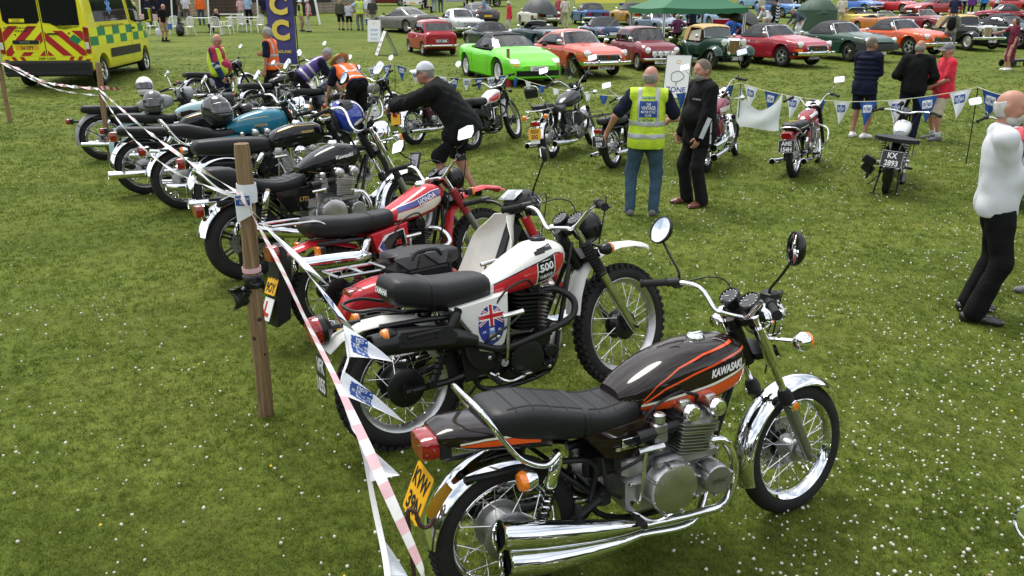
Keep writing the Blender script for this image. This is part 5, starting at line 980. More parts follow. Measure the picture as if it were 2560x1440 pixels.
def car(sp,name,label,loc,yaw,col,group='classic cars parked in rows',**ov):
 sp=dict(sp);sp.update(ov);root=thing(name,label,'car',loc,R(yaw),group,sp.get('scale',1.));P=lambda n,m,mt,pr=root,an=40:m.build(n,mt,pr,an)
 xw=sp['xw'];r=sp['r'];Ra=sp.get('arch',r+.05);top=sp['top'];sh=sp['sh'];pl=sp['plan'];bt=sp['bot'];cab=sp.get('cab');x0,x1=pl[0][0],pl[-1][0]
 xs=sorted(set([round(x0+(x1-x0)*i/44,4) for i in range(45)]+[round(x+Ra*cos(pi*i/14),4) for x in xw for i in range(15)]+[p[0]for p in pl]))
 tub=(cab['xr0']+.12,cab['xf0']-.1) if cab else(0,0);rings=[]
 for x in xs:
  hw,zt,zs,zb=ip(pl,x),ip(top,x),ip(sh,x),ip(bt,x);zl=0
  for w_ in xw:
   if abs(x-w_)<Ra-1e-4:zl=r+sqrt(Ra*Ra-(x-w_)**2)-.0
  zm=zb+(zs-zb)*.55;t5,t6,t7=zs+(zt-zs)*.72,zs+(zt-zs)*.95,zt
  if tub[0]<x<tub[1]:t5=zs+(zt-zs)*.2;t6=t7=zs-.3
  pts=[(hw*.90,max(zb,zl)),(hw*.975,max(zb+.05,zl+.002)),(hw,max(zm,zl+.004)),(hw*.985,max(zs-.07,zl+.006)),(hw*.95,max(zs-.02,zl+.008)),(hw*.90,zs),(hw*.80 if not(tub[0]<x<tub[1]) else hw*.86,t5),(hw*.5 if not(tub[0]<x<tub[1]) else hw*.84,t6),(0,t7)]
  rings.append([V((x,y,z)) for y,z in pts]+[V((x,-y,z)) for y,z in reversed(pts[:-1])])
 mb=MB();mb.loft(rings,True);bv=mb.bvh();body=P('body',mb,col,root,34)
 mb=MB();mb.box(((xw[0]+xw[1])/2,0,r+.02),(x1-x0-.5,min(ip(pl,xw[0]),ip(pl,xw[1]))*1.4,.22));mb.build('underbody',dark,root)  # near-black box added in the hollow body; its colour supplies the underside shade
 def cast(y,z,sg=1):h=bv.ray_cast(V((sg*6,y,z)),V((-sg,0,0)));return(h[0],h[1]) if h[0]is not None else(V((x1 if sg>0 else x0,y,z)),V((sg,0,0)))
 for i,x in enumerate(xw):
  for sg in(-1,1):carwheel(root,'wheel',x,sg,ip(pl,x)*sp.get('track',.90)-.07,r,sp.get('tw',.17),sp.get('wh','steel'),sp.get('rim',alloyc))
 for sg in(-1,1):
  for a,b in sp.get('seams',()):
   q=MB();decal(q,bv,[a,b],[(a[0]+.012,a[1]),(b[0]+.012,b[1])],sg,10,1,.002)
   if q.f:q.build('door_gap',dark,body)
  if sp.get('strip'):
   A=sp['strip'];q=MB();decal(q,bv,A,offs(A,.014),sg,40,1,.004)
   if q.f:q.build('trim_strip',chrome,body)
  if sp.get('handle'):
   hx,hz=sp['handle'];h=bv.ray_cast(V((hx,sg*3,hz)),V((0,-sg,0)))
   if h[0]is not None:q=MB();q.box(h[0]+V((0,sg*.012,0)),(.13,.025,.02),ch=.006);q.build('door_handle',chrome,root)
 if cab:
  p=6.;xf0,xr0,xf1,xr1,zb_,zr,wb_,wr=(cab[k]for k in('xf0','xr0','xf1','xr1','zb','zr','wb','wr'));zbr=cab.get('zbr',zb_)
  ring=[]
  for tg,n in(('f',8),('l',18),('r',8),('g',18)):
   for i in range(n+1):
    s_=-.9+1.8*i/n;c_=(1-abs(s_)**p)**(1/p)
    ring.append({'f':(c_,s_,'f',s_),'l':(-s_,c_,'l',-s_),'r':(-c_,-s_,'r',-s_),'g':(s_,-c_,'g',s_)}[tg])
  NV=6
  def pt(q,v):
   nx,ny=q[0],q[1];f0,r0=xf0,xr0;xa=f0+(xf1-f0)*v;xb=r0+(xr1-r0)*v;cx,a=(xa+xb)/2,(xa-xb)/2
   w_=wb_+(wr-wb_)*v+.025*sin(pi*v);x=cx+nx*a;z0=zb_+(zbr-zb_)*(1-(x-xr0)/(xf0-xr0));arch=1-.16*ny*ny*(v) if False else 1
   return V((x-.10*ny*ny*(nx if nx>0 else 0)*(1-.3*v),ny*w_,z0+(zr-z0)*v-.035*ny*ny*v*v-.0*nx))
  N=len(ring);shell=MB();panes={};soft=cab.get('soft');op=cab.get('open')
  def kind(i,j):
   a,b=ring[i],ring[(i+1)%N];v0,v1=j/NV,(j+1)/NV
   if a[2]!=b[2]:return 'c' if max(a[0],b[0])>.5 else 's'
   s_=(a[3]+b[3])/2
   if a[2]=='f':return 'windscreen' if True else 's'
   if a[2]in 'lg':
    for k_,(lo,hi) in enumerate(cab['win']):
     if lo<s_<hi and(j>0 or cab.get('low')) and v1<.95:return 'side_window_%s%d'%(a[2],k_)
    return 's'
   rw=cab.get('rear',(.75,.2,.9));return 'rear_window' if abs(s_)<rw[0]and rw[1]<(v0+v1)/2<rw[2]else 's'
  top_m=soft or col
  for i in range(N):
   for j in range(NV):
    k_=kind(i,j);q=[pt(ring[i],j/NV),pt(ring[(i+1)%N],j/NV),pt(ring[(i+1)%N],(j+1)/NV),pt(ring[i],(j+1)/NV)]
    if op and k_!='windscreen':continue
    if k_ in('s','c'):shell.add(q,[(0,1,2,3)],1 if k_=='c' and soft else 0)
    else:panes.setdefault(k_,MB()).add(q,[(0,1,2,3)])
  if not op:
   tops=[pt(q,1) for q in ring];cx=sum((q.x for q in tops))/N;rr_=[tops]
   for f,dz in((.93,.022),(.75,.045),(.4,.06),(.02,.065)):rr_.append([V((cx+(q.x-cx)*f,q.y*f,q.z+dz+(0 if f>.9 else.035*(q.y/wr)**2*(1-f*f)))) for q in tops])
   shell.loft(rr_,False);bm_=shell.build('roof' if not soft else 'soft_top',[top_m,chrome],root,32)
  for k_,m_ in panes.items():
   nm=k_ if 'side' not in k_ else 'side_window';m_.build(nm,cab.get('glass',glass),root,40)
  fr=MB();cors=[ring[0],ring[8]];lo=[pt(ring[i],0) for i in range(9)];hi=[pt(ring[i],1) for i in range(9)]
  fr.tube(lo+hi[::-1],sp.get('frw',.018),6,closed=True);fr.build('windscreen_frame',cab.get('frm',chrome),root)
  if cab.get('drip') and not op:q=MB();q.tube([pt(r_,.97) for r_ in ring],.012,5,closed=True);q.build('rain_gutter',chrome,root)
  for sg in(-1,1):
   q=MB();q.box((xr0+(xf0-xr0)*.33,sg*.34,zb_-.1),(.16,.46,.62 if not op else.5),MX.Rotation(-.2,3,'Y'),ch=.05);q.box((xr0+(xf0-xr0)*.5,sg*.34,zb_-.3),(.42,.46,.14),ch=.04)
   q.build('seat',cab.get('trim',interior),root)
   q=MB();b=pt(ring[4],.02);q.tube([b+V((.02,sg*.1-.2,.01)),b+V((-.1,sg*.1-.2+.3,.17))],.007,4);q.build('wiper',blackm,root)
  q=MB();q.box((xf0-.32,0,zb_-.06),(.3,1.2,.1),ch=.03);q.torus((xf0-.5,-.34,zb_+.02),(-1,0,.45),.18,[(.012,0),(0,.012),(-.012,0),(0,-.012)],20);q.build('dashboard',interior,root)
  if op:
   q=MB();q.loft([sect(xr0+dx,w_,zb_-.04,zb_+h_,2.6,16) for dx,w_,h_ in((-.22,.45,.02),(-.1,.58,.10),(.08,.58,.12),(.2,.5,.04))]);q.build('folded_hood',cab.get('hoodm',fabric),root)
 for sg_,pre in((1,'f'),(-1,'r')):
  for it in sp.get(pre+'items',()):
   t=it[0]
   if t=='lamp':
    _,y,z,rad,m_,ring_m=it[:6]
    for s_ in(-1,1):
     h,n=cast(s_*y,z,sg_);ax=V((sg_,n.y*.35,.1));q=MB();q.lathe([(rad*.9,-.12),(rad*1.1,-.01),(rad*1.12,.012),(rad*.96,.02)],h,ax,20);o=q.build('headlight' if pre=='f' and rad>.06 else 'lamp',ring_m,root);q=MB();q.lathe([(rad*.97,.018),(rad*.6,.036),(.003,.045)],h,ax,20,cap=False);q.build('lens',m_,o)
   elif t=='patch':
    _,nm,m_,ya,yb,za,zb2,of=it[:8];nn=it[8]if len(it)>8 else 6;sides=(-1,1) if ya>0 else(1,)
    for s_ in sides:
     q=MB()
     def f(u,v,s_=s_):y=s_*(ya+(yb-ya)*u);h,n=cast(y,za+(zb2-za)*v,sg_);return h+V((sg_*of,0,0))
     flip=(sg_>0)!=(s_>0);g_=(lambda u,v:f(1-u,v)) if(sg_<0)==(s_>0) else f
     q.sheet(g_,nn,3,.02);q.build(nm,m_,root)
   elif t=='frame':
    _,nm,m_,ya,yb,za,zb2,of,rad=it;C=[(ya,za),((ya+yb)/2,za),(yb,za),(yb,(za+zb2)/2),(yb,zb2),((ya+yb)/2,zb2),(ya,zb2),(ya,(za+zb2)/2)];q=MB();q.tube([cast(y,z,sg_)[0]+V((sg_*of,0,0)) for y,z in cr([(y,z,0) for y,z in C],3,True) for y,z in[(y,z)]]if False else[cast(y,z,sg_)[0]+V((sg_*of,0,0)) for y,z in C],rad,6,closed=True);q.build(nm,m_,root)
   elif t=='bars':
    _,nm,m_,ya,yb,za,zb2,of,n_,vert=it
    q=MB()
    for i in range(n_):
     if vert:y=ya+(yb-ya)*(i+.5)/n_;ps=[cast(y,za+(zb2-za)*k_/3,sg_)[0]+V((sg_*of,0,0)) for k_ in range(4)]
     else:z=za+(zb2-za)*(i+.5)/n_;ps=[cast(ya+(yb-ya)*k_/6,z,sg_)[0]+V((sg_*of,0,0)) for k_ in range(7)]
     q.tube(ps,.006,4)
    q.build(nm,m_,root)
   elif t=='bumper':
    _,m_,z,hw_,h_,of=it[:6];q=MB();ps=[]
    for i in range(15):y=hw_*(i/7-1);hh=cast(max(-abs(x1*0+ip(pl,x1-.12 if sg_>0 else x0+.12))*.96,min(y,ip(pl,x1-.12 if sg_>0 else x0+.12)*.96)),z,sg_)[0];ps.append(V((hh.x+sg_*of,y,z)))
    e=V((-sg_*.32,0,0));ps=[ps[0]+e+V((0,-.05,0))]+ps+[ps[-1]+e+V((0,.05,0))]
    q.loft([[c+V((sg_*a,0,b)) for a,b in((-.02,-h_/2),(.012,-h_/2),(.026,0),(.012,h_/2),(-.02,h_/2))]for c in ps])
    ob=q.build('bumper',m_,root,50)
    if len(it)>6:
     for y in(-it[6],it[6]):c=cast(y,z,sg_)[0]+V((sg_*(of+.03),0,0));c.z=z;q=MB();q.loft([sect(0,.025*k_,0,.05,2.4,10) for k_ in(1,)]*1 or[]) if False else q.box(c,(.05,.05,h_*1.9),ch=.015);q.build('overrider',m_,root)
   elif t=='plate':
    _,z,tx,st,w_,h_=it[:6];yo=it[6]if len(it)>6 else 0
    h,n=cast(yo,z,sg_);of=it[7]if len(it)>7 else.05;c=h+V((sg_*of,0,0));c.z=z
    plate_obj(root,c,(0,sg_,0),(sg_*-.12,0,1),tx,w_,h_,st)
 if sp.get('mir'):
  for sg in(-1,1):
   x,z=sp['mir'][:2];y=ip(pl,x)*.9;q=MB();q.tube([(x,sg*y*.95,z-.12),(x,sg*(y+.05),z)],.01,5);q.ell((x,sg*(y+.1),z+.02),(.04,.085,.055),10,7);q.build('door_mirror',sp.get('mirm',chrome),root)
 if sp.get('extra'):sp['extra'](root,bv,cast,col)
 return root
HL=lambda y,z,r=.088:('lamp',y,z,r,lens,chrome)
grey_rub=mat('grey_rubber',(.03,.03,.032),.6)
def mgb_front(tx,st='w',rb=False):
 o=[HL(.60,.66)]
 if rb:o+=[('bumper',grey_rub,.46,.74,.2,.03),('patch','grille',dark,-.42,.42,.50,.60,.02)]
 else:o+=[('patch','grille',dark,-.4,.4,.46,.63,.012,10),('bars','grille_bars',chrome2,-.39,.39,.47,.62,.022,16,True),('frame','grille_surround',chrome,-.41,.41,.455,.635,.02,.014),('patch','badge',redl,-.03,.03,.53,.6,.04,2),('bumper',chrome,.40,.76,.1,.07,.33),('patch','indicator',ambl,.56,.70,.46,.53,.012,3)]
 return o+[('plate',.29,[tx],st,.52,.12,0,.09)]
MGB=dict(xw=(-1.17,1.14),r=.305,arch=.36,tw=.165,wh='rostyle',plan=[(-1.93,.50),(-1.89,.64),(-1.7,.70),(-1.2,.745),(-.3,.76),(.8,.76),(1.3,.75),(1.65,.70),(1.82,.62),(1.89,.48)],top=[(-1.93,.66),(-1.85,.78),(-1.3,.84),(-.5,.86),(.65,.90),(1.2,.83),(1.7,.72),(1.89,.62)],sh=[(-1.93,.60),(-1.85,.74),(-1.2,.80),(-.5,.80),(.65,.80),(1.3,.775),(1.75,.72),(1.89,.6)],bot=[(-1.93,.48),(-1.8,.34),(-1.4,.22),(1.4,.22),(1.8,.3),(1.89,.4)],seams=[((.42,.26),(.5,.79)),((-.42,.3),(-.4,.79))],strip=[(-1.8,.66),(-.3,.69),(.8,.68),(1.66,.62)],handle=(-.28,.70),mir=(.45,.93),cab=dict(xf0=.62,xr0=-.92,xf1=.2,xr1=-.55,zb=.82,zr=1.17,wb=.68,wr=.5,soft=fabric,win=[(-.25,.62),(.66,.88)],rear=(.7,.2,.85)),fitems=mgb_front('KTJ 950K','b'),ritems=[('patch','tail_lamp',redl,.56,.66,.55,.75,.015,3),('bumper',chrome,.44,.74,.1,.06,.35),('plate',.55,[''],'w',.5,.11)])
GT=dict(MGB);GT.update(cab=dict(xf0=.62,xr0=-1.55,xf1=.15,xr1=-.75,zb=.84,zr=1.20,wb=.67,wr=.53,win=[(-.72,.08),(.12,.68),(.71,.9)],rear=(.8,.15,.85),low=True,drip=True),fitems=mgb_front('VLO 195M'),wh='rostyle')
MIDG=dict(MGB);MIDG.update(scale=.92,fitems=[HL(.58,.62),('patch','grille',dark,-.4,.4,.42,.56,.012,10),('bumper',chrome,.38,.7,.09,.07),('plate',.27,[''],'b',.5,.11)])
OPEN=dict(MGB);OPEN['cab']=dict(MGB['cab'],open=True,soft=fabric)
mini_seam=[((.14,.22),(.2,.82)),((-.5,.4),(-.5,.82))]
MINI=dict(xw=(-1.0,1.03),r=.255,arch=.30,tw=.15,wh='minilite',plan=[(-1.52,.56),(-1.48,.63),(-1.2,.68),(0,.70),(1.0,.69),(1.36,.66),(1.5,.58),(1.53,.45)],top=[(-1.52,.80),(-1.44,.88),(-1.2,.90),(.6,.92),(1.1,.86),(1.42,.78),(1.53,.64)],sh=[(-1.52,.78),(-1.4,.84),(0,.84),(.7,.83),(1.2,.78),(1.53,.62)],bot=[(-1.52,.42),(-1.42,.28),(-1.2,.2),(1.2,.2),(1.45,.26),(1.53,.36)],seams=mini_seam,handle=(-.38,.72),mir=(.55,.95),track=.97,cab=dict(xf0=.68,xr0=-1.34,xf1=.33,xr1=-1.02,zb=.86,zr=1.29,wb=.63,wr=.53,win=[(-.82,-.28),(-.22,.5),(.53,.86)],rear=(.85,.12,.8),low=True,drip=True,frm=blackm),fitems=[HL(.50,.64,.09),('patch','grille',dark,-.36,.36,.44,.60,.012,8),('bars','grille_bars',chrome,-.35,.35,.45,.59,.022,6,False),('frame','grille_surround',chrome,-.37,.37,.43,.61,.02,.012),('bumper',chrome,.36,.66,.07,.05),('plate',.28,['C20 BRC'],'w',.52,.12,0,.08)],ritems=[('patch','tail_lamp',redl,.53,.61,.50,.72,.015,3),('bumper',chrome,.38,.66,.07,.05,.45),('plate',.56,['ECV 224K'],'b',.52,.13,0,.03)])
STAG=dict(xw=(-1.32,1.22),r=.31,arch=.37,wh='five',plan=[(-2.2,.62),(-2.16,.74),(-1.7,.78),(-.5,.80),(1.4,.80),(1.95,.76),(2.18,.68),(2.22,.55)],top=[(-2.2,.78),(-2.1,.88),(-1.2,.92),(.6,.93),(1.4,.88),(2.1,.78),(2.22,.7)],sh=[(-2.2,.76),(-2.1,.84),(-.4,.83),(1.2,.83),(2.1,.76),(2.22,.68)],bot=[(-2.2,.46),(-2.0,.32),(-1.6,.22),(1.6,.22),(2.05,.28),(2.22,.4)],seams=[((.52,.26),(.58,.81)),((-.55,.3),(-.5,.81))],strip=[(-2.05,.62),(0,.60),(2.0,.58)],handle=(-.4,.72),mir=(.5,.96),cab=dict(xf0=.75,xr0=-1.25,xf1=.2,xr1=-.95,zb=.87,zr=1.24,wb=.70,wr=.53,soft=fabric,win=[(-.6,.2),(.24,.84)],rear=(.8,.15,.85)),fitems=[('patch','grille',dark,-.66,.66,.55,.72,.012,10),HL(.56,.64,.075),('bumper',chrome,.46,.78,.1,.06),('plate',.34,[''],'w',.5,.11)],ritems=[('patch','rear_panel',dark,-.66,.66,.57,.73,.008,10),('patch','tail_lamp',redl,.38,.64,.58,.72,.02,4),('plate',.65,['MJA 993C'],'b',.5,.12,0,.03),('bumper',chrome,.45,.8,.1,.06,.4)])
COUPE=dict(xw=(-1.3,1.3),r=.335,arch=.38,tw=.24,wh='multi',plan=[(-2.15,.66),(-2.1,.78),(-1.7,.88),(-1.2,.92),(-.3,.90),(1.2,.92),(1.8,.86),(2.1,.74),(2.2,.55)],top=[(-2.15,.80),(-2.05,.92),(-1.3,.95),(.7,.92),(1.5,.80),(2.1,.64),(2.2,.55)],sh=[(-2.15,.74),(-2.0,.84),(-1.2,.84),(0,.80),(1.2,.80),(1.8,.72),(2.2,.52)],bot=[(-2.15,.4),(-2.0,.26),(-1.6,.2),(1.6,.18),(2.05,.2),(2.2,.28)],seams=[((.55,.24),(.6,.79)),((-.55,.3),(-.6,.79))],mir=(.6,.93),mirm=blackm,cab=dict(xf0=.85,xr0=-1.55,xf1=.15,xr1=-.6,zb=.84,zr=1.25,wb=.74,wr=.54,win=[(-.62,-.1),(-.05,.82)],rear=(.8,.12,.9),low=True,frm=blackm),fitems=[('patch','grille',dark,-.4,.4,.34,.5,.01,8),('patch','headlight',lens,.55,.74,.56,.66,.012,4),('plate',.3,[''],'w',.5,.11)],ritems=[('patch','tail_lamp',redl,.45,.74,.72,.78,.015,5),('plate',.55,[''],'y',.5,.11),('patch','diffuser',blackp,-.6,.6,.3,.4,.01,6)])
GREEN=dict(COUPE);GREEN.update(xw=(-1.15,1.2),tw=.23,r=.32,wh='multi',rim=mat('white_wheel',(.78,.78,.77),.4),plan=[(-1.98,.62),(-1.94,.74),(-1.6,.83),(-1.15,.875),(-.2,.855),(1.1,.875),(1.65,.82),(1.95,.70),(2.08,.5)],top=[(-1.98,.84),(-1.9,.90),(-1.2,.93),(.7,.93),(1.4,.80),(1.9,.62),(2.08,.5)],sh=[(-1.98,.78),(-1.85,.85),(-1.1,.83),(0,.78),(1.15,.79),(1.7,.69),(2.08,.48)],bot=[(-1.98,.38),(-1.8,.24),(-1.5,.16),(1.5,.13),(1.95,.14),(2.08,.2)],cab=dict(xf0=.75,xr0=-1.0,xf1=.15,xr1=-.55,zb=.86,zr=1.21,wb=.72,wr=.52,soft=fabric,win=[(-.2,.85)],rear=(.6,.3,.8),frm=blackm),fitems=[('patch','air_intake',dark,-.62,.62,.24,.38,.012,10),('patch','headlight',lens,.5,.72,.56,.66,.015,5),('patch','indicator',ambl,.56,.68,.5,.54,.012,3),('plate',.43,['L562 YCV'],'w',.52,.11,0,.03)],mirm=blackm)
DB5=dict(STAG);DB5.update(cab=dict(xf0=.75,xr0=-1.65,xf1=.2,xr1=-.75,zb=.88,zr=1.27,wb=.68,wr=.53,win=[(-.75,-.1),(-.05,.84)],rear=(.8,.12,.9),low=True),wh='wire',fitems=[HL(.62,.72,.09),('patch','grille',chrome2,-.36,.36,.46,.66,.015,8),('bars','grille_bars',dark,-.35,.35,.47,.65,.026,5,False),('bumper',chrome,.40,.78,.09,.06,.38),('plate',.32,[''],'b',.5,.11)],strip=None)
SALOON=dict(STAG);SALOON.update(cab=dict(xf0=.8,xr0=-1.7,xf1=.25,xr1=-1.2,zb=.9,zr=1.38,wb=.72,wr=.56,win=[(-.78,-.05),(0,.84)],rear=(.8,.12,.9),low=True))
def mini_lamps(root,bv,cast,col):
 q=MB();q.tube([(1.62,-.4,.50),(1.62,.4,.50)],.012,6);q.build('lamp_bar',chrome,root)
 for y in(-.33,-.11,.11,.33):q=MB();q.lathe([(.03,-.06),(.075,-.03),(.082,.0),(.078,.012)],(1.64,y,.53),(1,0,0),20);o=q.build('spot_lamp',chrome,root);q=MB();q.lathe([(.078,.012),(.06,.02),(.002,.024)],(1.64,y,.53),(1,0,0),20,cap=False);q.build('lamp_cover',whitep,o);q=MB();q.torus((1.664,y,.53),(1,0,0),.04,[(.004,0),(0,.003),(-.004,0)],18);q.build('print',blackt,o)
def vintage(name,label,loc,yaw,col,tx,hood=tan_f,wh='wire',grill=mat('grille_brown',(.16,.09,.04),.5),bump=False,trim=tanint):
 root=thing(name,label,'car',loc,R(yaw),'classic cars parked in rows');P=lambda n,m,mt,an=40:m.build(n,mt,root,an)
 mb=MB();K=ilist([(-1.25,.40,.45,.78),(-1.1,.50,.36,.86),(-.6,.55,.33,.86),(.1,.55,.33,.86),(.35,.50,.34,.98),(.45,.47,.35,1.0),(1.0,.36,.36,.98),(1.42,.27,.38,.96)],22);mb.loft([sect(x,w_,z0,z1,4.5,24) for x,w_,z0,z1 in K]);P('body',mb,col)
 mb=MB();mb.loft([sect(1.42+dx,.25*k_,.44,1.0*1.0 if k_==1 else.98,4.5,20,.9) for dx,k_ in((0,1),(.07,1),(.085,.93))]);P('radiator_shell',mb,chrome);mb=MB();mb.box((1.505,0,.70),(.02,.38,.42),ch=.005);P('grille',mb,grill);mb=MB()
 for i in range(9):mb.box((1.518,-.17+.34*i/8,.70),(.012,.012,.42))
 mb.box((1.522,0,.70),(.012,.03,.43));P('grille_bars',mb,mat('grille_gold',(.36,.24,.09),.4,.5))
 for sg in(-1,1):
  mb=MB();rings=[]
  path=[(1.72,.46,.14),(1.66,.62,.17),(1.5,.74,.18),(1.25,.76,.18),(1.0,.70,.175),(.75,.55,.165),(.5,.40,.155),(.3,.33,.15),(-.5,.32,.15)]
  pts=cr([(x,sg*.60,z) for x,z,w_ in path],3);ws=cr([(w_,0,0) for x,z,w_ in path],3)
  for i,c in enumerate(pts):
   t=(pts[min(i+1,len(pts)-1)]-pts[max(i-1,0)]).normalized();n=V((t.z,0,-t.x));w_=ws[i].x
   o=[c+V((0,v*w_,0))-n*(.10*v*v) for v in(-1,-.6,-.2,.2,.6,1)];rings.append(o+[q-n*.012 for q in reversed(o)])
  mb.loft(rings);P('front_wing',mb,col)
  mb=MB();rings=[];pts=cr([(-.5,sg*.62,.32),(-.6,sg*.62,.5),(-.75,sg*.62,.70),(-1.0,sg*.62,.80),(-1.3,sg*.62,.76),(-1.52,sg*.62,.58),(-1.6,sg*.62,.42)],3)
  for i,c in enumerate(pts):
   t=(pts[min(i+1,len(pts)-1)]-pts[max(i-1,0)]).normalized();n=V((t.z,0,-t.x));o=[c+V((0,v*.16,0))+n*(.08*v*v) for v in(-1,-.6,-.2,.2,.6,1)];rings.append(o+[q+n*.012 for q in reversed(o)])
  mb.loft(rings);P('rear_wing',mb,col)
  for x in(1.22,-1.17):carwheel(root,'wheel',x,sg,.62,.34,.125,wh,chrome2 if wh=='wire' else alloyc)
  mb=MB();mb.lathe([(.004,-.2),(.06,-.17),(.1,-.06),(.112,0),(.115,.015),(.1,.02)],(1.46,sg*.36,.86),(1,0,0),22);mb.tube([(1.42,sg*.36,.78),(1.4,sg*.3,.55)],.015,6);o=P('headlight',mb,chrome);mb=MB();mb.lathe([(.105,.02),(.06,.035),(.003,.04)],(1.46,sg*.36,.86),(1,0,0),22,cap=False);mb.build('lens',lens,o)
  mb=MB();mb.lathe([(.004,-.1),(.05,-.06),(.06,.0),(.055,.015)],(1.66,sg*.27,.52),(1,0,0),18);o=P('fog_lamp',mb,chrome);mb=MB();mb.lathe([(.055,.012),(.003,.025)],(1.66,sg*.27,.52),(1,0,0),18,cap=False);mb.build('lens',lens,o)
  mb=MB();mb.box((-.25,sg*.3,.95),(.14,.42,.5),MX.Rotation(-.2,3,'Y'),ch=.05);P('seat',mb,trim)
  mb=MB();mb.sheet(lambda u,v:(-.55+.75*u,sg*(.555-.05*v),.86+v*(.30+.08*u)),4,3,.004);P('side_screen',mb,mat('side_screen',(.55,.50,.40),.3,var=(6,.15)))
  mb=MB();mb.ell((.3,sg*.72,1.02),(.03,.06,.06),10,8);mb.tube([(.3,sg*.5,.95),(.3,sg*.7,1.0)],.008,5);P('door_mirror',mb,chrome)
 mb=MB();mb.box((0,0,.31),(3.0,.8,.16));mb.tube([(1.22,-.6,.34),(1.22,.6,.34)],.03,8);P('underbody',mb,dark)
 mb=MB();mb.tube([(.42,-.5,.98),(.42,.5,.98),(.30,.48,1.30),(.30,-.48,1.30)],.016,6,closed=True);P('windscreen_frame',mb,chrome);mb=MB();mb.box((.36,0,1.14),(.008,.96,.32),MX.Rotation(-.36,3,'Y'));P('windscreen',mb,glass)
 mb=MB();rings=[]
 for x,w_,zt in((.34,.52,1.31),(.1,.56,1.37),(-.4,.57,1.38),(-.75,.54,1.32),(-.95,.5,1.16),(-1.12,.46,.9)):
  zb_=zt-.09 if x>-.6 else max(.84,zt-.5);o=[V((x,-w_,zb_)),V((x,-w_*.98,zt-.04)),V((x,-w_*.8,zt-.005)),V((x,-w_*.3,zt+.02)),V((x,w_*.3,zt+.02)),V((x,w_*.8,zt-.005)),V((x,w_*.98,zt-.04)),V((x,w_,zb_))];rings.append(o+[q*1.0+V((0,-.03*(1 if q.y>0 else-1),-.015)) for q in reversed(o)])
 mb.loft(rings);P('soft_top',mb,hood,50)
 mb=MB();mb.box((1.6,0,.40),(.04,.6,.10),ch=.01);mb.box((1.62,0,.46),(.03,1.0,.03));P('front_apron',mb,col if not bump else chrome)
 if bump:mb=MB();mb.loft([[V((1.78-.12*(y/.8)**2+a,y,.47+b)) for a,b in((-.02,-.05),(.02,-.05),(.035,0),(.02,.05),(-.02,.05))]for y in[(-.8+.16*i) for i in range(11)]]);P('bumper',mb,chrome)
 plate_obj(root,(1.72 if not bump else 1.84,.02,.36),(0,1,0),(-.1,0,1),[tx],.44,.12,'b')
 mb=MB();mb.torus((-1.42,0,.72),(1,0,.2),.22,[(.1,-.06),(.11,0),(.1,.06),(-.02,.06),(-.02,-.06)],24);P('spare_wheel',mb,rubber)
 return root
#people: bodies and clothes as blended distance fields, meshed once
skin=mat('skin',(.46,.22,.15),.5,bump=(120,.15),var=(14,.1));skin2=mat('skin_tanned',(.34,.155,.095),.5,bump=(120,.15),var=(14,.12))
HB=lambda n,c:mat('hair_'+n,c,.75,bump=(90,.25),var=(26,.3))
hairg=HB('grey',(.25,.24,.225));hairb=HB('brown',(.06,.036,.022));hairl=HB('blonde',(.32,.23,.12));hairw=HB('white',(.48,.47,.45))
lipm=mat('lip',(.30,.10,.085),.5);eyem=mat('eye',(.03,.03,.035),.15)
band=mat('reflective_band',(.42,.43,.44),.35,.2);hivis=mat('hi_vis_yellow',(.50,.68,.03),.75,bump=(60,.35),var=(9,.1));hiorange=mat('hi_vis_orange',(.88,.13,.012),.75,bump=(60,.35),var=(9,.1));hipurp=mat('hi_vis_purple',(.07,.035,.20),.75,bump=(60,.35),var=(9,.12))
for m_ in(hivis,hiorange,hipurp):folds(m_,.4)
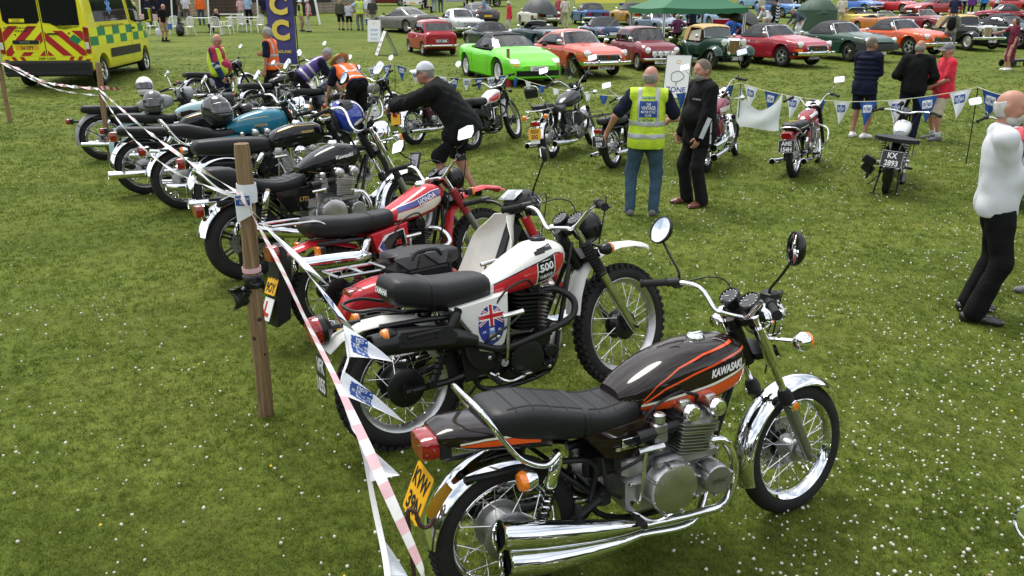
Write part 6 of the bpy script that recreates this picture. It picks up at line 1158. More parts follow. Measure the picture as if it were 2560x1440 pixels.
class SDF:
 def __init__(s,k=.03):s.p=[];s.p2=[];s.c=[];s.k=k
 def cap(s,a,b,ra,rb=None):s.p.append(('c',np.array(a,float),np.array(b,float),ra,ra if rb is None else rb));return s
 def ell(s,c,r,M=None):s.p.append(('e',np.array(c,float),np.array(r,float),None if M is None else np.array(M,float)));return s
 def cut(s,p,n):s.c.append((np.array(p,float),np.array(n,float)/np.linalg.norm(n)));return s
 def mesh(s,h,wr=0.,inf=0.,seed=0):
  lo=np.full(3,1e9);hi=-lo
  for q in s.p+s.p2:
   if q[0]=='c':a=np.minimum(q[1],q[2])-max(q[3],q[4]);b=np.maximum(q[1],q[2])+max(q[3],q[4])
   else:m=q[2].max();a=q[1]-m;b=q[1]+m
   lo=np.minimum(lo,a);hi=np.maximum(hi,b)
  lo-=3*h+inf;hi+=3*h+inf;n=np.ceil((hi-lo)/h).astype(int)+1
  D=np.full(n,.3,np.float32);ax=[lo[i]+h*np.arange(n[i]) for i in range(3)];mg=.07+inf
  def wrinkle_cut():
   nonlocal D
   if wr or s.c:
    X,Y,Z=np.meshgrid(*ax,indexing='ij')
    for p,m in s.c:D=np.maximum(D,(X-p[0])*m[0]+(Y-p[1])*m[1]+(Z-p[2])*m[2])
  for qi,q in enumerate(s.p+s.p2):
   if qi==len(s.p):wrinkle_cut()
   if q[0]=='c':a=np.minimum(q[1],q[2])-max(q[3],q[4])-mg;b=np.maximum(q[1],q[2])+max(q[3],q[4])+mg
   else:m=q[2].max()+mg;a=q[1]-m;b=q[1]+m
   i0=np.maximum(0,((a-lo)/h).astype(int));i1=np.minimum(n,((b-lo)/h).astype(int)+2);sl=tuple(slice(x,y) for x,y in zip(i0,i1))
   X,Y,Z=np.meshgrid(ax[0][sl[0]],ax[1][sl[1]],ax[2][sl[2]],indexing='ij')
   if q[0]=='c':
    ba=q[2]-q[1];L=max(ba@ba,1e-9);px,py,pz=X-q[1][0],Y-q[1][1],Z-q[1][2]
    t=np.clip((px*ba[0]+py*ba[1]+pz*ba[2])/L,0,1);d=np.sqrt((px-ba[0]*t)**2+(py-ba[1]*t)**2+(pz-ba[2]*t)**2)-(q[3]+(q[4]-q[3])*t)
   else:
    px,py,pz=X-q[1][0],Y-q[1][1],Z-q[1][2]
    if q[3]is not None:M=q[3];px,py,pz=(px*M[0,i]+py*M[1,i]+pz*M[2,i]for i in range(3))
    r=q[2];k0=np.sqrt((px/r[0])**2+(py/r[1])**2+(pz/r[2])**2);k1=np.sqrt((px/r[0]**2)**2+(py/r[1]**2)**2+(pz/r[2]**2)**2);d=k0*(k0-1)/np.maximum(k1,1e-6)
   d=d-inf;o=D[sl];hh=np.clip(.5+.5*(o-d)/s.k,0,1);D[sl]=o*(1-hh)+d*hh-s.k*hh*(1-hh)
  if not s.p2:wrinkle_cut()
  if wr:
   X,Y,Z=np.meshgrid(*ax,indexing='ij');D+=wr*(np.sin(19*Z+6*np.sin(11*X+seed)+5*np.sin(9*Y))*.6+np.sin(37*Z+13*X-17*Y+4*np.sin(15*Y+seed))*.4)
  ins=D<0
  c=[ins[i:n[0]-1+i,j:n[1]-1+j,k:n[2]-1+k]for i in(0,1) for j in(0,1) for k in(0,1)];cnt=sum(x.astype(np.int8) for x in c);act=(cnt>0)&(cnt<8)
  idx=-np.ones(act.shape,int);ijk=np.argwhere(act);idx[act]=np.arange(len(ijk));acc=np.zeros((len(ijk),3));num=np.zeros(len(ijk))
  cor=[(i,j,k) for i in(0,1) for j in(0,1) for k in(0,1)]
  for a in range(8):
   for b in range(a+1,8):
    if sum(abs(x-y) for x,y in zip(cor[a],cor[b]))!=1:continue
    A,B=np.array(cor[a]),np.array(cor[b]);da=D[tuple((ijk+A).T)];db=D[tuple((ijk+B).T)];m=(da<0)!=(db<0)
    t=np.where(m,da/np.where(m,da-db,1),0);acc+=(A+(B-A)*t[:,None])*m[:,None];num+=m
  vs=lo+(ijk+acc/num[:,None])*h;F=[]
  for d in range(3):
   e,f=[(1,2),(2,0),(0,1)][d];u=[0,0,0];u[d]=1
   s0=ins[tuple(slice(1,n[i]-1) for i in range(3))];s1=ins[tuple(slice(1+u[i],n[i]-1+u[i]) for i in range(3))]
   E=np.argwhere(s0!=s1)+1
   if not len(E):continue
   fl=ins[tuple(E.T)];de=np.zeros(3,int);de[e]=1;df=np.zeros(3,int);df[f]=1
   q=np.stack([idx[tuple((E-de-df).T)],idx[tuple((E-df).T)],idx[tuple(E.T)],idx[tuple((E-de).T)]],1);q[~fl]=q[~fl][:,::-1];F.append(q[(q>=0).all(1)])
  return vs,(np.concatenate(F) if F else np.zeros((0,4),int))
 def build(s,name,m,parent,h,wr=0.,inf=0.,extra=None,seed=0):
  vs,fs=s.mesh(h,wr,inf,seed);mb=MB();mb.v=[V(q) for q in vs];mb.f=[tuple(int(i) for i in q) for q in fs];mb.m=[0]*len(mb.f)
  if extra:mb.add(extra.v,extra.f,0)
  return mb.build(name,m,parent,80)
def ik(a,b,l1,l2,hint):
 d=b-a;L=min(max(d.length,abs(l1-l2)+.01),l1+l2-.004);d=d.normalized();x=(l1*l1-l2*l2+L*L)/(2*L);hgt=sqrt(max(0,l1*l1-x*x));hv=V(hint);hv=hv-d*hv.dot(d);hv=hv.normalized() if hv.length>1e-4 else V((0,0,1))
 return a+d*x+hv*hgt,a+d*L
def add_hand(mb,w,d,n,sd,curl=.5,s=1.):
 d=d.normalized();n=V(n);n=(n-d*n.dot(d)).normalized();t=n.cross(d)*sd
 mb.loft([[w+d*x+t*(a*wd)+n*(b*th) for a,b in((-1,-.5),(-.6,-1),(.6,-1),(1,-.5),(1,.5),(.6,1),(-.6,1),(-1,.5))]for x,wd,th in((-.03,.024,.02),(0,.03,.018),(.05*s,.042,.016),(.09*s,.040,.013),(.1*s,.036,.010))])
 for i,(y,L) in enumerate(((.031,.07),(.011,.078),(-.011,.072),(-.03,.056))):
  p=w+d*.088*s+t*y;q=p+(d*cos(curl*.6)+n*sin(curl*.6))*L*.45;r=q+(d*cos(curl*1.5)+n*sin(curl*1.5))*L*.32;e=r+(d*cos(curl*2.2)+n*sin(curl*2.2))*L*.25;mb.tube([p,q,r,e],[.0098,.0092,.0085,.006],6)
 p=w+d*.025+t*.032;q=p+(t*.75+d*.6+n*.25).normalized()*.045;e=q+(d*.9+n*.45+t*.15).normalized()*.04;mb.tube([p,q,e],[.013,.0105,.007],6)
def person(label,loc,yaw=0.,H=1.75,wear=None,group='visitors on the showground',det=1,lean=0.,side=0.,pel=(0,0,.95),lf=(0,.11),rf=(0,-.11),lh=(.04,.27,.76),rh=(.04,-.27,.76),ltoe=12,rtoe=-12,head=(0,0),belly=0.,wide=1.,ehint=(-.6,0,-.5),lz=0.,rz=0.,curl=.5,twist=0.,fold=None,name='person',fat=1.,lift=0.):
 """yaw: world heading of the body's front; hands and feet in body metres (x front, y left)"""
 w=wear or{};root=thing(name,label,'person',(loc[0],loc[1],loc[2]),R(yaw),group,H/1.75);h=(.021,.0145,.011)[det]
 sk=w.get('skin',skin);P0=V(pel);tw=R(twist);L_=R(lean);S_=R(side)
 f=V((cos(L_)*cos(tw),cos(L_)*sin(tw),-sin(L_)));u=V((sin(L_)*cos(tw),sin(L_)*sin(tw)+sin(S_),cos(L_)*cos(S_))).normalized();l=u.cross(f).normalized();f=l.cross(u);M=np.array([[f.x,l.x,u.x],[f.y,l.y,u.y],[f.z,l.z,u.z]])
 A=lambda x,y,z:P0+f*x+l*y+u*z
 sh={1:A(.0,.178*wide,.462),-1:A(.0,-.178*wide,.462)};neck=A(.0,0,.545);hp,hy=R(head[1]),R(head[0])
 hf=(f*cos(hy)+l*sin(hy));hu0=(u*.5+V((0,0,1))*.5).normalized();hf=(hf-hu0*hf.dot(hu0)).normalized();hl=hu0.cross(hf);hF=hf*cos(hp)-hu0*sin(hp);hu=hu0*cos(hp)+hf*sin(hp)
 hc=neck+hu0*.125+hF*.03;HM=np.array([[hF.x,hl.x,hu.x],[hF.y,hl.y,hu.y],[hF.z,hl.z,hu.z]]);HA=lambda x,y,z:hc+hF*x+hl*y+hu*z
 hip={1:P0+l*.09+V((0,0,-.02)),-1:P0-l*.09+V((0,0,-.02))};ank={};kn={};el={};wr={};toe={}
 for sg,fp,tz,z0 in((1,lf,ltoe,lz),(-1,rf,rtoe,rz)):
  a=V((fp[0],fp[1],.085+z0));td=V((cos(R(tz)),sin(R(tz)),0));kn[sg],ank[sg]=ik(hip[sg],a,.445,.425,(td*1+V((0,sg*.12,0))));toe[sg]=td
 hint=V(ehint)
 for sg,hp_ in((1,lh),(-1,rh)):el[sg],wr[sg]=ik(sh[sg],V(hp_),.29,.265,(hint.x,sg*(.55+hint.y),hint.z))
 fd={sg:(wr[sg]-el[sg]).normalized() for sg in(1,-1)}
 def torso(s,b=1.):
  s.ell(P0,(.125*fat,.168*wide,.13),M);s.ell(A(-.0,0,.16),(.11*fat,.15*wide*fat,.16),M);s.ell(A(.0,0,.34),(.125*fat,.172*wide,.19),M);s.cap(sh[1]-l*.03,sh[-1]+l*.03,.062)
  for sg in(1,-1):s.cap(A(-.012,sg*.03,.515),sh[sg]-l*sg*.01,.05,.06)
  if belly:s.ell(A(.035+belly*.5,0,.13),(.11+belly,.15+belly*.45,.165),M)
  s.ell(A(-.05,.08,-.04),(.09,.085,.1),M);s.ell(A(-.05,-.08,-.04),(.09,.085,.1),M)
 b=SDF(.022);torso(b) if not w.get('top') else(b.ell(P0,(.11,.15,.11),M),b.ell(A(0,0,.3),(.105,.15,.2),M),b.cap(sh[1]-l*.03,sh[-1]+l*.03,.045))
 b.cap(A(-.01,0,.5),hc-hu*.06-hF*.012,.06,.054)
 tl_=.8 if w.get('leg') and w.get('leglen',1.)>=1 else 1.
 for sg in(1,-1):
  b.cap(sh[sg],el[sg],.047,.04).cap(el[sg],wr[sg],.041,.026);b.cap(hip[sg],kn[sg],.078*tl_,.052*tl_);c=kn[sg].lerp(ank[sg],.28)-toe[sg]*.012;b.cap(kn[sg],ank[sg],.05*tl_,.034);b.ell(c,(.056*tl_,.052*tl_,.11))
  b.ell(hip[sg].lerp(kn[sg],.3),(.072*tl_,.07*tl_,.16))
 b.ell(hc+hu*.012,(.1,.08,.108),HM);b.ell(HA(.022,0,-.062),(.068,.058,.066),HM);b.cap(HA(.088,0,.012),HA(.108,0,-.024),.009,.016);b.cap(HA(.082,.035,.026),HA(.082,-.035,.026),.015)
 b.ell(HA(.06,0,-.098),(.03,.03,.024),HM)
 for sg in(1,-1):b.ell(HA(-.006,sg*.079,-.012),(.022,.012,.034),HM);b.ell(HA(.055,sg*.042,-.03),(.034,.026,.03),HM)
 hands=MB()
 for sg in(1,-1):
  nn=(-l*sg*.8+f*.2) if fold is None else V(fold);add_hand(hands,wr[sg],fd[sg]*.9+V((0,0,-.1)),nn,sg,curl)
 body=b.build('body',sk,root,min(h,.0125) if det else.017,0,0,hands)
 for sg,z0 in((1,lz),(-1,rz)):
  a=ank[sg];t=toe[sg];s=SDF(.025);n=V((-t.y,t.x,0));g=V((a.x,a.y,a.z-.085))
  s.cap(g+t*(-.055)+V((0,0,.04)),g+t*.12+V((0,0,.034)),.042,.040).ell(g+t*.15+V((0,0,.026)),(.07,.046,.032),[[t.x,n.x,0],[t.y,n.y,0],[0,0,1]]).cap(g+V((0,0,.05)),a+V((0,0,w.get('boot',-.005))),.043,.042).cut(g+V((0,0,.002)),(0,0,-1))
  s.build('shoe',w.get('shoe',cloth('shoe_black',(.02,.02,.02))),root,min(h,.013))
  if w.get('sock'):s=SDF(.02);k_=ank[sg].lerp(kn[sg],w.get('sockh',.3));s.cap(ank[sg],k_,.041,.05).cut(k_,(kn[sg]-ank[sg]));s.build('sock',w['sock'],root,min(h,.014))
 t=w.get('top')
 if w.get('leg'):
  s=SDF(.03);s.ell(P0+u*.0,(.110*fat,.160*wide,.13),M);s.ell(A(-.045,.08,-.04),(.095,.09,.11),M);s.ell(A(-.045,-.08,-.04),(.095,.09,.11),M)
  if belly:s.ell(A(.01+belly*.3,0,.0),(.1+belly*.6,.15+belly*.3,.1),M)
  ln=w.get('leglen',1.)
  for sg in(1,-1):
   k_=kn[sg];a=ank[sg];lo=w.get('flare',.058)
   if ln>=1:s.cap(hip[sg],k_,.095,.074).cap(k_,a+(k_-a).normalized()*.0,.072,lo);s.ell(hip[sg].lerp(k_,.3),(.09,.088,.17))
   elif ln>.5:e=k_.lerp(a,ln-.5);s.cap(hip[sg],k_,.1,.085).cap(k_,e,.085,.08)
   else:e=hip[sg].lerp(k_,ln*2);s.cap(hip[sg],e,.1,.09)
  s.cut(A(0,0,max(-.06,w.get('hem',-.06)+.035) if w.get('hem',-.06)<-.03 and t else.12),u)
  if ln<1:
   for sg in(1,-1):e=kn[sg].lerp(ank[sg],ln-.5) if ln>.5 else hip[sg].lerp(kn[sg],ln*2);n_=(ank[sg]-kn[sg]) if ln>.5 else(kn[sg]-hip[sg])
   s.cut((kn[1].lerp(ank[1],ln-.5)+kn[-1].lerp(ank[-1],ln-.5))/2 if ln>.5 else(hip[1].lerp(kn[1],ln*2)+hip[-1].lerp(kn[-1],ln*2))/2,(0,0,-1))
  s.build('trousers' if ln>=1 else 'shorts',w['leg'],root,h,.0045 if det else 0,.004,seed=H*9)
 if w.get('skirt'):
  s=SDF(.05);z1=w.get('skirtz',.35);s.ell(P0,(.125,.165,.13),M);q0=V((P0.x,P0.y,P0.z));q1=V(((lf[0]+rf[0])/2,(lf[1]+rf[1])/2,z1));s.cap(q0+V((0,.05,0)),q1+V((0,.07,0)),.12,.13).cap(q0-V((0,.05,0)),q1-V((0,.07,0)),.12,.13);s.cut(q1,(0,0,-1));s.build('skirt',w['skirt'],root,h,.005,0)
 def topshell(nm,m,sleeve,hem,inf,wr_=.004,open_=None,collar=0,body_=True):
  s=SDF(.03);torso(s);hk=1. if hem<-.15 else.93;s.cap(A(-.01,.05,.25),A(-.005,.055,min(0,hem)),.112*fat,.118*fat).cap(A(-.01,-.05,.25),A(-.005,-.055,min(0,hem)),.112*fat,.118*fat);s.ell(A(-.004,0,.0),(.136*fat*hk,.176*wide,.15+abs(min(0,hem))),M);s.ell(A(-.045,.08,-.05),(.1*hk,.093,.12),M);s.ell(A(-.045,-.08,-.05),(.1*hk,.093,.12),M)
  if hem<-.12:
   for sg in(1,-1):s.cap(hip[sg],hip[sg].lerp(kn[sg],min(.6,-hem*1.6)),.102,.1)
  if collar:s.cap(A(-.012,0,.50),A(.0,0,.545+collar),.068,.07)
  for sg in(1,-1):
   z_=SDF()
   if sleeve=='long':z_.cap(sh[sg],el[sg],.062,.054).cap(el[sg],wr[sg],.054,.042)
   elif sleeve=='short':e=sh[sg].lerp(el[sg],.78);z_.cap(sh[sg],e,.066,.064)
   elif sleeve=='cap':s.cap(sh[sg]-l*sg*.03,sh[sg]+l*sg*.0,.06)
   s.p2+=z_.p
  s.cut(A(0,0,hem),-u).cut(A(0,0,.535+collar*1.1),u) if collar else s.cut(A(0,0,hem),-u).cut(A(.02,0,.548),u+f*.28)
  if sleeve=='cap':
   for sg in(1,-1):s.cut(sh[sg]+l*sg*.025,l*sg+u*.0)
  o=s.build(nm,m,root,h,wr_ if det else 0,inf,seed=H*7);return s,o
 t=w.get('top')
 if t:topshell(w.get('topname','shirt'),t,w.get('sleeve','short'),w.get('hem',-.06),w.get('inf',.012),w.get('wr',.006),collar=w.get('collar',0))
 if w.get('vest'):
  vi=w.get('inf',.012)+.010;s,o=topshell('vest',w['vest'],'cap',w.get('vhem',-.1),vi,.004)
  for z in w.get('bands',(.06,.2)):
   q=SDF(.03);q.p=list(s.p);q.c=list(s.c)+[(np.array(A(0,0,z-.028)),np.array(-u)),(np.array(A(0,0,z+.028)),np.array(u))];q.build('reflective_band',band,root,h*.8,.004 if det else 0,vi+.004,seed=H*7)
  for sg in(1,-1):
   q=SDF(.03);q.p=list(s.p);q.c=list(s.c)+[(np.array(A(0,sg*.075,0)),np.array(-l*sg)),(np.array(A(0,sg*.125,0)),np.array(l*sg)),(np.array(A(0,0,max(w.get('bands',(.2,)))+.02)),np.array(-u))];q.build('reflective_band',band,root,h*.8,.004 if det else 0,vi+.004,seed=H*7)
 hs=w.get('hair','short');hm=w.get('hairm',hairg)
 if hs!='none':
  s=SDF(.02);s.ell(hc+hu*.015,(.106,.0855,.114),HM)
  if hs=='short':s.cut(HA(.062,0,.03),hF*.9-hu*.25).cut(HA(-.0,0,-.055),-hu*1+hF*.5);s.cut(HA(.02,0,.0),hF*.55-hu*.75)
  elif hs=='bald':s.p=[];s.ell(HA(-.006,0,.004),(.108,.0855,.110),HM);s.cut(HA(-.012,0,0),hF).cut(HA(0,0,.055),hu-hF*.25).cut(HA(0,0,-.065),-hu)
  elif hs=='wavy':s.ell(HA(-.02,0,.03),(.105,.092,.108),HM);s.ell(HA(-.04,.05,-.02),(.06,.045,.07),HM);s.ell(HA(-.04,-.05,-.02),(.06,.045,.07),HM);s.cut(HA(.055,0,.05),hF*.95-hu*.15).cut(HA(.0,0,-.0),hF*.75-hu*.5).cut(HA(0,0,-.085),-hu)
  elif hs=='long':s.ell(HA(-.03,0,-.03),(.095,.092,.15),HM);s.cap(HA(-.06,.0,-.1),HA(-.075,0,-.24),.07,.05);s.cut(HA(.06,0,.03),hF*.9-hu*.25).cut(HA(.02,0,-.02),hF*.9-hu*.3)
  s.build('hair',hm,root,.0065 if det else.014,.004 if det else 0)
 ht=w.get('hat')
 if ht:
  kind_,hmm_=ht;s=SDF(.012);s.ell(hc+hu*.03,(.112,.094,.108),HM).cut(HA(0,0,.035),-hu-hF*.05)
  if kind_=='cap':s.k=.006;q=MB();q.sheet(lambda a,b_:HA(.08+.105*(1-(2*a-1)**2)**.5*b_+.0,(2*a-1)*.082,.045-.02*b_-.025*(2*a-1)**2),10,4,.006);q.build('cap_peak',w.get('peakm',hmm_),root)
  elif kind_ in('brim','straw'):
   q=MB();rb=.175 if kind_=='straw' else.16;q.loft([[HA(cos(2*pi*i/26)*(r_+.015),sin(2*pi*i/26)*r_,z_+.014*cos(4*pi*i/26)*(r_-.1)/.07) for i in range(26)]for r_,z_ in((.09,.04),(rb,.03),(rb,.024),(.09,.032))],False);q.build('hat_brim',hmm_,root)
   if kind_=='straw':q=MB();q.lathe([(.112,0),(.109,.03)],HA(0,0,.042),hu,24,cap=False);q.build('hat_band',blackp,root)
  s.build('hat' if kind_!='cap' else 'cap',hmm_,root,min(h,.011))
 if w.get('beard'):s=SDF(.02);s.ell(HA(.028,0,-.075),(.072,.064,.06),HM).ell(HA(.075,0,-.055),(.026,.034,.014),HM).cut(HA(.0,0,-.045),hu-hF*.12);s.build('beard',w.get('beardm',hairw),root,.0065,.003)
 if det>=1:
  for sg in(1,-1):
   q=MB();q.ell(HA(.085,sg*.031,.006),(.010,.0135,.007),10,7,rot=MX(HM.tolist()));q.build('eye',eyem,root);q=MB();q.tube([HA(.096,sg*.014,.030),HA(.094,sg*.034,.034),HA(.082,sg*.052,.028)],[.004,.005,.003],5);q.build('eyebrow',hm,root)
  q=MB();q.tube([HA(.078,.024,-.057),HA(.094,0,-.054),HA(.078,-.024,-.057)],[.003,.006,.003],6);q.build('mouth',lipm,root)
 if w.get('glasses'):
  q=MB()
  for sg in(1,-1):q.torus(HA(.104,sg*.033,.004),hF,.024,[(.002,0),(0,.002),(-.002,0),(0,-.002)],14);q.tube([HA(.1,sg*.057,.01),HA(.0,sg*.09,.008)],.0025,4)
  q.tube([HA(.106,.01,.008),HA(.106,-.01,.008)],.0025,4);q.build('glasses',blackp,root)
 return root,dict(A=A,f=f,l=l,u=u,wr=wr,HA=HA,hc=hc,sh=sh,el=el,fd=fd,ank=ank,kn=kn,P0=P0,hip=hip)
#van, posts, tape, bunting, signs, tents, furniture
def clip(P,a,b,c):
 """keep a*x+b*y<=c"""
 o=[]
 for i in range(len(P)):
  p,q=P[i],P[(i+1)%len(P)];dp,dq=a*p[0]+b*p[1]-c,a*q[0]+b*q[1]-c
  if dp<=0:o.append(p)
  if dp*dq<0:t=dp/(dp-dq);o.append((p[0]+(q[0]-p[0])*t,p[1]+(q[1]-p[1])*t))
 return o
def cliprect(P,x0,x1,y0,y1):
 for k in((-1,0,-x0),(1,0,x1),(0,-1,-y0),(0,1,y1)):
  if P:P=clip(P,*k)
 return P
vany=mat('van_yellow',(.86,.78,.03),.25,coat=1.,var=(2,.04));vlime=mat('van_lime',(.78,.80,.02),.35);vgreen=mat('van_green',(.01,.22,.09),.35);vred=mat('van_red',(.42,.012,.02),.35)
def ambulance(loc,yaw):
 root=thing('ambulance','yellow and green chequered ambulance van seen from behind','ambulance',loc,yaw,None,1.12);P=lambda n,m,mt,pr=root,a=35:m.build(n,mt,pr,a)
 K=[(-2.62,.97,.45,2.48),(-2.58,.985,.42,2.53),(-1.0,.99,.38,2.56),(1.0,.99,.38,2.55),(1.35,.985,.38,2.46),(1.6,.975,.38,2.2),(2.15,.96,.38,1.42),(2.3,.95,.38,1.3),(2.75,.86,.38,1.12),(2.9,.72,.40,.95),(2.93,.6,.45,.8)]
 xs=[(-1.72),1.98];r,Ra=.345,.43;X=sorted(set([k[0]for k in K]+[round(x+Ra*cos(pi*i/14),3) for x in xs for i in range(15)]+[-2.62+.25*i for i in range(22)]));rings=[]
 for x in X:
  f=lambda j:ip([(k[0],k[j]) for k in K],x)
  hw,zb,zt=f(1),f(2),f(3);zl=0
  for w in xs:
   if abs(x-w)<Ra-1e-4:zl=r+sqrt(Ra*Ra-(x-w)**2)
  zt2=max(zt,1.0);pts=[(hw*.94,max(zb,zl)),(hw*.99,max(zb+.08,zl+.01)),(hw,max(.9,zl+.02)),(hw,min(1.35,zt-.1)),(hw*.955,min(1.95,zt-.06)),(hw*.90,zt-.16 if zt>1.7 else zt-.03),(hw*.78,zt-.04),(hw*.4,zt),(0,zt+.01)];rings.append([V((x,y,z)) for y,z in pts]+[V((x,-y,z)) for y,z in reversed(pts[:-1])])
 mb=MB();mb.loft(rings);bv=mb.bvh();P('body',mb,vany)
 mb=MB();mb.box((.1,0,.42),(5.,1.4,.3));P('underbody',mb,dark)
 for x in xs:
  for sg in(-1,1):carwheel(root,'wheel',x,sg,.85,r,.21,'five',chrome2)
  for sg in(-1,1):
   q=MB();q.torus((x,sg*.975,r),(0,sg,0),Ra,[(.05,-.03),(.05,.01),(.0,.012),(0,-.03)],20,a0=R(0) if True else 0,a1=2*pi);
 xr=-2.622;RX=lambda y,z,d=0:V((xr-.004-d,y,z))
 def poly(nm,P2,m,d=0.,th=.004,pr=root):
  if len(P2)<3:return
  q=MB();q.prism(P2,lambda a,b:RX(a,b,d),lambda a,b:RX(a,b,d+th));return q.build(nm,m,pr,flat=True)
 def rr(y0,y1,z0,z1,c=.05):return[(y0+c,z0),(y1-c,z0),(y1,z0+c),(y1,z1-c),(y1-c,z1),(y0+c,z1),(y0,z1-c),(y0,z0+c)]
 poly('window',rr(.03,.84,1.50,2.16,.07),glassd if False else mat('van_glass',(.012,.013,.014),.04,coat=1.));poly('window',[(-.84,1.42),(-.50,1.36),(-.36,1.38),(-.2,1.50),(-.03,1.52),(-.03,2.16),(-.76,2.16),(-.85,2.02)],MATS['van_glass'])
 poly('rear_panel',rr(.02,.90,.76,1.46,.03),vlime);poly('rear_panel',rr(-.90,-.02,.76,1.46,.03),vlime);k0=0
 for sg in(1,-1):
  for i in range(-2,7):
   a=i*.42;para=[(sg*(.02+a*1.0),.70),(sg*(.02+a+.21),.70),(sg*(.02+a+.21-.85*1.0),1.55),(sg*(.02+a-.85),1.55)]
   para=cliprect(para,.03 if sg>0 else-.89,.89 if sg>0 else-.03,.77,1.45 if sg>0 else 1.34)
   if len(para)>2:poly('chevron',para if sg>0 else para[::-1],vred,.006,.003)
 poly('green_diamond',[(-.72,1.02),(-.56,1.15),(-.68,1.26),(-.84,1.13)],vgreen,.012,.002)
 poly('number_plate_recess',rr(.1,.72,.86,1.13,.03),vlime,.010,.004);poly('trim_bar',rr(.12,.70,1.04,1.13,.02),blackp,.016,.02)
 def tx(s,y,z,h,m=blackt,d=.012,w=None,pr=root):q=MB();text(q,s,frameM(RX(y,z,d),(0,-1,0),(0,0,1)),h,w,.02);q.build('lettering',m,pr)
 tx('MASTER',.42,1.085,.045,steel,.040);plate_obj(root,RX(.40,.955,.016),(0,-1,0),(0,0,1),['54 CPY'],.52,.11,'y')
 poly('step_panel',rr(-.9,.9,.66,.755,.02),vlime)
 for i in range(10):
  sg=1 if i<5 else-1;a=(.1+.19*(i%5))*sg
  if abs(a)>.34:poly('chevron',[(a,.665),(a+sg*.09,.665),(a+sg*.14,.75),(a+sg*.05,.75)][::sg],vred,.006,.003)
 tx('KEEP CLEAR',.0,.71,.05,d=.012);tx('PLEASE LEAVE 3 METRES',.5,1.405,.045,d=.012);tx('FOR RAMP',.46,1.335,.045,d=.012);tx('EMERGENCY DOOR',-.42,2.225,.04);tx('AMBULANCE',.18,2.38,.12,vred)
 poly('notice',rr(.36,.70,1.53,1.61,.01),vany,.005,.002);
 for i,s in enumerate(('PATIENT TREATMENT','IN PROGRESS','PLEASE KNOCK & WAIT')):tx(s,.53,1.59-.022*i,.014,d=.009)
 q=MB();q.box((xr-.002,0,1.5),(.008,.012,1.6));q.build('door_gap',dark,root)
 q=MB();q.box(RX(-.22,1.27,.03),(.03,.24,.035),ch=.01);q.build('door_handle',blackp,root);q=MB();q.lathe([(.022,0),(.02,.012)],RX(.62,1.25,0),(-1,0,0),12);q.build('lock',blackp,root);q=MB();q.lathe([(.022,0),(.02,.012)],RX(-.58,1.28,0),(-1,0,0),12);q.build('lock',blackp,root)
 mb=MB();mb.box((xr-.03,0,.50),(.2,1.96,.32),ch=.05);o=P('bumper',mb,blackp);mb=MB();mb.box((xr-.06,0,.36),(.22,1.9,.12),ch=.03);mb.build('step',blackp,o)
 for sg in(-1,1):
  mb=MB();mb.box((xr+.01,sg*.955,1.12),(.1,.1,.62),ch=.02);o=P('tail_lamp',mb,redl);q=MB();q.box((xr-.042,sg*.955,1.0),(.01,.08,.16));q.build('clear_segment',lens,o);mb=MB();mb.box((xr-.005,sg*.94,.72),(.03,.12,.06));P('marker',mb,vany)
  def dec(nm,m,A,B,nu=10,nv=4,off=.003):q=MB();decal(q,bv,A,B,sg,nu,nv,off);q.f and q.build(nm,m,root)
  n=9
  for i in range(n):
   for j in range(2):
    x0=-2.5+.56*i;z0=.98+.21*j;
    if x0+.56>2.7:continue
    dec('square',vgreen if(i+j)%2==(0 if i>0 else 0) else vlime,[(x0,z0),(x0+.56,z0)],[(x0,z0+.21),(x0+.56,z0+.21)],4,2)
  dec('side_window',MATS['van_glass'],[(-1.95,1.52),(.62,1.52)],[(-2.02,2.2),(.50,2.2)],14,5);dec('door_window',MATS['van_glass'],[(.88,1.50),(1.5,1.42),(2.02,1.40)],[(.80,2.2),(1.2,2.2),(1.50,2.16)],12,5)
  dec('door_gap',dark,[(.72,.5),(.72,2.3)],[(.735,.5),(.735,2.3)],16,1,.004);dec('door_gap',dark,[(1.72,.95),(1.9,1.4)],[(1.735,.95),(1.915,1.4)],8,1,.004)
  dec('rubbing_strip',blackp,[(-1.15,.64),(1.4,.64)],[(-1.15,.86),(1.4,.86)],12,3,.02)
  q=MB();textdecal(q,bv,'Working in partnership with Healthcare in England and Wales',(-.75,1.42),.07,sg,1.95,0,.0,0,.004);q.build('lettering',blackt,root);q=MB();textdecal(q,bv,'EMERGENCY AMBULANCE',(-.25,2.33),.13,sg,1.5,0,.02,0,.006);q.build('lettering',vgreen,root)
  for k_,(a,b) in enumerate(((.075,.04),(.075,.04),(.075,.04))):
   t=pi*k_/3+pi/2;d=V((cos(t),sin(t)));e=V((-d.y,d.x));c=V((-.75,1.88));dec('star_of_life',mat('star_blue',(.10,.25,.6),.5),[tuple(c-d*.2-e*.045),tuple(c+d*.2-e*.045)],[tuple(c-d*.2+e*.045),tuple(c+d*.2+e*.045)],4,1,.006+.001*k_)
  h=bv.ray_cast(V((.95,sg*3,1.3)),V((0,-sg,0)));q=MB();q.box(h[0]+V((0,sg*.02,0)),(.18,.04,.05),ch=.012);q.build('door_handle',blackp,root)
  mb=MB();mb.tube([(1.82,sg*.95,1.45),(1.86,sg*1.1,1.5)],.025,6);mb.box((1.87,sg*1.2,1.62),(.12,.22,.40),ch=.04);o=P('door_mirror',mb,blackp);q=MB();q.box((1.80,sg*1.2,1.62),(.004,.18,.35));q.build('mirror_glass',mirror,o)
  mb=MB();mb.torus((-1.72,sg*.975,r),(0,sg,0),Ra+.0,[(.045,-.02),(.045,.012),(-.01,.012),(-.01,-.02)],24);
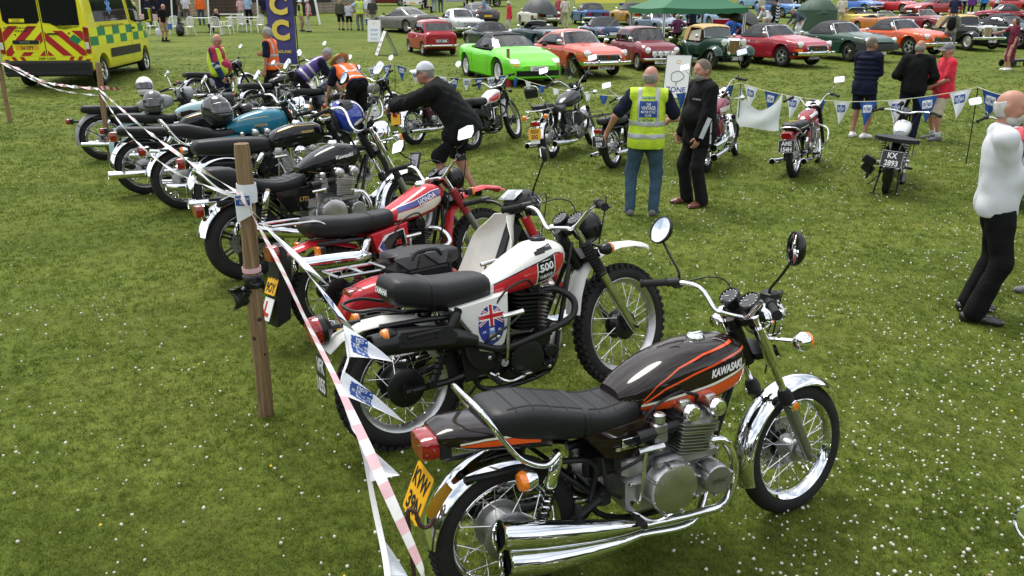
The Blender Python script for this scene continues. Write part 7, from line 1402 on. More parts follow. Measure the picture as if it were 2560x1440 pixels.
 mb=MB();mb.sheet(lambda u,v:(2.17-.58*v,(u-.5)*1.72*(1-.06*v),1.42+.80*v+.02),4,4,.004);P('windscreen',mb,MATS['van_glass'])
 return root
def woodmat():
 m=mat('post_wood',(.27,.17,.085),.9);nt=m.node_tree;n=nt.nodes;L=nt.links;b=n['Principled BSDF'];tc=n.new('ShaderNodeTexCoord');mp=n.new('ShaderNodeMapping');mp.inputs['Scale'].default_value=(26,26,1.3);L.new(tc.outputs['Object'],mp.inputs[0])
 z=n.new('ShaderNodeTexNoise');z.inputs['Scale'].default_value=1.6;z.inputs['Detail'].default_value=7;z.inputs['Roughness'].default_value=.7;L.new(mp.outputs[0],z.inputs['Vector']);r=n.new('ShaderNodeValToRGB');e=r.color_ramp.elements;e.new(.5)
 for q,(p,c) in zip(e,((.3,(.07,.038,.018)),(.48,(.25,.155,.075)),(.75,(.40,.29,.17)))):q.position=p;q.color=(*c,1)
 L.new(z.outputs['Fac'],r.inputs[0]);L.new(r.outputs[0],b.inputs['Base Color']);bp=n.new('ShaderNodeBump');bp.inputs['Strength'].default_value=1.;bp.inputs['Distance'].default_value=.02;L.new(z.outputs['Fac'],bp.inputs['Height']);L.new(bp.outputs[0],b.inputs['Normal']);return m
wood=woodmat()
def post(base,top,r,label,name='wooden_post',group='wooden posts of the tape fence'):
 o=thing(name,label,'post',base,0,group);b=V(base);mb=MB();d=V(top)-b;pts=[V((0,0,-.02))+d*t+V((.004*sin(9*t),.004*cos(7*t),0)) for t in(0,.1,.25,.4,.55,.7,.85,.97,1.)];mb.tube(pts,[r*1.05,r,r*1.02,r,r*.98,r,r*.97,r*.96,r*.86],12);mb.build('shaft',wood,o,60);rg=random.Random(int(r*9999+b.x*100))
 for i in range(5):t=rg.uniform(.1,.9);a=rg.uniform(3.4,5.8);q=MB();n_=V((cos(a),sin(a),0));q.lathe([(.016,.0),(.012,.003),(.002,.004)],d*t+n_*r*.985,n_,8);q.build('knot',mat('wood_knot',(.05,.028,.014),.9),o)
 return o
tapew=mat('tape_white',(.76,.75,.73),.35,var=(20,.05));tapep=mat('tape_pink',(.74,.46,.49),.35,var=(20,.1));taper=mat('tape_red',(.62,.05,.05),.35)
penw=mat('pennant_white',(.74,.76,.80),.5,bump=(40,.2));penb=mat('pennant_blue',(.012,.07,.30),.5,bump=(40,.2));embb=mat('print_blue',(.010,.06,.27),.5)
def ribbon(pts,w,mats,pname,parent,seg=.12,tw=.0,up=(0,0,1),th=.0006):
 p=cr(pts,14);L=[0]
 for a,b in zip(p,p[1:]):L.append(L[-1]+(b-a).length)
 mb=MB()
 for i in range(len(p)-1):
  t0,t1=(p[i+1]-p[max(i-1,0)]).normalized(),(p[min(i+2,len(p)-1)]-p[i]).normalized();r=[]
  for q,t,l_ in((p[i],t0,L[i]),(p[i+1],t1,L[i+1])):
   s_=t.cross(V((0,1,0)));s_=s_.normalized() if s_.length>.01 else V((1,0,0));n_=t.cross(s_);a=tw*l_+.5*sin(3.1*l_);d=(s_*cos(a)+n_*sin(a))*w/2;r+=[q-d,q+d]
  nn=(r[1]-r[0]).cross(r[2]-r[0]);nn=nn.normalized()*th if nn.length>1e-9 else V((0,th,0));k=int(L[i]/seg)%len(mats)
  mb.add([r[0],r[1],r[3],r[2]],[(0,1,2,3)],k);mb.add([q-nn for q in(r[0],r[1],r[3],r[2])],[(3,2,1,0)],k)
 return mb.build(pname,mats,parent,80)
def emblem(par,fn,s,m,m2):
 """club badge printed on a pennant: scalloped shield with lettering; fn maps (across, down, off) on to the cloth"""
 for off in(.0018,-.003):
  sg=1 if off>0 else-1;mb=MB();rings=[]
  for k in(1.,.6,.02):
   o=[]
   for q in range(32):t=2*pi*q/32;r_=s*k*(.5+.02*cos(16*t))/max(abs(cos(t)),abs(sin(t)))**.85;o.append(fn(r_*cos(t),.30-r_*.62*sin(t),off))
   rings.append(o)
  mb.loft(rings if sg>0 else[list(reversed(r)) for r in rings],False);mb.build('emblem',m,par,flat=True);tb=MB()
  for q,(w_,k) in enumerate((('THE',.12),('VINTAGE',.2),('MOTOR CYCLE',.14),('CLUB',.13))):
   vs,fs,tw=text2d(w_,.02);h_=k*s*.75;sx=min(.85*s,len(w_)*k*s*.6)/tw;tb.add([fn(-sg*x*sx,.30-(.27-.19*q)*s*.75-y*h_,off*1.6) for x,y in vs],fs)
  tb.build('lettering',m2,par,flat=True)
def pennant(par,a,b,tip,m,em=True,es=.5,sag=.0):
 """triangular cloth between two points on the string and its tip"""
 a,b,tip=V(a),V(b),V(tip);n=(b-a).cross(tip-a).normalized();S_=lambda u,v:a.lerp(b,u).lerp(tip,v*.985)+n*(sag*sin(pi*v)*sin(2*pi*(u+.2)))
 mb=MB();mb.sheet(S_,6,8,.0012);o=mb.build('pennant',m,par,80)
 if em:emblem(o,lambda x,y,off:S_(.5+x/max(.2,1-y),y)+n*off,es,embb if m is penw else penw,penw if m is penw else embb)
 return o
def aframe(label,loc,yaw,w,h,spread,texts,legm=mat('sign_frame',(.10,.11,.09),.6),extra=None):
 o=thing('a_frame_sign',label,'sign',loc,R(yaw),'folding signs on the grass');bm_=mat('sign_white',(.76,.76,.74),.45)
 for sg in(-1,1):
  mb=MB();a=atan2(spread/2,h);M=MX.Translation((0,0,h))@MX.Rotation(-sg*a,4,'X') if False else None
  top=V((0,0,h));d=V((sg*spread/2,0,-h)).normalized();L=h/abs(d.z);out=[(-w/2,0),(w/2,0),(w/2,-L),(-w/2,-L)];n=V((-d.z,0,d.x))*1.0;n=n if n.x*sg>0 else-n
  mb.prism(out,lambda p,q:top+V((0,p,0))-d*q*1.0,lambda p,q:top+V((0,p,0))-d*q+n*.014);b=mb.build('panel',bm_,o,flat=True);fb=MB();fb.tube([top+V((0,p,0))-d*q+n*.007 for p,q in out],.014,5,closed=True);fb.build('frame',legm,o)
  for s,q,hh,m in texts:
   tb=MB();x=V((0,sg,0));text(tb,s,frameM(top+d*q*L+n*.016,x,-d),hh,None,.02);tb.build('lettering',m,b)
  if extra:extra(b,top,d,n,L,sg,w)
 return o
def chair(label,loc,yaw):
 o=thing('garden_chair',label,'chair',loc,R(yaw),'white plastic garden chairs by the refreshment tables');m=mat('white_plastic',(.72,.72,.70),.4)
 mb=MB();mb.sheet(lambda u,v:(-.22+.45*u,(v-.5)*.48,.43+.015*sin(3*u)-.02*(1-abs(2*v-1))),5,6,.02);mb.build('seat',m,o)
 mb=MB()
 for i in range(6):y=-.19+.076*i;mb.box((-.27,y,.66),(.018,.05,.42),MX.Rotation(-.2,3,'Y'),ch=.006)
 mb.build('back_slats',m,o)['kind']='stuff';mb=MB();mb.tube(cr([(-.2,-.24,.45),(-.28,-.24,.75),(-.33,-.15,.9),(-.34,0,.92),(-.33,.15,.9),(-.28,.24,.75),(-.2,.24,.45)],4),.02,6);mb.build('backrest',m,o)
 for sg in(-1,1):
  mb=MB();mb.tube(cr([(-.27,sg*.25,.66),(.0,sg*.28,.66),(.2,sg*.27,.64),(.24,sg*.26,.58)],3),.022,6,flat=.6);mb.build('armrest',m,o)
  for x,x2 in((.2,.27),(-.2,-.3)):mb=MB();mb.tube([(x,sg*.24,.62 if x>0 else.44),(x2,sg*.28,0)],[.026,.022],6);mb.build('leg',m,o)
 return o
def table(label,loc,yaw,L=1.5,w=.75,cloth_=None):
 o=thing('folding_table',label,'table',loc,R(yaw),'refreshment tables');mb=MB();mb.box((0,0,.73),(L,w,.035),ch=.01);mb.build('table_top',mat('table_grey_white',(.62,.62,.62),.5),o)
 for x in(-L*.4,L*.4):
  for y in(-w*.4,w*.4):mb=MB();mb.tube([(x,y,.72),(x*1.05,y*1.05,0)],.014,6);mb.build('leg',steel,o)
 if cloth_:mb=MB();mb.box((0,0,.60),(L+.03,w+.03,.31));mb.build('cloth',cloth_,o)
 return o
def umbrella(label,loc,R_,h,m,tilt=0.,yaw=0.,pole=True,z0=0,cat='umbrella'):
 o=thing('umbrella',label,cat,loc,R(yaw),'umbrellas over the cars');T=MX.Translation((0,0,z0))@MX.Rotation(R(tilt),4,'Y');mb=MB(T);n=8;rings=[]
 for k in range(7):
  t=k/6;r=R_*sin(t*1.25)/sin(1.25);z=h*cos(t*1.35)/1.;rings.append([V((r*cos(2*pi*i/32)*(1-.06*t*abs(sin(4*2*pi*i/64*1.0))),r*sin(2*pi*i/32)*(1-.06*t*abs(sin(4*2*pi*i/64))),z+.05*t*t*R_*abs(sin(n/2*2*pi*i/32))*-1+.0)) for i in range(32)])
 mb.loft(rings,False);mb.loft([[q-V((0,0,.004)) for q in r]for r in reversed(rings)],False);mb.build('canopy',m,o,30);rb=MB(T)
 for i in range(n):t=2*pi*i/n;rb.tube([V((R_*sin(k/6*1.25)/sin(1.25)*cos(t),R_*sin(k/6*1.25)/sin(1.25)*sin(t),h*cos(k/6*1.35)-.012)) for k in range(7)],.006,4)
 rb.build('ribs',blackm,o);pb=MB(T);pb.tube([(0,0,-1.2 if pole else-.3),(0,0,h+.06)],.012,6);pb.build('pole',steel,o);return o
def helmet(label,mw,m,visor=True,vm=None,scale=1.,name='crash_helmet',stripe=None):
 o=thing(name,label,'helmet',(0,0,0),0,'crash helmets left on the motorcycles');o.matrix_world=mw@MX.Scale(scale,4)
 s=SDF(.03);s.ell((-.01,0,.145),(.145,.122,.13)).ell((.03,0,.08),(.13,.108,.085)).cut((0,0,.012),(0,0,-1));
 vs,fs=s.mesh(.008);keep=[];mb=MB();mb.v=[V(q) for q in vs];mb.f=[tuple(int(i) for i in f) for f in fs];mb.m=[0]*len(mb.f)
 sp_=mb.build('shell',m,o,80);q=SDF(.02);q.ell((-.008,0,.142),(.150,.125,.128)).ell((.035,0,.1),(.128,.112,.075)).cut((.03,0,.0),(-1,0,.12)).cut((0,0,.085),(0,0,-1)).cut((0,0,.178),(-.15,0,1));
 q.build('visor',vm or mat('visor_smoke',(.03,.03,.032),.06,coat=1.),o,.008)
 q=SDF(.02);q.ell((-.01,0,.03),(.128,.11,.05)).cut((0,0,.012),(0,0,1));q.build('lining',vinyl,o,.012)
 if stripe:
  for y,mm_ in stripe:q=SDF(.02);q.ell((-.01,0,.145),(.145,.122,.13)).cut((0,y-.02,0),(0,-1,0)).cut((0,y+.02,0),(0,1,0)).cut((0,0,.19),(0,0,-1));q.build('stripe',mm_,o,.008,0,.002)
 return o
#placing: motorcycles
def offs_pt(p,yaw,d):return V((p.x+cos(R(yaw))*d,p.y+sin(R(yaw))*d,p.z))
BK={}
def B(key,sp,label,rear,front=None,yaw=None,scale=1.,**k):
 rp=G(*rear) if not isinstance(rear,V) else rear;fp=G(*front) if front else None
 BK[key]=bike(sp,'motorcycle',label,rp,fp,yaw,None if(front and scale is None) else scale,**k)
ROW='motorcycles lined up along the taped fence';R2='motorcycles in the second row by the bunting'
Zr=V((-.02,2.775,0))
BK['z1']=bike(Z1,'motorcycle','dark brown and orange motorcycle with four chrome silencers, plate KVW 39N',Zr,None,24.5,1.0,lean=-5,steer=7,group=ROW)
BK['xt']=bike(XT,'motorcycle','white and red trail motorcycle with round flag emblem on its side panel',V((-.60,4.03,0)),None,31.5,1.12,lean=-7,steer=10,group=ROW)
BK['xl']=bike(XL,'motorcycle','red trail motorcycle with learner plate and high red front mudguard',V((-1.31,5.66,0)),None,38,1.08,lean=-8,steer=12,group=ROW)
BK['cub']=bike(CUB,'motorcycle','step-through motorcycle with cream leg shield and red rear body',V((-.70,5.02,0)),None,36,1.10,lean=-6,steer=8,group=ROW)
BK['ltd']=bike(LTD,'motorcycle','black cruiser motorcycle with cast wheels and stepped seat behind the post',V((-2.40,6.95,0)),None,37,1.14,lean=-6,steer=14,group=ROW)
B('vb2',VB2,'long black V-twin motorcycle with gold lettering on its tank',(580,562),yaw=33,scale=1.16,lean=-6,group=ROW)
B('hon',HON,'teal blue tanked motorcycle with black helmet on its seat',(470,522),yaw=29,scale=1.12,lean=-6,group=ROW)
B('vb',VB,'black motorcycle with chrome rear mudguard and red square tail lamp',(372,484),yaw=29,scale=1.1,lean=-6,group=ROW)
B('pale',PALE,'pale blue motorcycle with orange lower tank and front plate PDR 507',(360,430),yaw=28,scale=1.1,lean=-6,group=ROW)
B('grey',GREY,'silver grey motorcycle with sweeping grey mudguards, farthest left of the row',(270,400),yaw=27,scale=1.1,lean=-6,group=ROW)
B('uyv',BTW,'chrome and grey motorcycle with rear plate 384 UYV beside the big-bellied man',(500,266),yaw=50,group=R2)
B('osm',vari(BTW,paint=gloss,plate=dict(c=(-.43,0,.45),t=['7','JOSM'],w=.2,h=.15,s='b',tilt=14)),'black and chrome motorcycle with round white mirrors near the orange-vested man',(642,303),yaw=52,group=R2)
B('blue',BLUE,'bright blue tanked motorcycle behind the standing orange-vested man',(722,262),yaw=55,group=R2)
B('maa',vari(BTW,paint=paint('purple_grey',(.06,.06,.09)),plate=dict(c=(-.43,0,.5),t=['MAA','21N'],w=.2,h=.17,s='b',tilt=10),tl=dict(c=(-.40,0,.64),sq=(.12,.1),d=.05)),'motorcycle with black plate MAA 21N under the purple-vested man',(768,322),yaw=55,group=R2)
B('silv',vari(SILV,plate=dict(c=(-.43,0,.5),t=['PF','1P'],w=.2,h=.17,s='y',tilt=10)),'silver and black motorcycle with yellow plate beside the straw-hatted man',(868,338),yaw=54,group=R2)
B('mar',vari(MAR,plate=dict(c=(-.43,0,.5),t=[''],w=.2,h=.17,s='y',tilt=10)),'maroon motorcycle with twin chrome clocks behind the white-capped man',(1040,362),yaw=58,group=R2)
B('xt2',XT2,'white and red trail motorcycle with black plate VTA 57S',(1180,374),yaw=58,scale=1.,group=R2)
B('guz',GUZ,'black motorcycle with clear windscreen, backrest and yellow plate R533 ESG',(1378,395),yaw=60,scale=1.,group=R2)
B('tfh',TFH,'black motorcycle with wire luggage rack and plate TFH 329',(1535,420),yaw=60,scale=1.,group=R2)
B('chr',CHR,'burgundy and white chrome cruiser behind the black-jacketed man',(1762,430),yaw=60,scale=1.,group=R2)
B('ame',AME,'cherry red motorcycle with white tank flash and plate AME 154H',(1985,442),yaw=57,scale=.97,lean=-6,steer=6,group=R2)
B('kx',KX,'vintage black and silver motorcycle with plate KX 2893 on its rear stand',(2212,482),yaw=62,scale=1.,lean=4,steer=4,group=R2)
B('redr',REDR,'red motorcycle half hidden behind the white-shirted man',(2540,520),yaw=62,scale=1.,group=R2)
B('off',vari(BLUE,paint=gloss,rail=None,mirrors=dict(MIR(.062,sides=(1,),back=chrome,stem=chrome),m=dict(stem=[(0,0,.03),(-.02,.08,.05),(-.03,.15,.07)],off=(0.,.03,.02),n=(-1,.1,.2),r=.05,shape='round',back=chrome,stemmat=chrome))),'motorcycle at the near right edge showing one round chrome mirror',V((.78,.80,0)),yaw=24,scale=1.06,group=ROW)
q=MB();tf=BK['pale'];M=frameM((1.40+.02,0,.80),(0,1,0),(-.3,0,1));out=[(.24*cos(t)*1.0-.0,.24*sin(t)-.2) for t in[R(150-12*i) for i in range(11)]]+[(.15*cos(t),.15*sin(t)-.2) for t in[R(30+12*i) for i in range(11)]]
plate_obj(BK['pale'],(1.33,0,.86),(.5,-1,0),(0,0,1),['PDR 507'],.36,.085,'b',name='front_number_plate')
def on(bk,x,y,z,yaw=0,pitch=0,roll=0):return BK[bk].matrix_world@MX.Translation((x,y,z))@MX.Rotation(R(yaw),4,'Z')@MX.Rotation(R(pitch),4,'Y')@MX.Rotation(R(roll),4,'X')
whh=mat('helmet_white',(.76,.76,.76),.15,coat=1.);gyh=mat('helmet_grey',(.05,.052,.056),.2,coat=1.,var=(7,.6));bkh=mat('helmet_black',(.012,.012,.013),.18,coat=1.);blh=mat('helmet_blue',(.012,.035,.32),.15,coat=1.)
bpy.context.view_layer.update()
helmet('white open helmet with dark visor resting on the grey motorcycle',on('grey',.64,0,.885,-100),whh)
helmet('grey patterned helmet resting on the pale blue motorcycle seat',on('pale',.26,0,.775,-110,8),gyh,scale=1.08)
helmet('black full-face helmet on the seat of the teal motorcycle',on('hon',.46,0,.87,-60,-8),bkh,scale=1.2)
helmet('blue, white and silver helmet hanging from the black motorcycle handlebar',on('vb2',1.05,-.30,.93,150,-75,20),blh,scale=1.12,stripe=[(.0,whh),(.045,chrome2),(-.045,chrome2)],vm=mat('helmet_inside',(.01,.012,.02),.6))
bag=thing('bag','black soft bag hung beside the step-through seat','bag');bag.matrix_world=on('cub',.02,-.20,.56);mb=MB();mb.box((0,0,.11),(.38,.20,.21),ch=.06);mb.build('bag_body',cloth('bag_black',(.012,.012,.013)),bag);mb=MB();mb.tube(cr([(-.1,-.1,.21),(-.06,-.1,.25),(.06,-.1,.25),(.1,-.1,.21)],3),.012,6);mb.build('carry_handle',blackp,bag)
for x in(-.1,.1):mb=MB();mb.box((x,0,.112),(.035,.208,.218),ch=.06);mb.build('strap',vinyl,bag)
mb=MB();mb.box((0,-.105,.09),(.26,.03,.13),ch=.012);mb.build('pocket',cloth('bag_black',(.012,.012,.013)),bag)
ph=thing('phone_pouch','grey weatherproof phone pouch clipped to the red trail bike handlebar','phone pouch');ph.matrix_world=on('xl',.93,.30,1.10,20,25);mb=MB();mb.box((0,0,0),(.02,.10,.17),ch=.006);mb.build('pouch',blackp,ph);mb=MB();mb.box((-.0115,0,0),(.003,.085,.13));mb.build('clear_window',mat('pouch_window',(.16,.17,.18),.12,coat=1.),ph)
#cars
CG='classic cars parked in rows'
def C(sp,label,px,yaw,col,**k):return car(sp,'car',label,G(*px),yaw,col,CG,**k)
cp=lambda n,c:paint('car_'+n,c)
C(GREEN,'bright lime green open-top sports car with white wheels',(1268,197),-66,cp('lime',(.14,.60,.02)),scale=1.06)
C(GT,'orange-red coupe with chrome bumper and plate VLO 195M',(1438,182),-66,cp('blaze',(.52,.07,.03)),scale=1.07)
C(MINI,'maroon small saloon with four white-covered spot lamps',(1606,168),-75,cp('maroon',(.17,.012,.02)),extra=mini_lamps)
vintage('vintage_car','dark green vintage sports car with tan hood and plate LKO 13',G(1772,165),-73,cp('brg',(.010,.045,.026)),'LKO 13')
C(MGB,'red soft-top roadster with plate KTJ 950K',(1925,158),-63,cp('red',(.33,.015,.03)),scale=1.12)
C(MGB,'dark green soft-top roadster with wire wheels and rubber bumper',(2090,146),-65,cp('racing_green',(.018,.06,.035)),scale=1.12,wh='wire',rim=chrome2,fitems=mgb_front('5V','w',True))
C(MGB,'vivid orange soft-top roadster beside the black vintage car',(2238,133),-67,cp('orange',(.62,.085,.012)),scale=1.12,fitems=mgb_front('WTT'))
vintage('vintage_car','black vintage sports car with tan hood and disc wheels, plate WSU 808',G(2395,120),-77,cp('black',(.008,.008,.009)),'WSU 808',wh='steel',grill=mat('grille_cream',(.5,.45,.33),.4),bump=True)
C(GREEN,'dark green modern roadster behind the woman in the red dress',(2505,115),-66,cp('dark_green',(.01,.035,.025)),scale=1.08,rim=alloyc,wh='five',fitems=[('patch','air_intake',dark,-.5,.5,.28,.38,.012,8),('patch','headlight',lens,.52,.72,.56,.64,.015,4)])
C(MINI,'small red saloon seen from behind, plate ECV 224K',(1078,134),112,cp('bright_red',(.34,.015,.025)))
C(COUPE,'metallic grey modern coupe seen from the rear left',(1012,80),134,cp('gunmetal',(.14,.135,.125)),wh='multi')
C(DB5,'silver sixties grand tourer with its bonnet facing the camera',(1150,88),-72,cp('silver',(.42,.44,.43)))
C(COUPE,'dark grey modern coupe with its boot toward the camera',(1190,62),112,cp('dark_grey',(.09,.092,.10)))
C(MIDG,'very dark green small roadster with black hood beside the lime car',(1222,122),112,cp('deep_green',(.010,.028,.02)))
C(STAG,'cream-white convertible with a grey umbrella over it',(1345,66),106,cp('cream',(.68,.66,.58)))
C(STAG,'mid blue convertible with black hood and white wheels',(1472,62),98,cp('royal',(.03,.09,.24)),ritems=STAG['ritems'][:2]+[('plate',.65,[''],'b',.5,.12,0,.03)]+STAG['ritems'][3:])
C(STAG,'mustard yellow convertible seen from behind near the green gazebo',(1578,62),103,cp('mustard',(.46,.24,.03)))
C(OPEN,'dark teal open roadster with its windscreen up behind the lime car',(1345,118),115,cp('dark_teal',(.012,.045,.055)),scale=.95)
C(MGB,'dark blue roadster with black hood behind the orange-red coupe',(1505,112),100,cp('dark_blue',(.02,.05,.12)))
C(MGB,'grey-hooded pale roadster parked under the green gazebo',(1645,88),-75,cp('slate',(.10,.14,.20)))
C(STAG,'aubergine convertible behind the green gazebo legs',(1700,56),98,cp('aubergine',(.10,.02,.05)),ritems=STAG['ritems'][:2]+[('plate',.65,['LJA'],'b',.5,.12,0,.03)]+STAG['ritems'][3:])
C(SALOON,'pale blue saloon with chrome trim beyond the gazebo',(1775,68),-75,cp('powder_blue',(.26,.40,.55)))
C(SALOON,'bright blue saloon at the head of the middle row',(1950,42),-72,cp('cobalt',(.05,.17,.42)))
C(OPEN,'pale yellow open sports car behind the dark green roadster',(2140,72),105,cp('primrose',(.72,.58,.12)))
C(OPEN,'orange open sports car behind the orange soft-top roadster',(2200,82),-75,cp('tangerine',(.50,.16,.03)),scale=.95)
C(MGB,'sky blue sports car in the far right row',(2148,30),-68,cp('sky_blue',(.07,.18,.55)),wh='five')
C(COUPE,'scarlet modern sports car with raised engine lid',(2240,32),-66,cp('scarlet',(.42,.012,.02)))
C(COUPE,'crimson coupe parked to the right of the scarlet car',(2330,38),-160,cp('crimson',(.34,.02,.025)))
C(OPEN,'cream open tourer in front of the crimson coupe',(2300,80),-72,cp('tourer_red',(.22,.02,.03)))
C(MGB,'ruby red convertible with black hood at the right edge',(2500,62),165,cp('ruby',(.30,.015,.03)))
C(SALOON,'dark red estate car at the top behind the crowd',(968,14),10,cp('wine',(.13,.01,.018)))
C(SALOON,'blue-grey saloon in the farthest right row',(2420,14),-70,cp('blue_grey',(.2,.24,.3)))
C(MGB,'light blue roadster far back beside the green umbrella',(1890,22),-72,cp('ice_blue',(.2,.34,.5)))
C(STAG,'far red convertible at the top right corner',(2545,30),-70,cp('cherry',(.36,.02,.02)))
C(OPEN,'dark green open car at the far top edge',(2030,12),-72,cp('far_green',(.02,.07,.04)))
C(STAG,'small white convertible at the top edge of the far row',(2190,6),-72,cp('far_white',(.66,.66,.64)))
ambulance(V((-12.84,25.15,gz(23.6))),R(98))
#fence posts, tapes, bunting
def tip_at(px,py,base):return at_depth(px,py,base.y)
pA=G(25,305);pB=G(277,402);pC=G(665,1037)
post(pA,tip_at(-4,150,pA),.045,'leaning wooden post beside the ambulance bumper');post(pB,tip_at(243,152,pB),.042,'wooden post with red and white tape knotted round it');post(pC,tip_at(601,350,pC),.046,'thick wooden post in the left foreground with black bag tied to it')
hk=thing('hook_stake','rusty metal hook stake at the bottom edge','stake',V((-.37,2.52,0)),0);mb=MB();tp=at_depth(1019,1280,2.5)-V((-.37,2.52,0));mb.tube(cr([(0,0,-.05),(.0,0,.2),tp+V((0,0,-.03)),tp+V((.02,0,.005)),tp+V((.035,0,-.02)),tp+V((.04,0,-.05)),tp+V((.06,.01,-.075)),tp+V((.085,.01,-.06)),tp+V((.10,.01,-.03))],5),.0085,8);mb.build('rod',mat('rust',(.075,.04,.028),.75,.3,bump=(60,.6),var=(30,.4)),hk)
tA=tip_at(3,158,pA);tB=tip_at(252,222,pB)+V((0,-.06,0));tC=tip_at(612,478,pC)+V((0,-.07,0));tH=at_depth(1052,1420,2.35)
TG='striped and pennant tapes of the left fence'
def tape(label,pts,w,ms,nm='barrier_tape',seg=.12,tw=3.):o=thing(nm,label,'tape',(0,0,0),0,TG);ribbon(pts,w,ms,'ribbon',o,seg,tw);return o
def lerp_px(a,b,lst):
 """points given as (px,py,f): depth interpolated between two known points"""
 return[at_depth(px,py,a.y+(b.y-a.y)*f) for px,py,f in lst]
tape('red and white striped tape from the left edge to the second post',[tA+V((-2,.6,.1)),tA,tA.lerp(tB,.5)+V((0,0,-.13)),tB],.055,[tapew,tapep],seg=.09,tw=5)
tape('plain white tape sagging beneath the striped tape by the ambulance',[tA,tA.lerp(tB,.55)+V((0,0,-.2)),tB+V((0,-.02,-.1))],.03,[tapew],tw=4)
tape('pale tape running from the second post to the thick near post',[tB,tB.lerp(tC,.5)+V((0,0,-.06)),tB.lerp(tC,.8)+V((0,0,-.05)),tC],.03,[tapew,tapew,tapew,tapep],tw=2.5)
tape('slack white tape drooping below between the second and near posts',[tB+V((0,0,-.05)),tB.lerp(tC,.35)+V((0,0,-.28)),tB.lerp(tC,.7)+V((0,0,-.26)),tC+V((0,0,-.03))],.022,[tapew],tw=3)
tape('pink and white tape from the near post down to the hook stake',[tC]+lerp_px(tC,tH,[(690,645,.33),(765,800,.55),(838,945,.72),(950,1190,.88)])+[tH,at_depth(1075,1480,2.2)],.041,[tapew,tapep],seg=.065,tw=1.2)
o=tape('torn red and white tape end fluttering at the second post',[tB,tB+V((.12,-.05,.03)),tB+V((.24,-.04,.01)),tB+V((.36,-.06,.02))],.06,[taper,tapew],seg=.05,tw=1.)
o=thing('bunting','blue and white pennant bunting hanging from the near post to the hook','bunting',(0,0,0),0,TG)
sp_=[tC+V((.02,-.01,-.05))]+lerp_px(tC,tH,[(690,590,.25),(775,690,.42),(845,800,.55),(872,880,.63),(852,965,.68),(880,1060,.76),(905,1110,.80),(935,1260,.88),(962,1390,.95)])+[at_depth(975,1500,2.3)];ribbon(sp_,.022,[tapew],'cord',o,.2,1.)
def lp(px,py,f):return at_depth(px,py,tC.y+(tH.y-tC.y)*f)
for a,b,t,em in(((655,560,.2),(760,672,.40),(823,715,.40),0),((770,685,.41),(848,790,.54),(893,843,.5),.42),((858,812,.57),(868,892,.63),(985,905,.58),.55),((856,925,.66),(852,985,.70),(1015,1058,.66),.55),((893,1095,.79),(925,1205,.85),(1000,1188,.83),.5),((945,1330,.91),(972,1440,.96),(1020,1440,.95),0)):
 pennant(o,lp(*a),lp(*b),lp(*t),penw,bool(em),em or.5,.012)
wr=thing('club_pennant','white club pennant wrapped round the thick near post','pennant',pC,0);cpos=tip_at(617,480,pC)-pC;mb=MB();mb.torus(cpos,(tip_at(601,350,pC)-pC),.05,[(.0,-.055),(.003,-.055),(.006,0),(.003,.05),(.0,.05)],20);mb.build('cloth_wrap',penw,wr);mb=MB();mb.sheet(lambda u,v:cpos+V((-.05+.09*u,-.062-.02*sin(pi*u),-.0-.16*v*(1-.3*u))),5,5,.001);pn=mb.build('cloth_end',penw,wr);tb=MB();bb=MB();M=frameM(cpos+V((.0,-.085,-.03)),(1,.15,0),(0,0,1));bb.T=M;bb.box((0,0,0),(.075,.055,.001));bb.build('print',embb,wr);text(tb,'MOTOR CYCLE',M@MX.Translation((0,.012,0)),.013,.068,.02);text(tb,'CLUB',M@MX.Translation((0,-.01,0)),.015,.035,.02);tb.build('lettering',penw,wr)
bg=thing('plastic_bag','torn black plastic bag tied to the thick near post','bag',pC,0);c0=tip_at(633,700,pC)-pC;mb=MB();bgm=mat('bag_plastic',(.012,.012,.013),.3,bump=(40,1.));mb.torus(c0,(0,0,1),.049,[(0,-.04),(.010,-.03),(.005,0),(.012,.03),(0,.04)],14)
for x,z,l in((-.05,-.02,.09),(-.075,-.03,.11),(.045,.02,.04),(-.03,-.03,.06)):mb.sheet(lambda u,v:c0+V((x*(.5+u)+.02*sin(7*v+x*50),-.06-.02*sin(5*u+x*30),z-l*v+.03*u*sin(4*v))),4,6,.001)
mb.build('film',bgm,bg,80);mb=MB();mb.torus(tip_at(629,672,pC)-pC,(0,0,1),.05,[(0,-.014),(.003,-.014),(.003,.014),(0,.014)],16);mb.build('tape_band',tapep,bg)
P1=G(2415,410);P2=G(1843,322);P3=G(1272,216);P4=G(988,242)
def rod(label,b,top,r=.008):o=thing('bunting_pole',label,'pole',b,0,'thin poles holding the bunting');mb=MB();mb.tube([(0,0,-.02),(top-b).lerp(V((0,0,0)),.5)+V((.006,0,0)),top-b],r,6);mb.build('rod',blackm,o);return top
t1=rod('thin black leaning pole left of the white-shirted man',P1,tip_at(2445,218,P1));t2=rod('thin black pole at the left edge of the white sheet',P2,tip_at(1852,208,P2));t4=rod('thin black pole behind the silver motorcycle',P4,tip_at(987,160,P4))
po=thing('wooden_post','wooden stake with red painted base in front of the lime car','post',P3,0,'wooden posts of the tape fence');mb=MB();tp=tip_at(1270,122,P3)-P3;mb.tube([(0,0,0),tp],.045,8);mb.build('shaft',wood,po);mb=MB();mb.tube([(0,0,0),tp*.42],.10,10);mb.build('painted_base',mat('red_paint_matt',(.30,.02,.015),.6),po)
def sag(a,b,d,n=10):return[a.lerp(b,i/n)+V((0,0,-d*4*(i/n)*(1-i/n))) for i in range(n+1)]
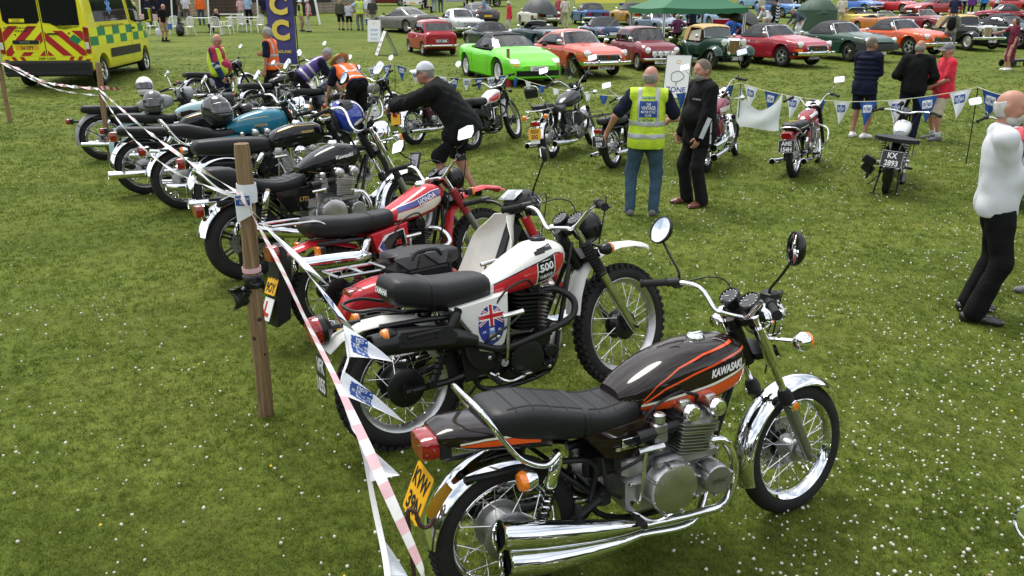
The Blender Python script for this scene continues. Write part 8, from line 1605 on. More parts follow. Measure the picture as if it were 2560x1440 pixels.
def bunt(label,a,b,d,n,blue0,w=.33,h=.42,skip=(),lab=True):
 o=thing('bunting',label,'bunting',(0,0,0),0,'strings of blue and white pennant bunting');p=sag(a,b,d,n*4);mb=MB();mb.tube(p,.006,5);mb.build('cord',mat('cord_cream',(.6,.58,.42),.7),o);L=(b-a).length
 rg=random.Random(n)
 for i in range(n):
  if i in skip:continue
  t=(i+.5)/n;f=w/L/2;q=lambda t_:a.lerp(b,t_)+V((0,0,-d*4*t_*(1-t_)));A_,B_=q(t-f),q(t+f);tip=(A_+B_)/2+V((rg.uniform(-.03,.03),rg.uniform(-.08,.08),-h));pennant(o,A_,B_,tip,penb if(i%2==0)==blue0 else penw,lab,.5,.02)
e1=at_depth(2600,246,11.6);bunt('bunting between the leaning pole and the right edge',t1,e1,.05,2,True)
bunt('bunting from the white sheet to the leaning pole behind the three men',t2,t1,.28,9,False)
t3=at_depth(1271,186,P3.y);bunt('bunting from the red-based stake to the white sheet pole',t3,t2,.40,13,True,.3,.38,lab=False)
bunt('bunting from the silver motorcycle to the red-based stake',t4,t3,.22,9,True,.28,.36)
e4=at_depth(700,158,P4.y+2);bunt('bunting behind the orange-vested men',e4,t4,.15,8,False,.28,.36)
sh=thing('white_sheet','white cloth sheet tied along the bunting by the chrome cruiser','sheet',(0,0,0),0);a,b=t2+V((0,.02,-.03)),at_depth(1955,232,P2.y-.9);c_,d_=at_depth(1840,318,P2.y),at_depth(1945,326,P2.y-.9)
def shf(u,v):
 top=a.lerp(b,u)+V((0,0,-.40*(1-(2*u-1)**2)**.8));bot=c_.lerp(d_,u)+V((0,0,.02*sin(6*u)));q=top.lerp(bot,v);return q+V((0,.05*sin(5*u+3*v)*sin(pi*v)+.03*sin(11*u),.0))
mb=MB();mb.sheet(shf,16,10,.003);mb.build('cloth',mat('sheet_white',(.68,.71,.73),.6,bump=(6,.5)),sh,80)
#placing: people
den=cloth('denim',(.045,.085,.13));navy=cloth('navy',(.008,.010,.026));blk=cloth('black',(.006,.006,.0065));wht=cloth('white',(.60,.61,.66));beige=cloth('beige',(.48,.42,.31));redc=cloth('red',(.50,.02,.04));gry=cloth('grey',(.14,.14,.145));olive=cloth('olive',(.07,.07,.045));lblue=cloth('light_blue',(.30,.42,.58));char=cloth('charcoal',(.03,.031,.034));stone=cloth('stone',(.42,.40,.36));purp=cloth('purple',(.13,.03,.22));royal=cloth('royal_blue',(.02,.10,.42));pink=cloth('pink',(.55,.33,.33));mag=cloth('raspberry',(.33,.02,.06))
wshoe=cloth('shoe_white',(.72,.72,.72));gshoe=cloth('shoe_grey',(.12,.12,.13));boot=mat('boot_leather',(.13,.032,.022),.4,coat=.3);tan_=cloth('tan',(.30,.22,.13));dburg=cloth('burgundy_print',(.13,.018,.04))
VG='visitors and stewards on the showground'
def PP(label,px,yaw,H,wear,**k):return person(label,G(*px),yaw,H,wear,VG,**k)
def cloth_text(root,part,items,m,axis='back'):
 """flat print cast on to a garment; items: (text, y, z, height, width)"""
 g=[c for c in root.children if c.name.split('.')[0]==part][0];me=g.data;bv=BVHTree.FromPolygons([v.co.copy() for v in me.vertices],[tuple(p.vertices) for p in me.polygons]);sgn=-1 if axis=='back' else 1
 for s,y,z,h,w in items:
  vs,fs,tw=text2d(s,.02);sx=h if w is None else w/tw;o=[]
  for a,b in vs:
   Y=y+sgn*a*sx;q=bv.ray_cast(V((sgn*2,Y,z+b*h)),V((-sgn,0,0)));o.append((q[0]+V((sgn*.004,0,0))) if q[0]is not None else V((sgn*.15,Y,z+b*h)))
  mb=MB();mb.add(o,fs);mb.build('lettering',m,g)
 return bv
r_,j=PP('man in yellow hi-vis vest with club badge on his back and jeans',(1605,538),82,1.72,dict(top=navy,leg=den,vest=hivis,hair='bald',hairm=hairg,shoe=gshoe,skin=skin,vhem=-.13,bands=(.02,.16)),det=2,lh=(.10,.46,.98),rh=(.28,-.26,1.1),head=(-25,0),lf=(0,.15),rf=(.02,-.13),belly=.03,wide=1.08,fat=1.08)
bv=cloth_text(r_,'vest',[('DARTMOOR',0,1.405,.03,.15),('SECTION',0,1.155,.024,.12)],embb)
g=[c for c in r_.children if c.name.split('.')[0]=='vest'][0];mb=MB();
def bk(u,v):q=bv.ray_cast(V((-2,(.5-u)*.20,1.19+.18*v)),V((1,0,0)));return(q[0]if q[0]is not None else V((-.15,(.5-u)*.2,1.19+.18*v)))+V((-.006,0,0))
mb.sheet(bk,8,6);mb.build('club_print',embb,g,80);cloth_text(r_,'vest',[],whitep)
for s,z,h,w in(('THE',1.335,.028,.05),('VINTAGE',1.295,.04,.16),('MOTOR CYCLE',1.25,.028,.16),('CLUB',1.212,.026,.07)):
 mb=MB();vs,fs,tw=text2d(s,.02);mb.add([V((bv.ray_cast(V((-2,-a*w/tw,z+b*h)),V((1,0,0)))[0]or V((-.15,0,z))))+V((-.010,0,0)) for a,b in vs],fs);mb.build('lettering',whitep,g)
r_,j=PP('bearded man in black jacket with white sleeve stripes and brown boots',(1735,512),197,1.76,dict(top=blk,topname='jacket',sleeve='long',leg=cloth('black_trousers',(.011,.011,.0115)),hair='short',hairm=cloth('hair_grey_brown',(.15,.12,.09)),beard=1,beardm=hairg,collar=.035,inf=.022,hem=-.2,shoe=boot,boot=.07,flare=.075,wr=.005),det=2,belly=.045,lh=(.14,.22,.86),rh=(.12,-.24,.86),head=(8,0),lf=(-.03,.12),rf=(.05,-.1),fat=1.1,wide=1.05,ehint=(-.5,.0,-.4))
for sg in(1,-1):
 a,b=j['el'][sg],j['wr'][sg];o_=(j['l']*sg*.8+V((.1,0,-.1))).normalized();mb=MB();mb.sheet(lambda u,v:a.lerp(b,.05+.95*u)+o_*(.082-.02*u)+(b-a).cross(o_).normalized()*(.055*(v-.5)),5,2,.004);mb.build('sleeve_stripe',wht,r_)
 mb=MB();A_=j['A'];mb.sheet(lambda u,v:A_(-.03+.02*v,sg*(.205+.02*u),.2-.36*u),5,2,.004);mb.build('side_stripe',wht,r_)
cloth_text(r_,'jacket',[('THOMAS',.10,1.30,.022,.11)],band,'front')
r_,j=PP('white-shirted man with grey beard standing cross-armed at the right edge',(2424,792),-12,1.80,dict(top=mat('tshirt_white',(.62,.63,.67),.9,0,0,.15,bump=(90,.2)),wr=.0035,inf=.009,sleeve='short',leg=cloth('black_jeans',(.005,.005,.0055)),hair='bald',hairm=hairw,beard=1,shoe=mat('shoe_leather',(.012,.012,.013),.3,coat=.4),hem=-.11,flare=.075,skin=skin),det=2,pel=(.03,0,.95),lean=-7,head=(-18,4),lh=(.27,-.10,1.17),rh=(.23,.07,1.13),lf=(.02,.14),rf=(-.02,-.12),ehint=(-.6,-.3,-1),belly=.012,ltoe=8,rtoe=-14,twist=-10,fat=.97)
r_,j=PP('man in white cap and black jacket bending to photograph with his phone',(1132,492),172,1.88,dict(top=cloth('jacket_black',(.008,.008,.0085)),topname='jacket',sleeve='long',leg=cloth('shorts_black',(.006,.006,.0065)),leglen=.58,hair='short',hairm=hairg,hat=('cap',wht),glasses=1,collar=.03,inf=.034,hem=-.2,wr=.007,shoe=blk),det=2,fat=1.15,wide=1.1,lean=38,pel=(-.12,0,.90),lh=(.68,.05,1.06),rh=(.70,-.08,1.08),head=(-4,-18),lf=(.1,.13),rf=(-.25,-.12),ehint=(-.2,.1,-.8),fold=(0,0,-1),curl=.7)
pn=thing('phone','dark phone held out by the bending white-capped man','phone');c=(j['wr'][1]+j['wr'][-1])/2;pn.matrix_world=r_.matrix_world@MX.Translation(c+V((.10,0,.035)))@MX.Rotation(R(-20),4,'Y');mb=MB();mb.box((0,0,0),(.012,.15,.075),ch=.004);mb.build('case',blackp,pn);mb=MB();mb.box((-.0068,0,0),(.002,.14,.066));mb.build('screen',mat('phone_screen',(.05,.06,.06),.08,coat=1.),pn)
r_,j=PP('man in straw hat and orange hi-vis vest stooping over a motorcycle',(888,352),128,1.80,dict(top=navy,leg=blk,leglen=.5,vest=hiorange,hat=('straw',mat('straw',(.52,.34,.13),.7,bump=(120,.6))),hair='short',shoe=blk,sock=blk,vhem=-.01,bands=(.06,.22),inf=.014),det=1,lean=60,pel=(-.18,0,.97),lh=(.50,.26,.68),rh=(.58,-.16,.66),lf=(-.02,.15),rf=(-.06,-.15),head=(10,10))
cloth_text(r_,'vest',[],embb)
r_,j=PP('man in purple vest and dark shirt bending down behind the orange-vested man',(782,312),20,1.76,dict(top=navy,leg=blk,vest=hipurp,hair='short',vhem=-.02,bands=(.06,.22)),det=1,lean=52,pel=(-.12,0,.95),lh=(.55,.22,.70),rh=(.55,-.2,.75),head=(0,15))
r_,j=PP('grey-haired man in orange hi-vis vest standing and looking left',(690,275),172,1.80,dict(top=navy,leg=blk,vest=hiorange,hair='wavy',hairm=hairg,glasses=1,bands=(.04,.22),vhem=-.08,shoe=blk),det=1,lh=(.06,.25,.86),rh=(.22,-.12,1.18),head=(0,16))
r_,j=PP('big-bellied man in yellow vest and raspberry T-shirt',(562,296),-8,1.74,dict(top=mag,leg=navy,hair='bald',hairm=hairg,glasses=1,sleeve='short'),det=1,belly=.085,head=(-6,18),lh=(.12,.25,.88),rh=(.18,-.24,.88),fat=1.12,wide=1.1)
A_=j['A']
for q in(1,-1):s=SDF(.03);s.cap(j['sh'][q]-j['l']*q*.05,A_(.02,q*.16,.05),.085,.11).ell(A_(.0,0,.25),(.16,.21,.32)).ell(A_(.06,0,.1),(.2,.2,.2)).cut(A_(0,q*.085,0),-j['l']*q).cut(A_(0,0,-.1),-j['u']).cut(A_(0,0,.51),j['u']);s.build('vest_front',hivis,r_,.0145,.004,.016)
s=SDF(.03);s.ell(A_(-.03,0,.25),(.16,.21,.32)).cut(A_(.0,0,.2),j['f']).cut(A_(0,0,-.1),-j['u']).cut(A_(0,0,.51),j['u']);s.build('vest',hivis,r_,.0145,.004,.016)
for q in(1,-1):s=SDF(.03);s.cap(j['sh'][q],j['el'][q],.068,.06).cap(j['el'][q],j['wr'][q],.06,.045);s.build('jacket_sleeve',cloth('jacket_blue',(.012,.03,.075)),r_,.0145,.004,.012);s=SDF(.02);d=(j['wr'][q]-j['el'][q]).normalized();s.cap(j['el'][q]-d*.02,j['el'][q]+d*.05,.066,.064);s.build('sleeve_band',band,r_,.0145,0,.012)
pf=cloth('navy_puffer',(.009,.011,.028))
r_,j=PP('man in quilted navy jacket and shorts with white trainers',(2143,345),40,1.80,dict(top=pf,topname='jacket',sleeve='long',leg=navy,leglen=.5,hair='short',hairm=cloth('hair_grey_brown',(.17,.14,.11)),shoe=wshoe,skin=skin2,inf=.02,hem=-.17,wr=0,collar=.03),det=1,lh=(.30,.02,1.12),rh=(.27,.05,1.14),head=(-12,4),ehint=(-.3,.2,-.6))
s=SDF(.012)
for i in range(8):z=-.15+.085*i;s.ell(j['A'](0,0,z),(.168 if z<.3 else.16,.226 if z<.35 else.205,.058))
s.build('quilting',pf,r_,.0125,0)
r_,j=PP('man in black sweater and dark trousers seen from behind holding a red folder',(2262,352),68,1.76,dict(top=blk,topname='sweater',sleeve='long',leg=navy,hair='bald',hairm=hairg,shoe=blk,inf=.018,hem=-.1,skin=skin2),det=1,lh=(.2,.20,1.08),rh=(.18,-.24,1.0),head=(-18,0),wide=1.08,fat=1.08)
fo=thing('folder','red folder held under the arm of the black-sweatered man','folder');fo.matrix_world=r_.matrix_world@MX.Translation(j['wr'][-1]+V((.02,-.06,.03)))@MX.Rotation(R(35),4,'Z')@MX.Rotation(R(-18),4,'X');mb=MB();mb.box((0,0,0),(.24,.012,.32),ch=.004);mb.build('cover',redc,fo);mb=MB();mb.box((0,-.009,0),(.225,.006,.30));mb.build('pages',plw,fo)
r_,j=PP('man in bright red T-shirt, beige shorts and grey cap facing left',(2336,350),178,1.70,dict(top=cloth('bright_red',(.62,.02,.045)),leg=beige,leglen=.6,hair='short',hairm=hairg,hat=('cap',gry),shoe=gshoe,sock=wht,sockh=.2,hem=-.16),det=1,belly=.07,lh=(.26,.10,1.0),rh=(.26,-.16,1.0),head=(0,5),fat=1.08)
r_,j=PP('woman in dark red patterned dress pointing left at the far right',(2518,176),172,1.66,dict(top=dburg,leg=None,skirt=dburg,skirtz=.34,hair='long',hairm=hairb,shoe=wshoe,sleeve='short'),det=1,rh=(.60,-.1,1.22),lh=(.05,.24,.80))
r_,j=PP('man with black backpack in khaki top carrying a child on his shoulders',(2365,142),62,1.78,dict(top=cloth('khaki',(.20,.21,.16)),leg=gry,leglen=.6,hair='none',sleeve='long',skin=skin),det=1,lh=(.2,.16,1.38),rh=(.3,-.15,1.15))
bp_=thing('backpack','black backpack on the back of the khaki-topped man','backpack');bp_.matrix_world=r_.matrix_world@MX.Translation((-.20,0,1.22));s=SDF(.04);s.ell((0,0,-.04),(.11,.16,.22)).ell((.01,0,.1),(.08,.14,.14));s.build('pack_body',blk,bp_,.02)
for sg in(1,-1):mb=MB();mb.tube(cr([(.03,sg*.1,.2),(.14,sg*.12,.26),(.28,sg*.13,.16),(.30,sg*.14,.0),(.1,sg*.16,-.14)],4),.018,6,flat=.5);mb.build('strap',blk,bp_)
cb=r_.matrix_world@V((-.03,0,1.0));person('small child in spotted navy dress riding on the backpacked man',cb,62,1.25,dict(top=cloth('navy_spots',(.02,.025,.06)),skirt=cloth('navy_spots',(.02,.025,.06)),skirtz=.85,hair='long',hairm=hairb),VG,1,lf=(.25,.12),rf=(.25,-.12),lz=.50,rz=.50,lh=(.3,.15,1.1),rh=(.4,-.25,1.15))
person('person at the right edge of whom a navy sleeve, bare legs and grey shoes show',G(2618,748),172,1.76,dict(top=navy,leg=gry,leglen=.5,hair='short',shoe=gshoe),VG,1,rh=(.16,-.27,.95),lh=(.1,.27,.8))
def F(label,px,yaw,H,wear,**k):return person(label,G(*px),yaw,H,wear,VG,0,**k)
F('man in black T-shirt carrying a blue box past the chairs',(412,104),-20,1.72,dict(top=blk,leg=tan_,leglen=.6,hair='none',shoe=blk,sock=blk),lean=14,rh=(.12,-.28,.72))
F('man in straw hat and navy jumper behind the table',(376,68),0,1.74,dict(top=navy,sleeve='long',leg=den,hat=('brim',stone),hair='short'),lh=(.3,.1,1.1),rh=(.3,-.1,1.1))
F('man in navy jumper with his back to the camera by the tent',(406,64),90,1.76,dict(top=navy,sleeve='long',leg=blk,hair='short'))
F('man in dark olive shirt leaning at the tent pole',(455,62),200,1.74,dict(top=olive,leg=gry,hair='short',hairm=hairb),lean=8)
F('man in white T-shirt and grey trousers near the log wall',(470,60),100,1.76,dict(top=wht,leg=gry,hair='short',hairm=hairb))
F('person in orange and black jacket by the white pole',(506,62),120,1.78,dict(top=cloth('orange',(.75,.12,.02)),sleeve='long',leg=den,hair='short',hairm=hairb))
rs,_=F('woman in black sitting at the white tables',(545,82),165,1.66,dict(top=blk,sleeve='long',leg=blk,hair='long',hairm=hairl),pel=(-.05,0,.5),lf=(.4,.1),rf=(.4,-.1),lh=(.3,.15,.75),rh=(.3,-.15,.75))
F('man in light blue shirt standing by the log building',(624,62),85,1.78,dict(top=lblue,leg=navy,hair='short'))
F('woman in pale pink top beside the light-blue-shirted man',(607,62),100,1.64,dict(top=pink,leg=stone,hair='short',hairm=hairl))
F('man in navy T-shirt and dark shorts left of the purple banner',(664,64),90,1.78,dict(top=navy,leg=olive,leglen=.55,hair='short'))
F('woman in white hat and yellow tabard right of the banner',(754,78),0,1.66,dict(top=char,leg=tan_,vest=hivis,hat=('brim',wht),hair='short'))
F('person in white cap with red and yellow tabard right of the banner',(775,80),190,1.70,dict(top=stone,sleeve='long',leg=stone,vest=cloth('tabard_red',(.45,.03,.04)),hat=('cap',wht),hair='short'))
F('long-haired woman in olive top and navy shorts',(853,75),80,1.68,dict(top=olive,sleeve='long',leg=navy,leglen=.6,hair='long',hairm=hairl))
F('boy in pale lilac T-shirt and black shorts',(874,75),95,1.48,dict(top=cloth('lilac',(.50,.50,.66)),leg=blk,leglen=.5,hair='short',hairm=hairb,shoe=blk))
F('steward in yellow vest and grey trousers pointing left',(902,76),120,1.78,dict(top=lblue,leg=gry,vest=hivis,hair='short',hairm=hairb),lh=(.25,.5,1.3))
F('man in dark grey printed T-shirt beside the green zone sign',(934,78),95,1.74,dict(top=cloth('dark_olive_grey',(.05,.05,.045)),leg=stone,leglen=.7,hair='short'))
F('man in white shirt behind the grey printed T-shirt',(921,62),60,1.76,dict(top=wht,sleeve='long',leg=stone,hair='short'))
F('white-haired man in blue shirt looking into the dark coupe boot',(1210,66),190,1.74,dict(top=cloth('steel_blue',(.16,.22,.30)),leg=char,hair='short',hairm=hairw),head=(0,25),lh=(.28,.1,1.05),rh=(.28,-.1,1.05))
F('person in red jacket and sun hat',(1273,84),200,1.64,dict(top=cloth('jacket_red',(.52,.02,.035)),sleeve='long',leg=stone,hat=('brim',stone),hair='short',hem=-.18))
F('man in beige gilet with his back turned by the blue convertible',(1412,72),88,1.74,dict(top=cloth('cream',(.55,.51,.42)),leg=beige,hair='short'))
F('woman in red and grey top beside the cream convertible',(1396,60),60,1.62,dict(top=cloth('dusky_red',(.34,.06,.08)),leg=gry,hair='short',hairm=hairb))
F('man in sun hat and navy coat sitting beneath the gazebo',(1730,82),80,1.74,dict(top=navy,sleeve='long',leg=blk,hat=('brim',stone),hair='short'),pel=(0,0,.55),lf=(.4,.12),rf=(.4,-.12))
F('grey-haired person in purple under the gazebo',(1690,108),100,1.66,dict(top=cloth('plum',(.10,.03,.08)),sleeve='long',leg=blk,hair='wavy',hairm=hairg),pel=(0,0,.55),lf=(.4,.12),rf=(.4,-.12))
F('bald man in royal blue shirt seated behind the vintage car',(1826,122),85,1.76,dict(top=royal,leg=gry,hair='short',hairm=hairg),pel=(0,0,.58),lf=(.4,.12),rf=(.4,-.12))
F('man in dark top seated beside the royal blue shirt',(1850,116),85,1.74,dict(top=navy,leg=gry,hair='bald',hairm=hairg),pel=(0,0,.58),lf=(.4,.12),rf=(.4,-.12))
F('person in white shirt leaning over a car by the dark umbrella',(1912,92),215,1.70,dict(top=wht,sleeve='long',leg=gry,hair='wavy',hairm=hairw),lean=50,pel=(-.15,0,.93),lh=(.5,.2,.9),rh=(.5,-.2,.9))
F('man in white knit top standing by the blue saloon',(1900,55),120,1.74,dict(top=stone,sleeve='long',leg=gry,hair='short',hairm=hairb))
F('man in dark shirt and cap with a black and white chevron scarf',(1932,86),-80,1.74,dict(top=char,leg=blk,hat=('cap',blk),hair='short',hairm=hairb))
F('man in slate jumper bending over the dark green roadster',(1992,98),200,1.76,dict(top=cloth('slate_blue',(.06,.075,.11)),sleeve='long',leg=wht,hair='short',hairm=hairg),lean=62,pel=(-.15,0,.95),lh=(.5,.2,.75),rh=(.5,-.2,.75))
F('woman in pale denim jacket near the green umbrella',(2060,72),190,1.64,dict(top=cloth('pale_denim',(.32,.40,.50)),sleeve='long',leg=den,hair='wavy',hairm=hairl),lh=(.2,.1,1.1))
F('man in cream short-sleeved shirt beside the denim-jacketed woman',(2098,72),75,1.78,dict(top=cloth('cream',(.55,.51,.42)),leg=beige,hair='short',hairm=hairg))
F('person in purple coat among the far right cars',(2424,40),80,1.66,dict(top=purp,sleeve='long',leg=blk,hair='short',hem=-.2))
F('person in bright blue waterproof beside the purple coat',(2455,40),100,1.72,dict(top=cloth('waterproof_blue',(.03,.18,.5)),sleeve='long',leg=navy,hair='short',hairm=hairb))
F('woman in white top by the far convertible',(2488,38),190,1.64,dict(top=wht,leg=navy,hair='short',hairm=hairb))
F('man in pale blue shirt at the top right row',(2405,34),85,1.76,dict(top=lblue,leg=navy,hair='short'))
F('seated man in navy fleece near the white trailer',(1065,32),0,1.74,dict(top=navy,sleeve='long',leg=navy,hair='short'),pel=(0,0,.5),lf=(.42,.1),rf=(.42,-.1))
F('person in pale jeans standing behind the grey coupe',(1085,30),90,1.74,dict(top=cloth('dusky_red',(.34,.06,.08)),leg=cloth('pale_jeans',(.25,.33,.42)),hair='short'))
F('person in dark jeans standing by the silver boot lid',(1102,30),90,1.70,dict(top=char,leg=den,hair='short',hairm=hairb))
F('man in white shirt seen beyond the dark grey coupe',(1165,24),100,1.74,dict(top=wht,leg=navy,hair='short'))
F('steward in black and white top near the trailer',(1183,24),160,1.74,dict(top=blk,leg=navy,vest=cloth('white',(.72,.73,.77)),hair='short'))
F('striped-shirted person beyond the bright blue saloon',(2005,24),90,1.68,dict(top=cloth('grey_stripe',(.3,.3,.3)),leg=char,hair='short',hairm=hairb))
F('person in black coat beside the striped shirt',(1988,22),85,1.70,dict(top=blk,sleeve='long',leg=blk,hair='short',hairm=hairb))
sc=thing('scarf','black and white chevron scarf worn by the capped man','scarf',G(1938,86),R(-80));mb=MB()
for i in range(12):
 z=1.50-.075*i
 for sg in(-1,1):mb.add([V((.19+.0*i,sg*.0-.08,z)),V((.19,sg*.11-.08,z+.06)),V((.19,sg*.11-.08,z-.015)),V((.19,-.08,z-.075))],[(0,1,2,3) if sg<0 else(3,2,1,0)],i%2)
mb.build('cloth',[wht,blk],sc,flat=True)
bx=thing('cool_box','blue box carried by the man in the black T-shirt','box',G(424,98)+V((0,0,.45)),R(-10));mb=MB();mb.box((0,0,.15),(.42,.14,.30),ch=.02);mb.build('shell',mat('box_blue',(.03,.14,.45),.5),bx);mb=MB();mb.tube(cr([(-.12,0,.3),(-.1,0,.36),(.1,0,.36),(.12,0,.3)],3),.012,6);mb.build('handle',whitep,bx)
bx=thing('cool_box','small blue cool box hanging by the green zone sign','box',G(922,74)+V((0,0,.35)),0);mb=MB();mb.box((0,0,.12),(.28,.18,.24),ch=.02);mb.build('shell',mat('box_blue',(.03,.14,.45),.5),bx);mb=MB();mb.box((0,0,.25),(.29,.19,.04),ch=.01);mb.build('lid',whitep,bx)
#signs, flag, tents, furniture, building
def emb1(b,top,d,n,L,sg,w):
 mb=MB();mb.torus(top+d*.16*L+n*.016,n,.045,[(.01,0),(0,.003),(-.01,0),(0,-.003)],20);mb.build('club_wheel',gold,b)
def arrows(b,top,d,n,L,sg,w):
 emb1(b,top,d,n,L,sg,w);mb=MB();y=V((0,sg,0))
 for i in range(3):c=top+d*.86*L+n*.017+y*(.1*(i-1));mb.tube([c+y*.05+d*-.05,c-y*.04,c+y*.05+d*.05],.008,5)
 mb.build('arrows',mat('print_pale_blue',(.10,.25,.62),.5),b)
aframe('white A-board reading GREEN ZONE facing the camera',G(938,104),-92,.60,.98,.55,(('GREEN',.46,.085,mat('print_pale_blue',(.10,.25,.62),.5)),('ZONE',.66,.085,MATS['print_pale_blue'])),mat('sign_frame_pale',(.6,.6,.58),.5),arrows)
aframe('white A-board turned edge-on with an open side',G(966,138),-158,.55,.92,.80,(('GREEN',.46,.08,redp),('ZONE',.66,.08,redp)),MATS['sign_frame']if 'sign_frame' in MATS else steel,arrows)
def cloud(b,top,d,n,L,sg,w):
 emb1(b,top,d,n,L,sg,w);mb=MB();y=V((0,sg,0));c=top+d*.5*L+n*.017;mb.tube([c+y*.16*cos(t)*(1+.12*cos(3*t))-d*.13*sin(t)*(1+.1*sin(2*t)) for t in[2*pi*i/22 for i in range(22)]],.007,5,closed=True);mb.tube([c+d*.12,c+d*.24],.007,5);mb.build('drawing',char,b)
aframe('white ZONE A-board with a drawn shape behind the hi-vis man',G(1692,242),-112,.62,1.02,.6,(('ZONE',.80,.13,embb),),mat('sign_frame_dark',(.05,.055,.045),.6),cloud)
fl=thing('feather_flag','tall purple feather flag with yellow letters and web address','flag',G(712,166),R(-100));fm=mat('flag_purple',(.055,.045,.20),.6,bump=(8,.5));fy_=mat('flag_yellow',(.80,.60,.10),.55);mb=MB();FZ=lambda u,v:(.05*sin(5*v+2*u)*u+.02*sin(13*v),(.5-u)*1.0+.06*v*0,.08+v*3.9);mb.sheet(lambda u,v:FZ(u,v),10,40,.003);mb.build('cloth',fm,fl,80);mb=MB();mb.tube([(0,.54,0),(0,.54,3.2),(.0,.45,3.9),(0,.2,4.2)],.02,6);mb.build('pole',blackm,fl);mb=MB();mb.box((0,.5,.03),(.5,.5,.03));mb.build('base',blackm,fl)
for s,z,h in(('V',3.55,.62),('M',2.80,.62),('C',2.05,.62),('C',1.22,.62),('vmcc.net',.52,.13)):
 mb=MB();vs,fs,tw=text2d(s,.05 if len(s)==1 else.02);mb.add([V((.075,a*h*(1.05 if len(s)==1 else 1),z+b*h)) for a,b in vs],fs);mb.build('lettering',fy_,fl,flat=True)
gaz=thing('gazebo','green canopy gazebo with striped legs among the cars','gazebo',G(1722,150),0);gz0=G(1722,150);legs=[at_depth(1661,30,31.5),at_depth(1579,27,34.2),at_depth(1862,30,33.2),at_depth(1757,28,35.9)];hts=[l_.z for l_ in legs];legs=[V((l_.x,l_.y,gz(l_.y))) for l_ in legs];hgz=1.72;gm=mat('gazebo_green',(.018,.13,.055),.7,bump=(5,.4));legm_=mat('leg_white',(.7,.7,.7),.4)
cn=[legs[1],legs[0],legs[2],legs[3]];ctr=sum((q for q in cn),V((0,0,0)))/4;zt_=sum(hts)/4+.16;cz=lambda q:V((q.x,q.y,zt_))-gz0;apex=V((ctr.x,ctr.y,zt_+1.0))-gz0;mb=MB()
for i in range(4):
 a,b=cz(cn[i]),cz(cn[(i+1)%4]);e=lambda q:q+(q-(apex-V((0,0,1.))))*.06
 a,b=e(a),e(b);mb.sheet(lambda u,v:(a.lerp(b,u)).lerp(apex,v)+V((0,0,-.10*sin(pi*v)-.05*sin(pi*u)*(1-v))),10,8,.003);mb.sheet(lambda u,v:a.lerp(b,u)+V((0,0,-.05*sin(pi*u)-(.17+.04*abs(sin(6*pi*u)))*v)),36,2,.003)
mb.build('canopy',gm,gaz,60)
for q in legs:
 c=q-gz0;mb=MB();mb.box(c+V((0,0,hgz/2)),(.10,.10,hgz));o=mb.build('leg',legm_,gaz);mb=MB()
 for d in((.051,.0),(-.051,0),(0,.051),(0,-.051)):mb.box(c+V((d[0],d[1],hgz/2)),(.004 if d[0]else.034,.004 if d[1]else.034,hgz*.99))
 mb.build('stripe',mat('leg_stripe',(.05,.12,.16),.5),o)
for(x0,y0_),(x1,y1_) in(((1560,28),(1478,108)),((1668,30),(1628,120)),((1872,28),(1905,92))):q=at_depth(x0,y0_,34);w_=G(x1,y1_);gr=thing('guy_rope','pale guy rope pegged from the green gazebo toward (%s)'%('the blue roadster' if x1<1500 else 'the small maroon saloon' if x1<1700 else 'the bending white shirt'),'rope',(0,0,0));gr['label']=gr['label'].replace('(','').replace(')','');mb=MB();mb.tube([q,w_],.012,5);mb.build('rope',stone,gr)
umbrella('grey umbrella open over the cream-white convertible',at_depth(1348,42,47.5),1.05,1.0,mat('umbrella_grey',(.06,.062,.065),.6),6,pole=False)
umbrella('dark grey umbrella tilted beside the gazebo leg',at_depth(1836,58,34.5),1.05,.7,mat('umbrella_dark',(.075,.075,.062),.6),16)
gu=umbrella('large green domed umbrella shelter among the cars',at_depth(2040,42,45),1.12,.95,mat('umbrella_green',(.025,.065,.035),.6),-4);q=MB();q.sheet(lambda u,v:(1.05*cos(3.4*u+2.6)*(1+.1*(1-v)),1.05*sin(3.4*u+2.6)*(1+.1*(1-v)),.35-1.45*(1-v)),20,4,.004);q.build('side_wall',MATS['umbrella_green'],gu)
rb=thing('camp_chair','red folding camp chair behind the vintage green car','chair',G(1812,116),R(90));mb=MB();mb.box((.1,0,.8),(.04,1.2,.7),ch=.01);mb.box((.3,0,.45),(.45,1.2,.03));mb.build('canvas',cloth('canvas_red',(.25,.012,.02)),rb);mb=MB()
for x in(.08,.5):
 for y in(-.6,.6):mb.tube([(x,y,0),(x,y,.45 if x>.2 else 1.15)],.014,5)
mb.build('chair_frame',steel,rb)
for i,(px,py,yw,lb) in enumerate(((543,88,100,'white plastic chair nearest the camera with its back to us'),(568,86,175,'white plastic chair turned sideways by the seated woman'),(470,88,150,'white plastic chair by the black sack'),(440,86,110,'white plastic chair right of the man with the blue box'),(385,86,40,'white plastic chair behind the ambulance mirror'),(612,80,80,'white plastic chair behind the second grey table'),(596,78,200,'white plastic chair under the long grey table'),(646,82,150,'white plastic chair left of the purple banner'))):chair(lb,G(px,py),yw)
table('grey folding table left of the seated woman',G(512,80),4,1.5);table('long grey folding table right of the seated woman',G(612,78),6,1.8);table('pale table farther back by the log wall',G(575,68),5,1.6);table('table with pink cloth behind the ambulance bonnet',G(352,70),10,1.8,.8,cloth('tablecloth_pink',(.62,.42,.44)))
sk=thing('sack','dark plastic sack standing by the white chairs','sack',G(452,90));s=SDF(.06);s.ell((0,0,.28),(.2,.26,.32)).cap((0,0,.5),(.02,-.08,.95),.12,.03).cut((0,0,.01),(0,0,-1));s.build('film',bgm,sk,.025,.02)
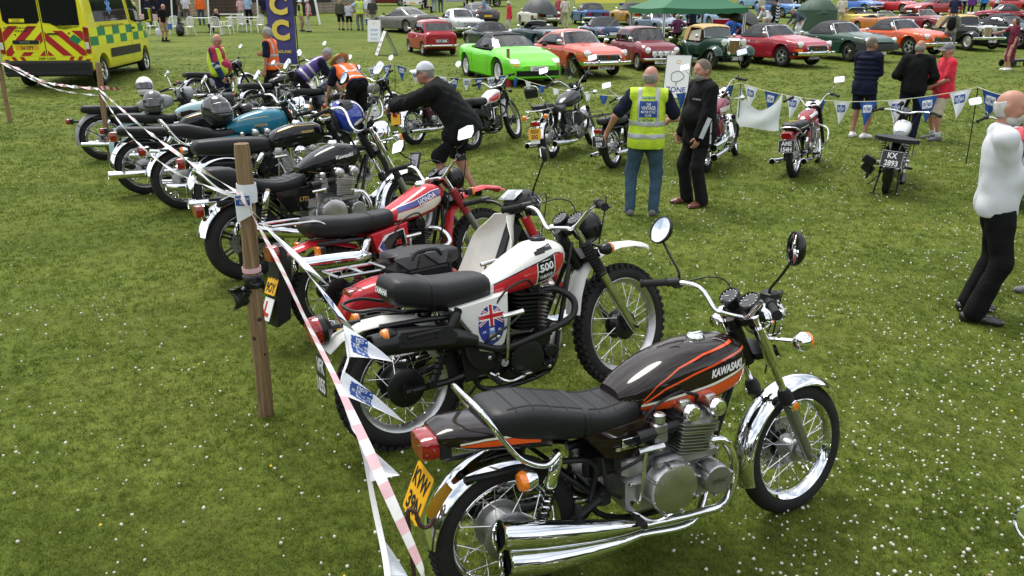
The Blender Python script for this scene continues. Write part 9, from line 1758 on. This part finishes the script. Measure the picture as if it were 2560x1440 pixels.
cbg=thing('carrier_bag','white printed carrier bag held near the black T-shirt man','bag',G(398,100)+V((0,0,.12)));s=SDF(.04);s.ell((0,0,.22),(.1,.18,.24)).cut((0,0,.02),(0,0,-1)).cut((0,0,.42),(0,0,1));s.build('film',wht,cbg,.02,.01)
for px,ytop,py,lb in((352,-120,62,'white tent pole left of the navy-jumpered men'),(432,-120,74,'white tent pole behind the man with the blue box'),(523,-130,66,'white tent pole by the orange and black jacket'),(646,-120,62,'thin white tent pole left of the banner')):
 b=G(px,py);tp_=at_depth(px-10,ytop,b.y);po=thing('tent_pole',lb,'pole',b,0,'white poles of the refreshment tents');mb=MB();mb.tube([(0,0,0),tp_-b],.045,8);mb.build('shaft',whitep,po)
tr=G(800,62);tb_=thing('awning','white slanted awning frame beside the stewards','awning',tr,0);mb=MB();mb.tube([(0,0,0),at_depth(775,-60,tr.y)-tr],.07,8);mb.build('leg',whitep,tb_);mb=MB();mb.sheet(lambda u,v:(at_depth(790-60*u,40-100*v,tr.y+.4)-tr),3,3,.01);mb.build('side_wall',char,tb_)
b0,b1=G(515,46),G(716,40);L_=(b1-b0).length;yw=atan2(b1.y-b0.y,b1.x-b0.x);lg=thing('log_building','timber plank clubhouse behind the white tables','building',b0+V((-6.5,0,-.1)),yw);mb=MB();mb.box((9,1.6,1.6),(18,3.,3.2));mb.build('wall_core',mat('core_dark',(.03,.028,.025),.9),lg);wp=mat('plank_wood',(.26,.22,.17),.8,bump=(14,.6),var=(5,.3));wp2=mat('plank_brown',(.07,.045,.03),.8,bump=(14,.6),var=(5,.3));pm={}
for i in range(13):
 for k,(x0,x1,mm_) in enumerate(((6.6,9.6,wp2),(9.75,13.2,wp),(13.3,18,wp),(0,6.5,mat('render_buff',(.36,.29,.18),.8,var=(4,.15))))):
  key=k
  if key not in pm:mb=MB();mb.box((0,0,0),(x1-x0,.05,.225),ch=.012);o=mb.build('plank',mm_,lg);pm[key]=o
  else:o=pm[key].copy();COL.objects.link(o)
  o.location=((x0+x1)/2,.06-.004*(i%2),.16+.236*i)
for x in(6.55,9.68,13.25):mb=MB();mb.box((x,.02,1.6),(.14,.12,3.1));mb.build('corner_post',wp2,lg)
mb=MB();mb.box((12.5,.0,1.25),(7,.05,.16));mb.build('rail',blackp,lg);mb=MB();mb.box((10.2,.015,1.95),(.42,.02,.62));mb.build('notice',plw,lg);mb=MB();mb.box((3.4,.0,1.5),(3.,.06,2.9));mb.build('doorway',dark,lg)
mb=MB();mb.prism([(-.6,3.2),(-.6,3.4),(1.6,4.2),(4,3.4),(4,3.2)],lambda a,b:V((-.4,a,b)),lambda a,b:V((18.4,a,b)));mb.build('roof',mat('roof_felt',(.05,.05,.052),.9,bump=(30,.5)),lg)
tl_=thing('trailer','dark twin-axle trailer at the top edge','trailer',G(1205,16),R(5));mb=MB();mb.box((0,0,1.3),(4.6,1.9,1.6),ch=.05);mb.build('box_body',mat('trailer_brown',(.05,.025,.022),.4,coat=.4),tl_)
for x in(.1,.95):
 for sg in(-1,1):carwheel(tl_,'wheel',x+.4,sg,.95,.33,.2,'five',chrome2)
mb=MB();mb.torus((.92,-1.0,.33),(0,1,0),.82,[(.04,-.1),(.04,.1),(0,.1),(0,-.1)],20,a0=0,a1=pi);mb.build('mudguard',chrome2,tl_)
wt=thing('van','small white box trailer van behind the grey coupe','van',G(1035,22),R(92));mb=MB();mb.box((0,0,1.15),(2.6,1.6,1.5),ch=.05);mb.build('box_body',plw,wt);mb=MB();mb.box((-1.32,0,.45),(.06,1.6,.2));mb.build('rear_bumper',whitep,wt);plate_obj(wt,(-1.36,0,.47),(0,-1,0),(0,0,1),[''],.5,.12,'y')
for y in(-.65,.65):mb=MB();mb.box((-1.36,y,.5),(.03,.2,.12));mb.build('tail_lamp',redl,wt)
for sg in(-1,1):carwheel(wt,'wheel',0,sg,.72,.28,.16,'steel',alloyc)
bl=thing('boot_lid','raised grey bonnet of a car behind the silver grand tourer','bonnet',G(1140,40),R(100));mb=MB();mb.sheet(lambda u,v:(.9*v*.35,(u-.5)*1.5*(1-.25*v),.9+1.25*v+.08*(1-(2*u-1)**2)),6,6,.03);mb.build('panel',paint('bonnet_grey',(.22,.23,.24)),bl)
for y in(-.35,.35):mb=MB();mb.box((.25,y,1.5),(.03,.09,.24),ch=.01);mb.build('vent',whitep,bl)
bn=thing('banner','long yellow banner hung at the top edge behind the blue convertible','banner',G(1500,18),0);mb=MB();mb.sheet(lambda u,v:((u-.5)*4.6,.04*sin(7*u),.35+1.1*v),10,3,.004);mb.build('cloth',mat('banner_yellow',(.78,.70,.12),.5),bn,80);mb=MB();text(mb,'CLASSIC VEHICLE SHOW',frameM((0,-.06,.95),(1,0,0),(0,0,1)),.3,3.9,.02) if False else mb.box((0,-.055,.8),(3.6,.004,.05));mb.build('printed_line',embb,bn)
for x in(-2.3,2.3):mb=MB();mb.tube([(x,.02,0),(x,.02,1.6)],.03,6);mb.build('banner_post',steel,bn)
bb_=thing('barrel','blue barrel beside the yellow banner','barrel',G(1556,14),0);mb=MB();mb.lathe([(.28,0),(.31,.1),(.31,.4),(.33,.43),(.31,.46),(.31,.85),(.28,.92)],(0,0,0),(0,0,1),18);mb.build('drum',mat('barrel_blue',(.02,.08,.3),.4),bb_);mb=MB();mb.lathe([(.285,.92),(.27,.94),(.002,.94)],(0,0,0),(0,0,1),18,cap=False);mb.build('lid',blackp,bb_)
cart=thing('push_cart','small black push cart behind the woman in the dress','cart',G(2532,166),R(20));mb=MB();mb.box((0,0,.2),(.7,.4,.08),ch=.02);mb.tube([(-.35,0,.2),(-.5,0,.95)],.015,6);mb.build('cart_frame',blackm,cart)
for x in(-.28,.28):
 for sg in(-1,1):mb=MB();mb.lathe([(.11,-.025),(.12,0),(.11,.025)],(x,sg*.24,.12),(0,1,0),16);mb.build('wheel',rubber,cart)
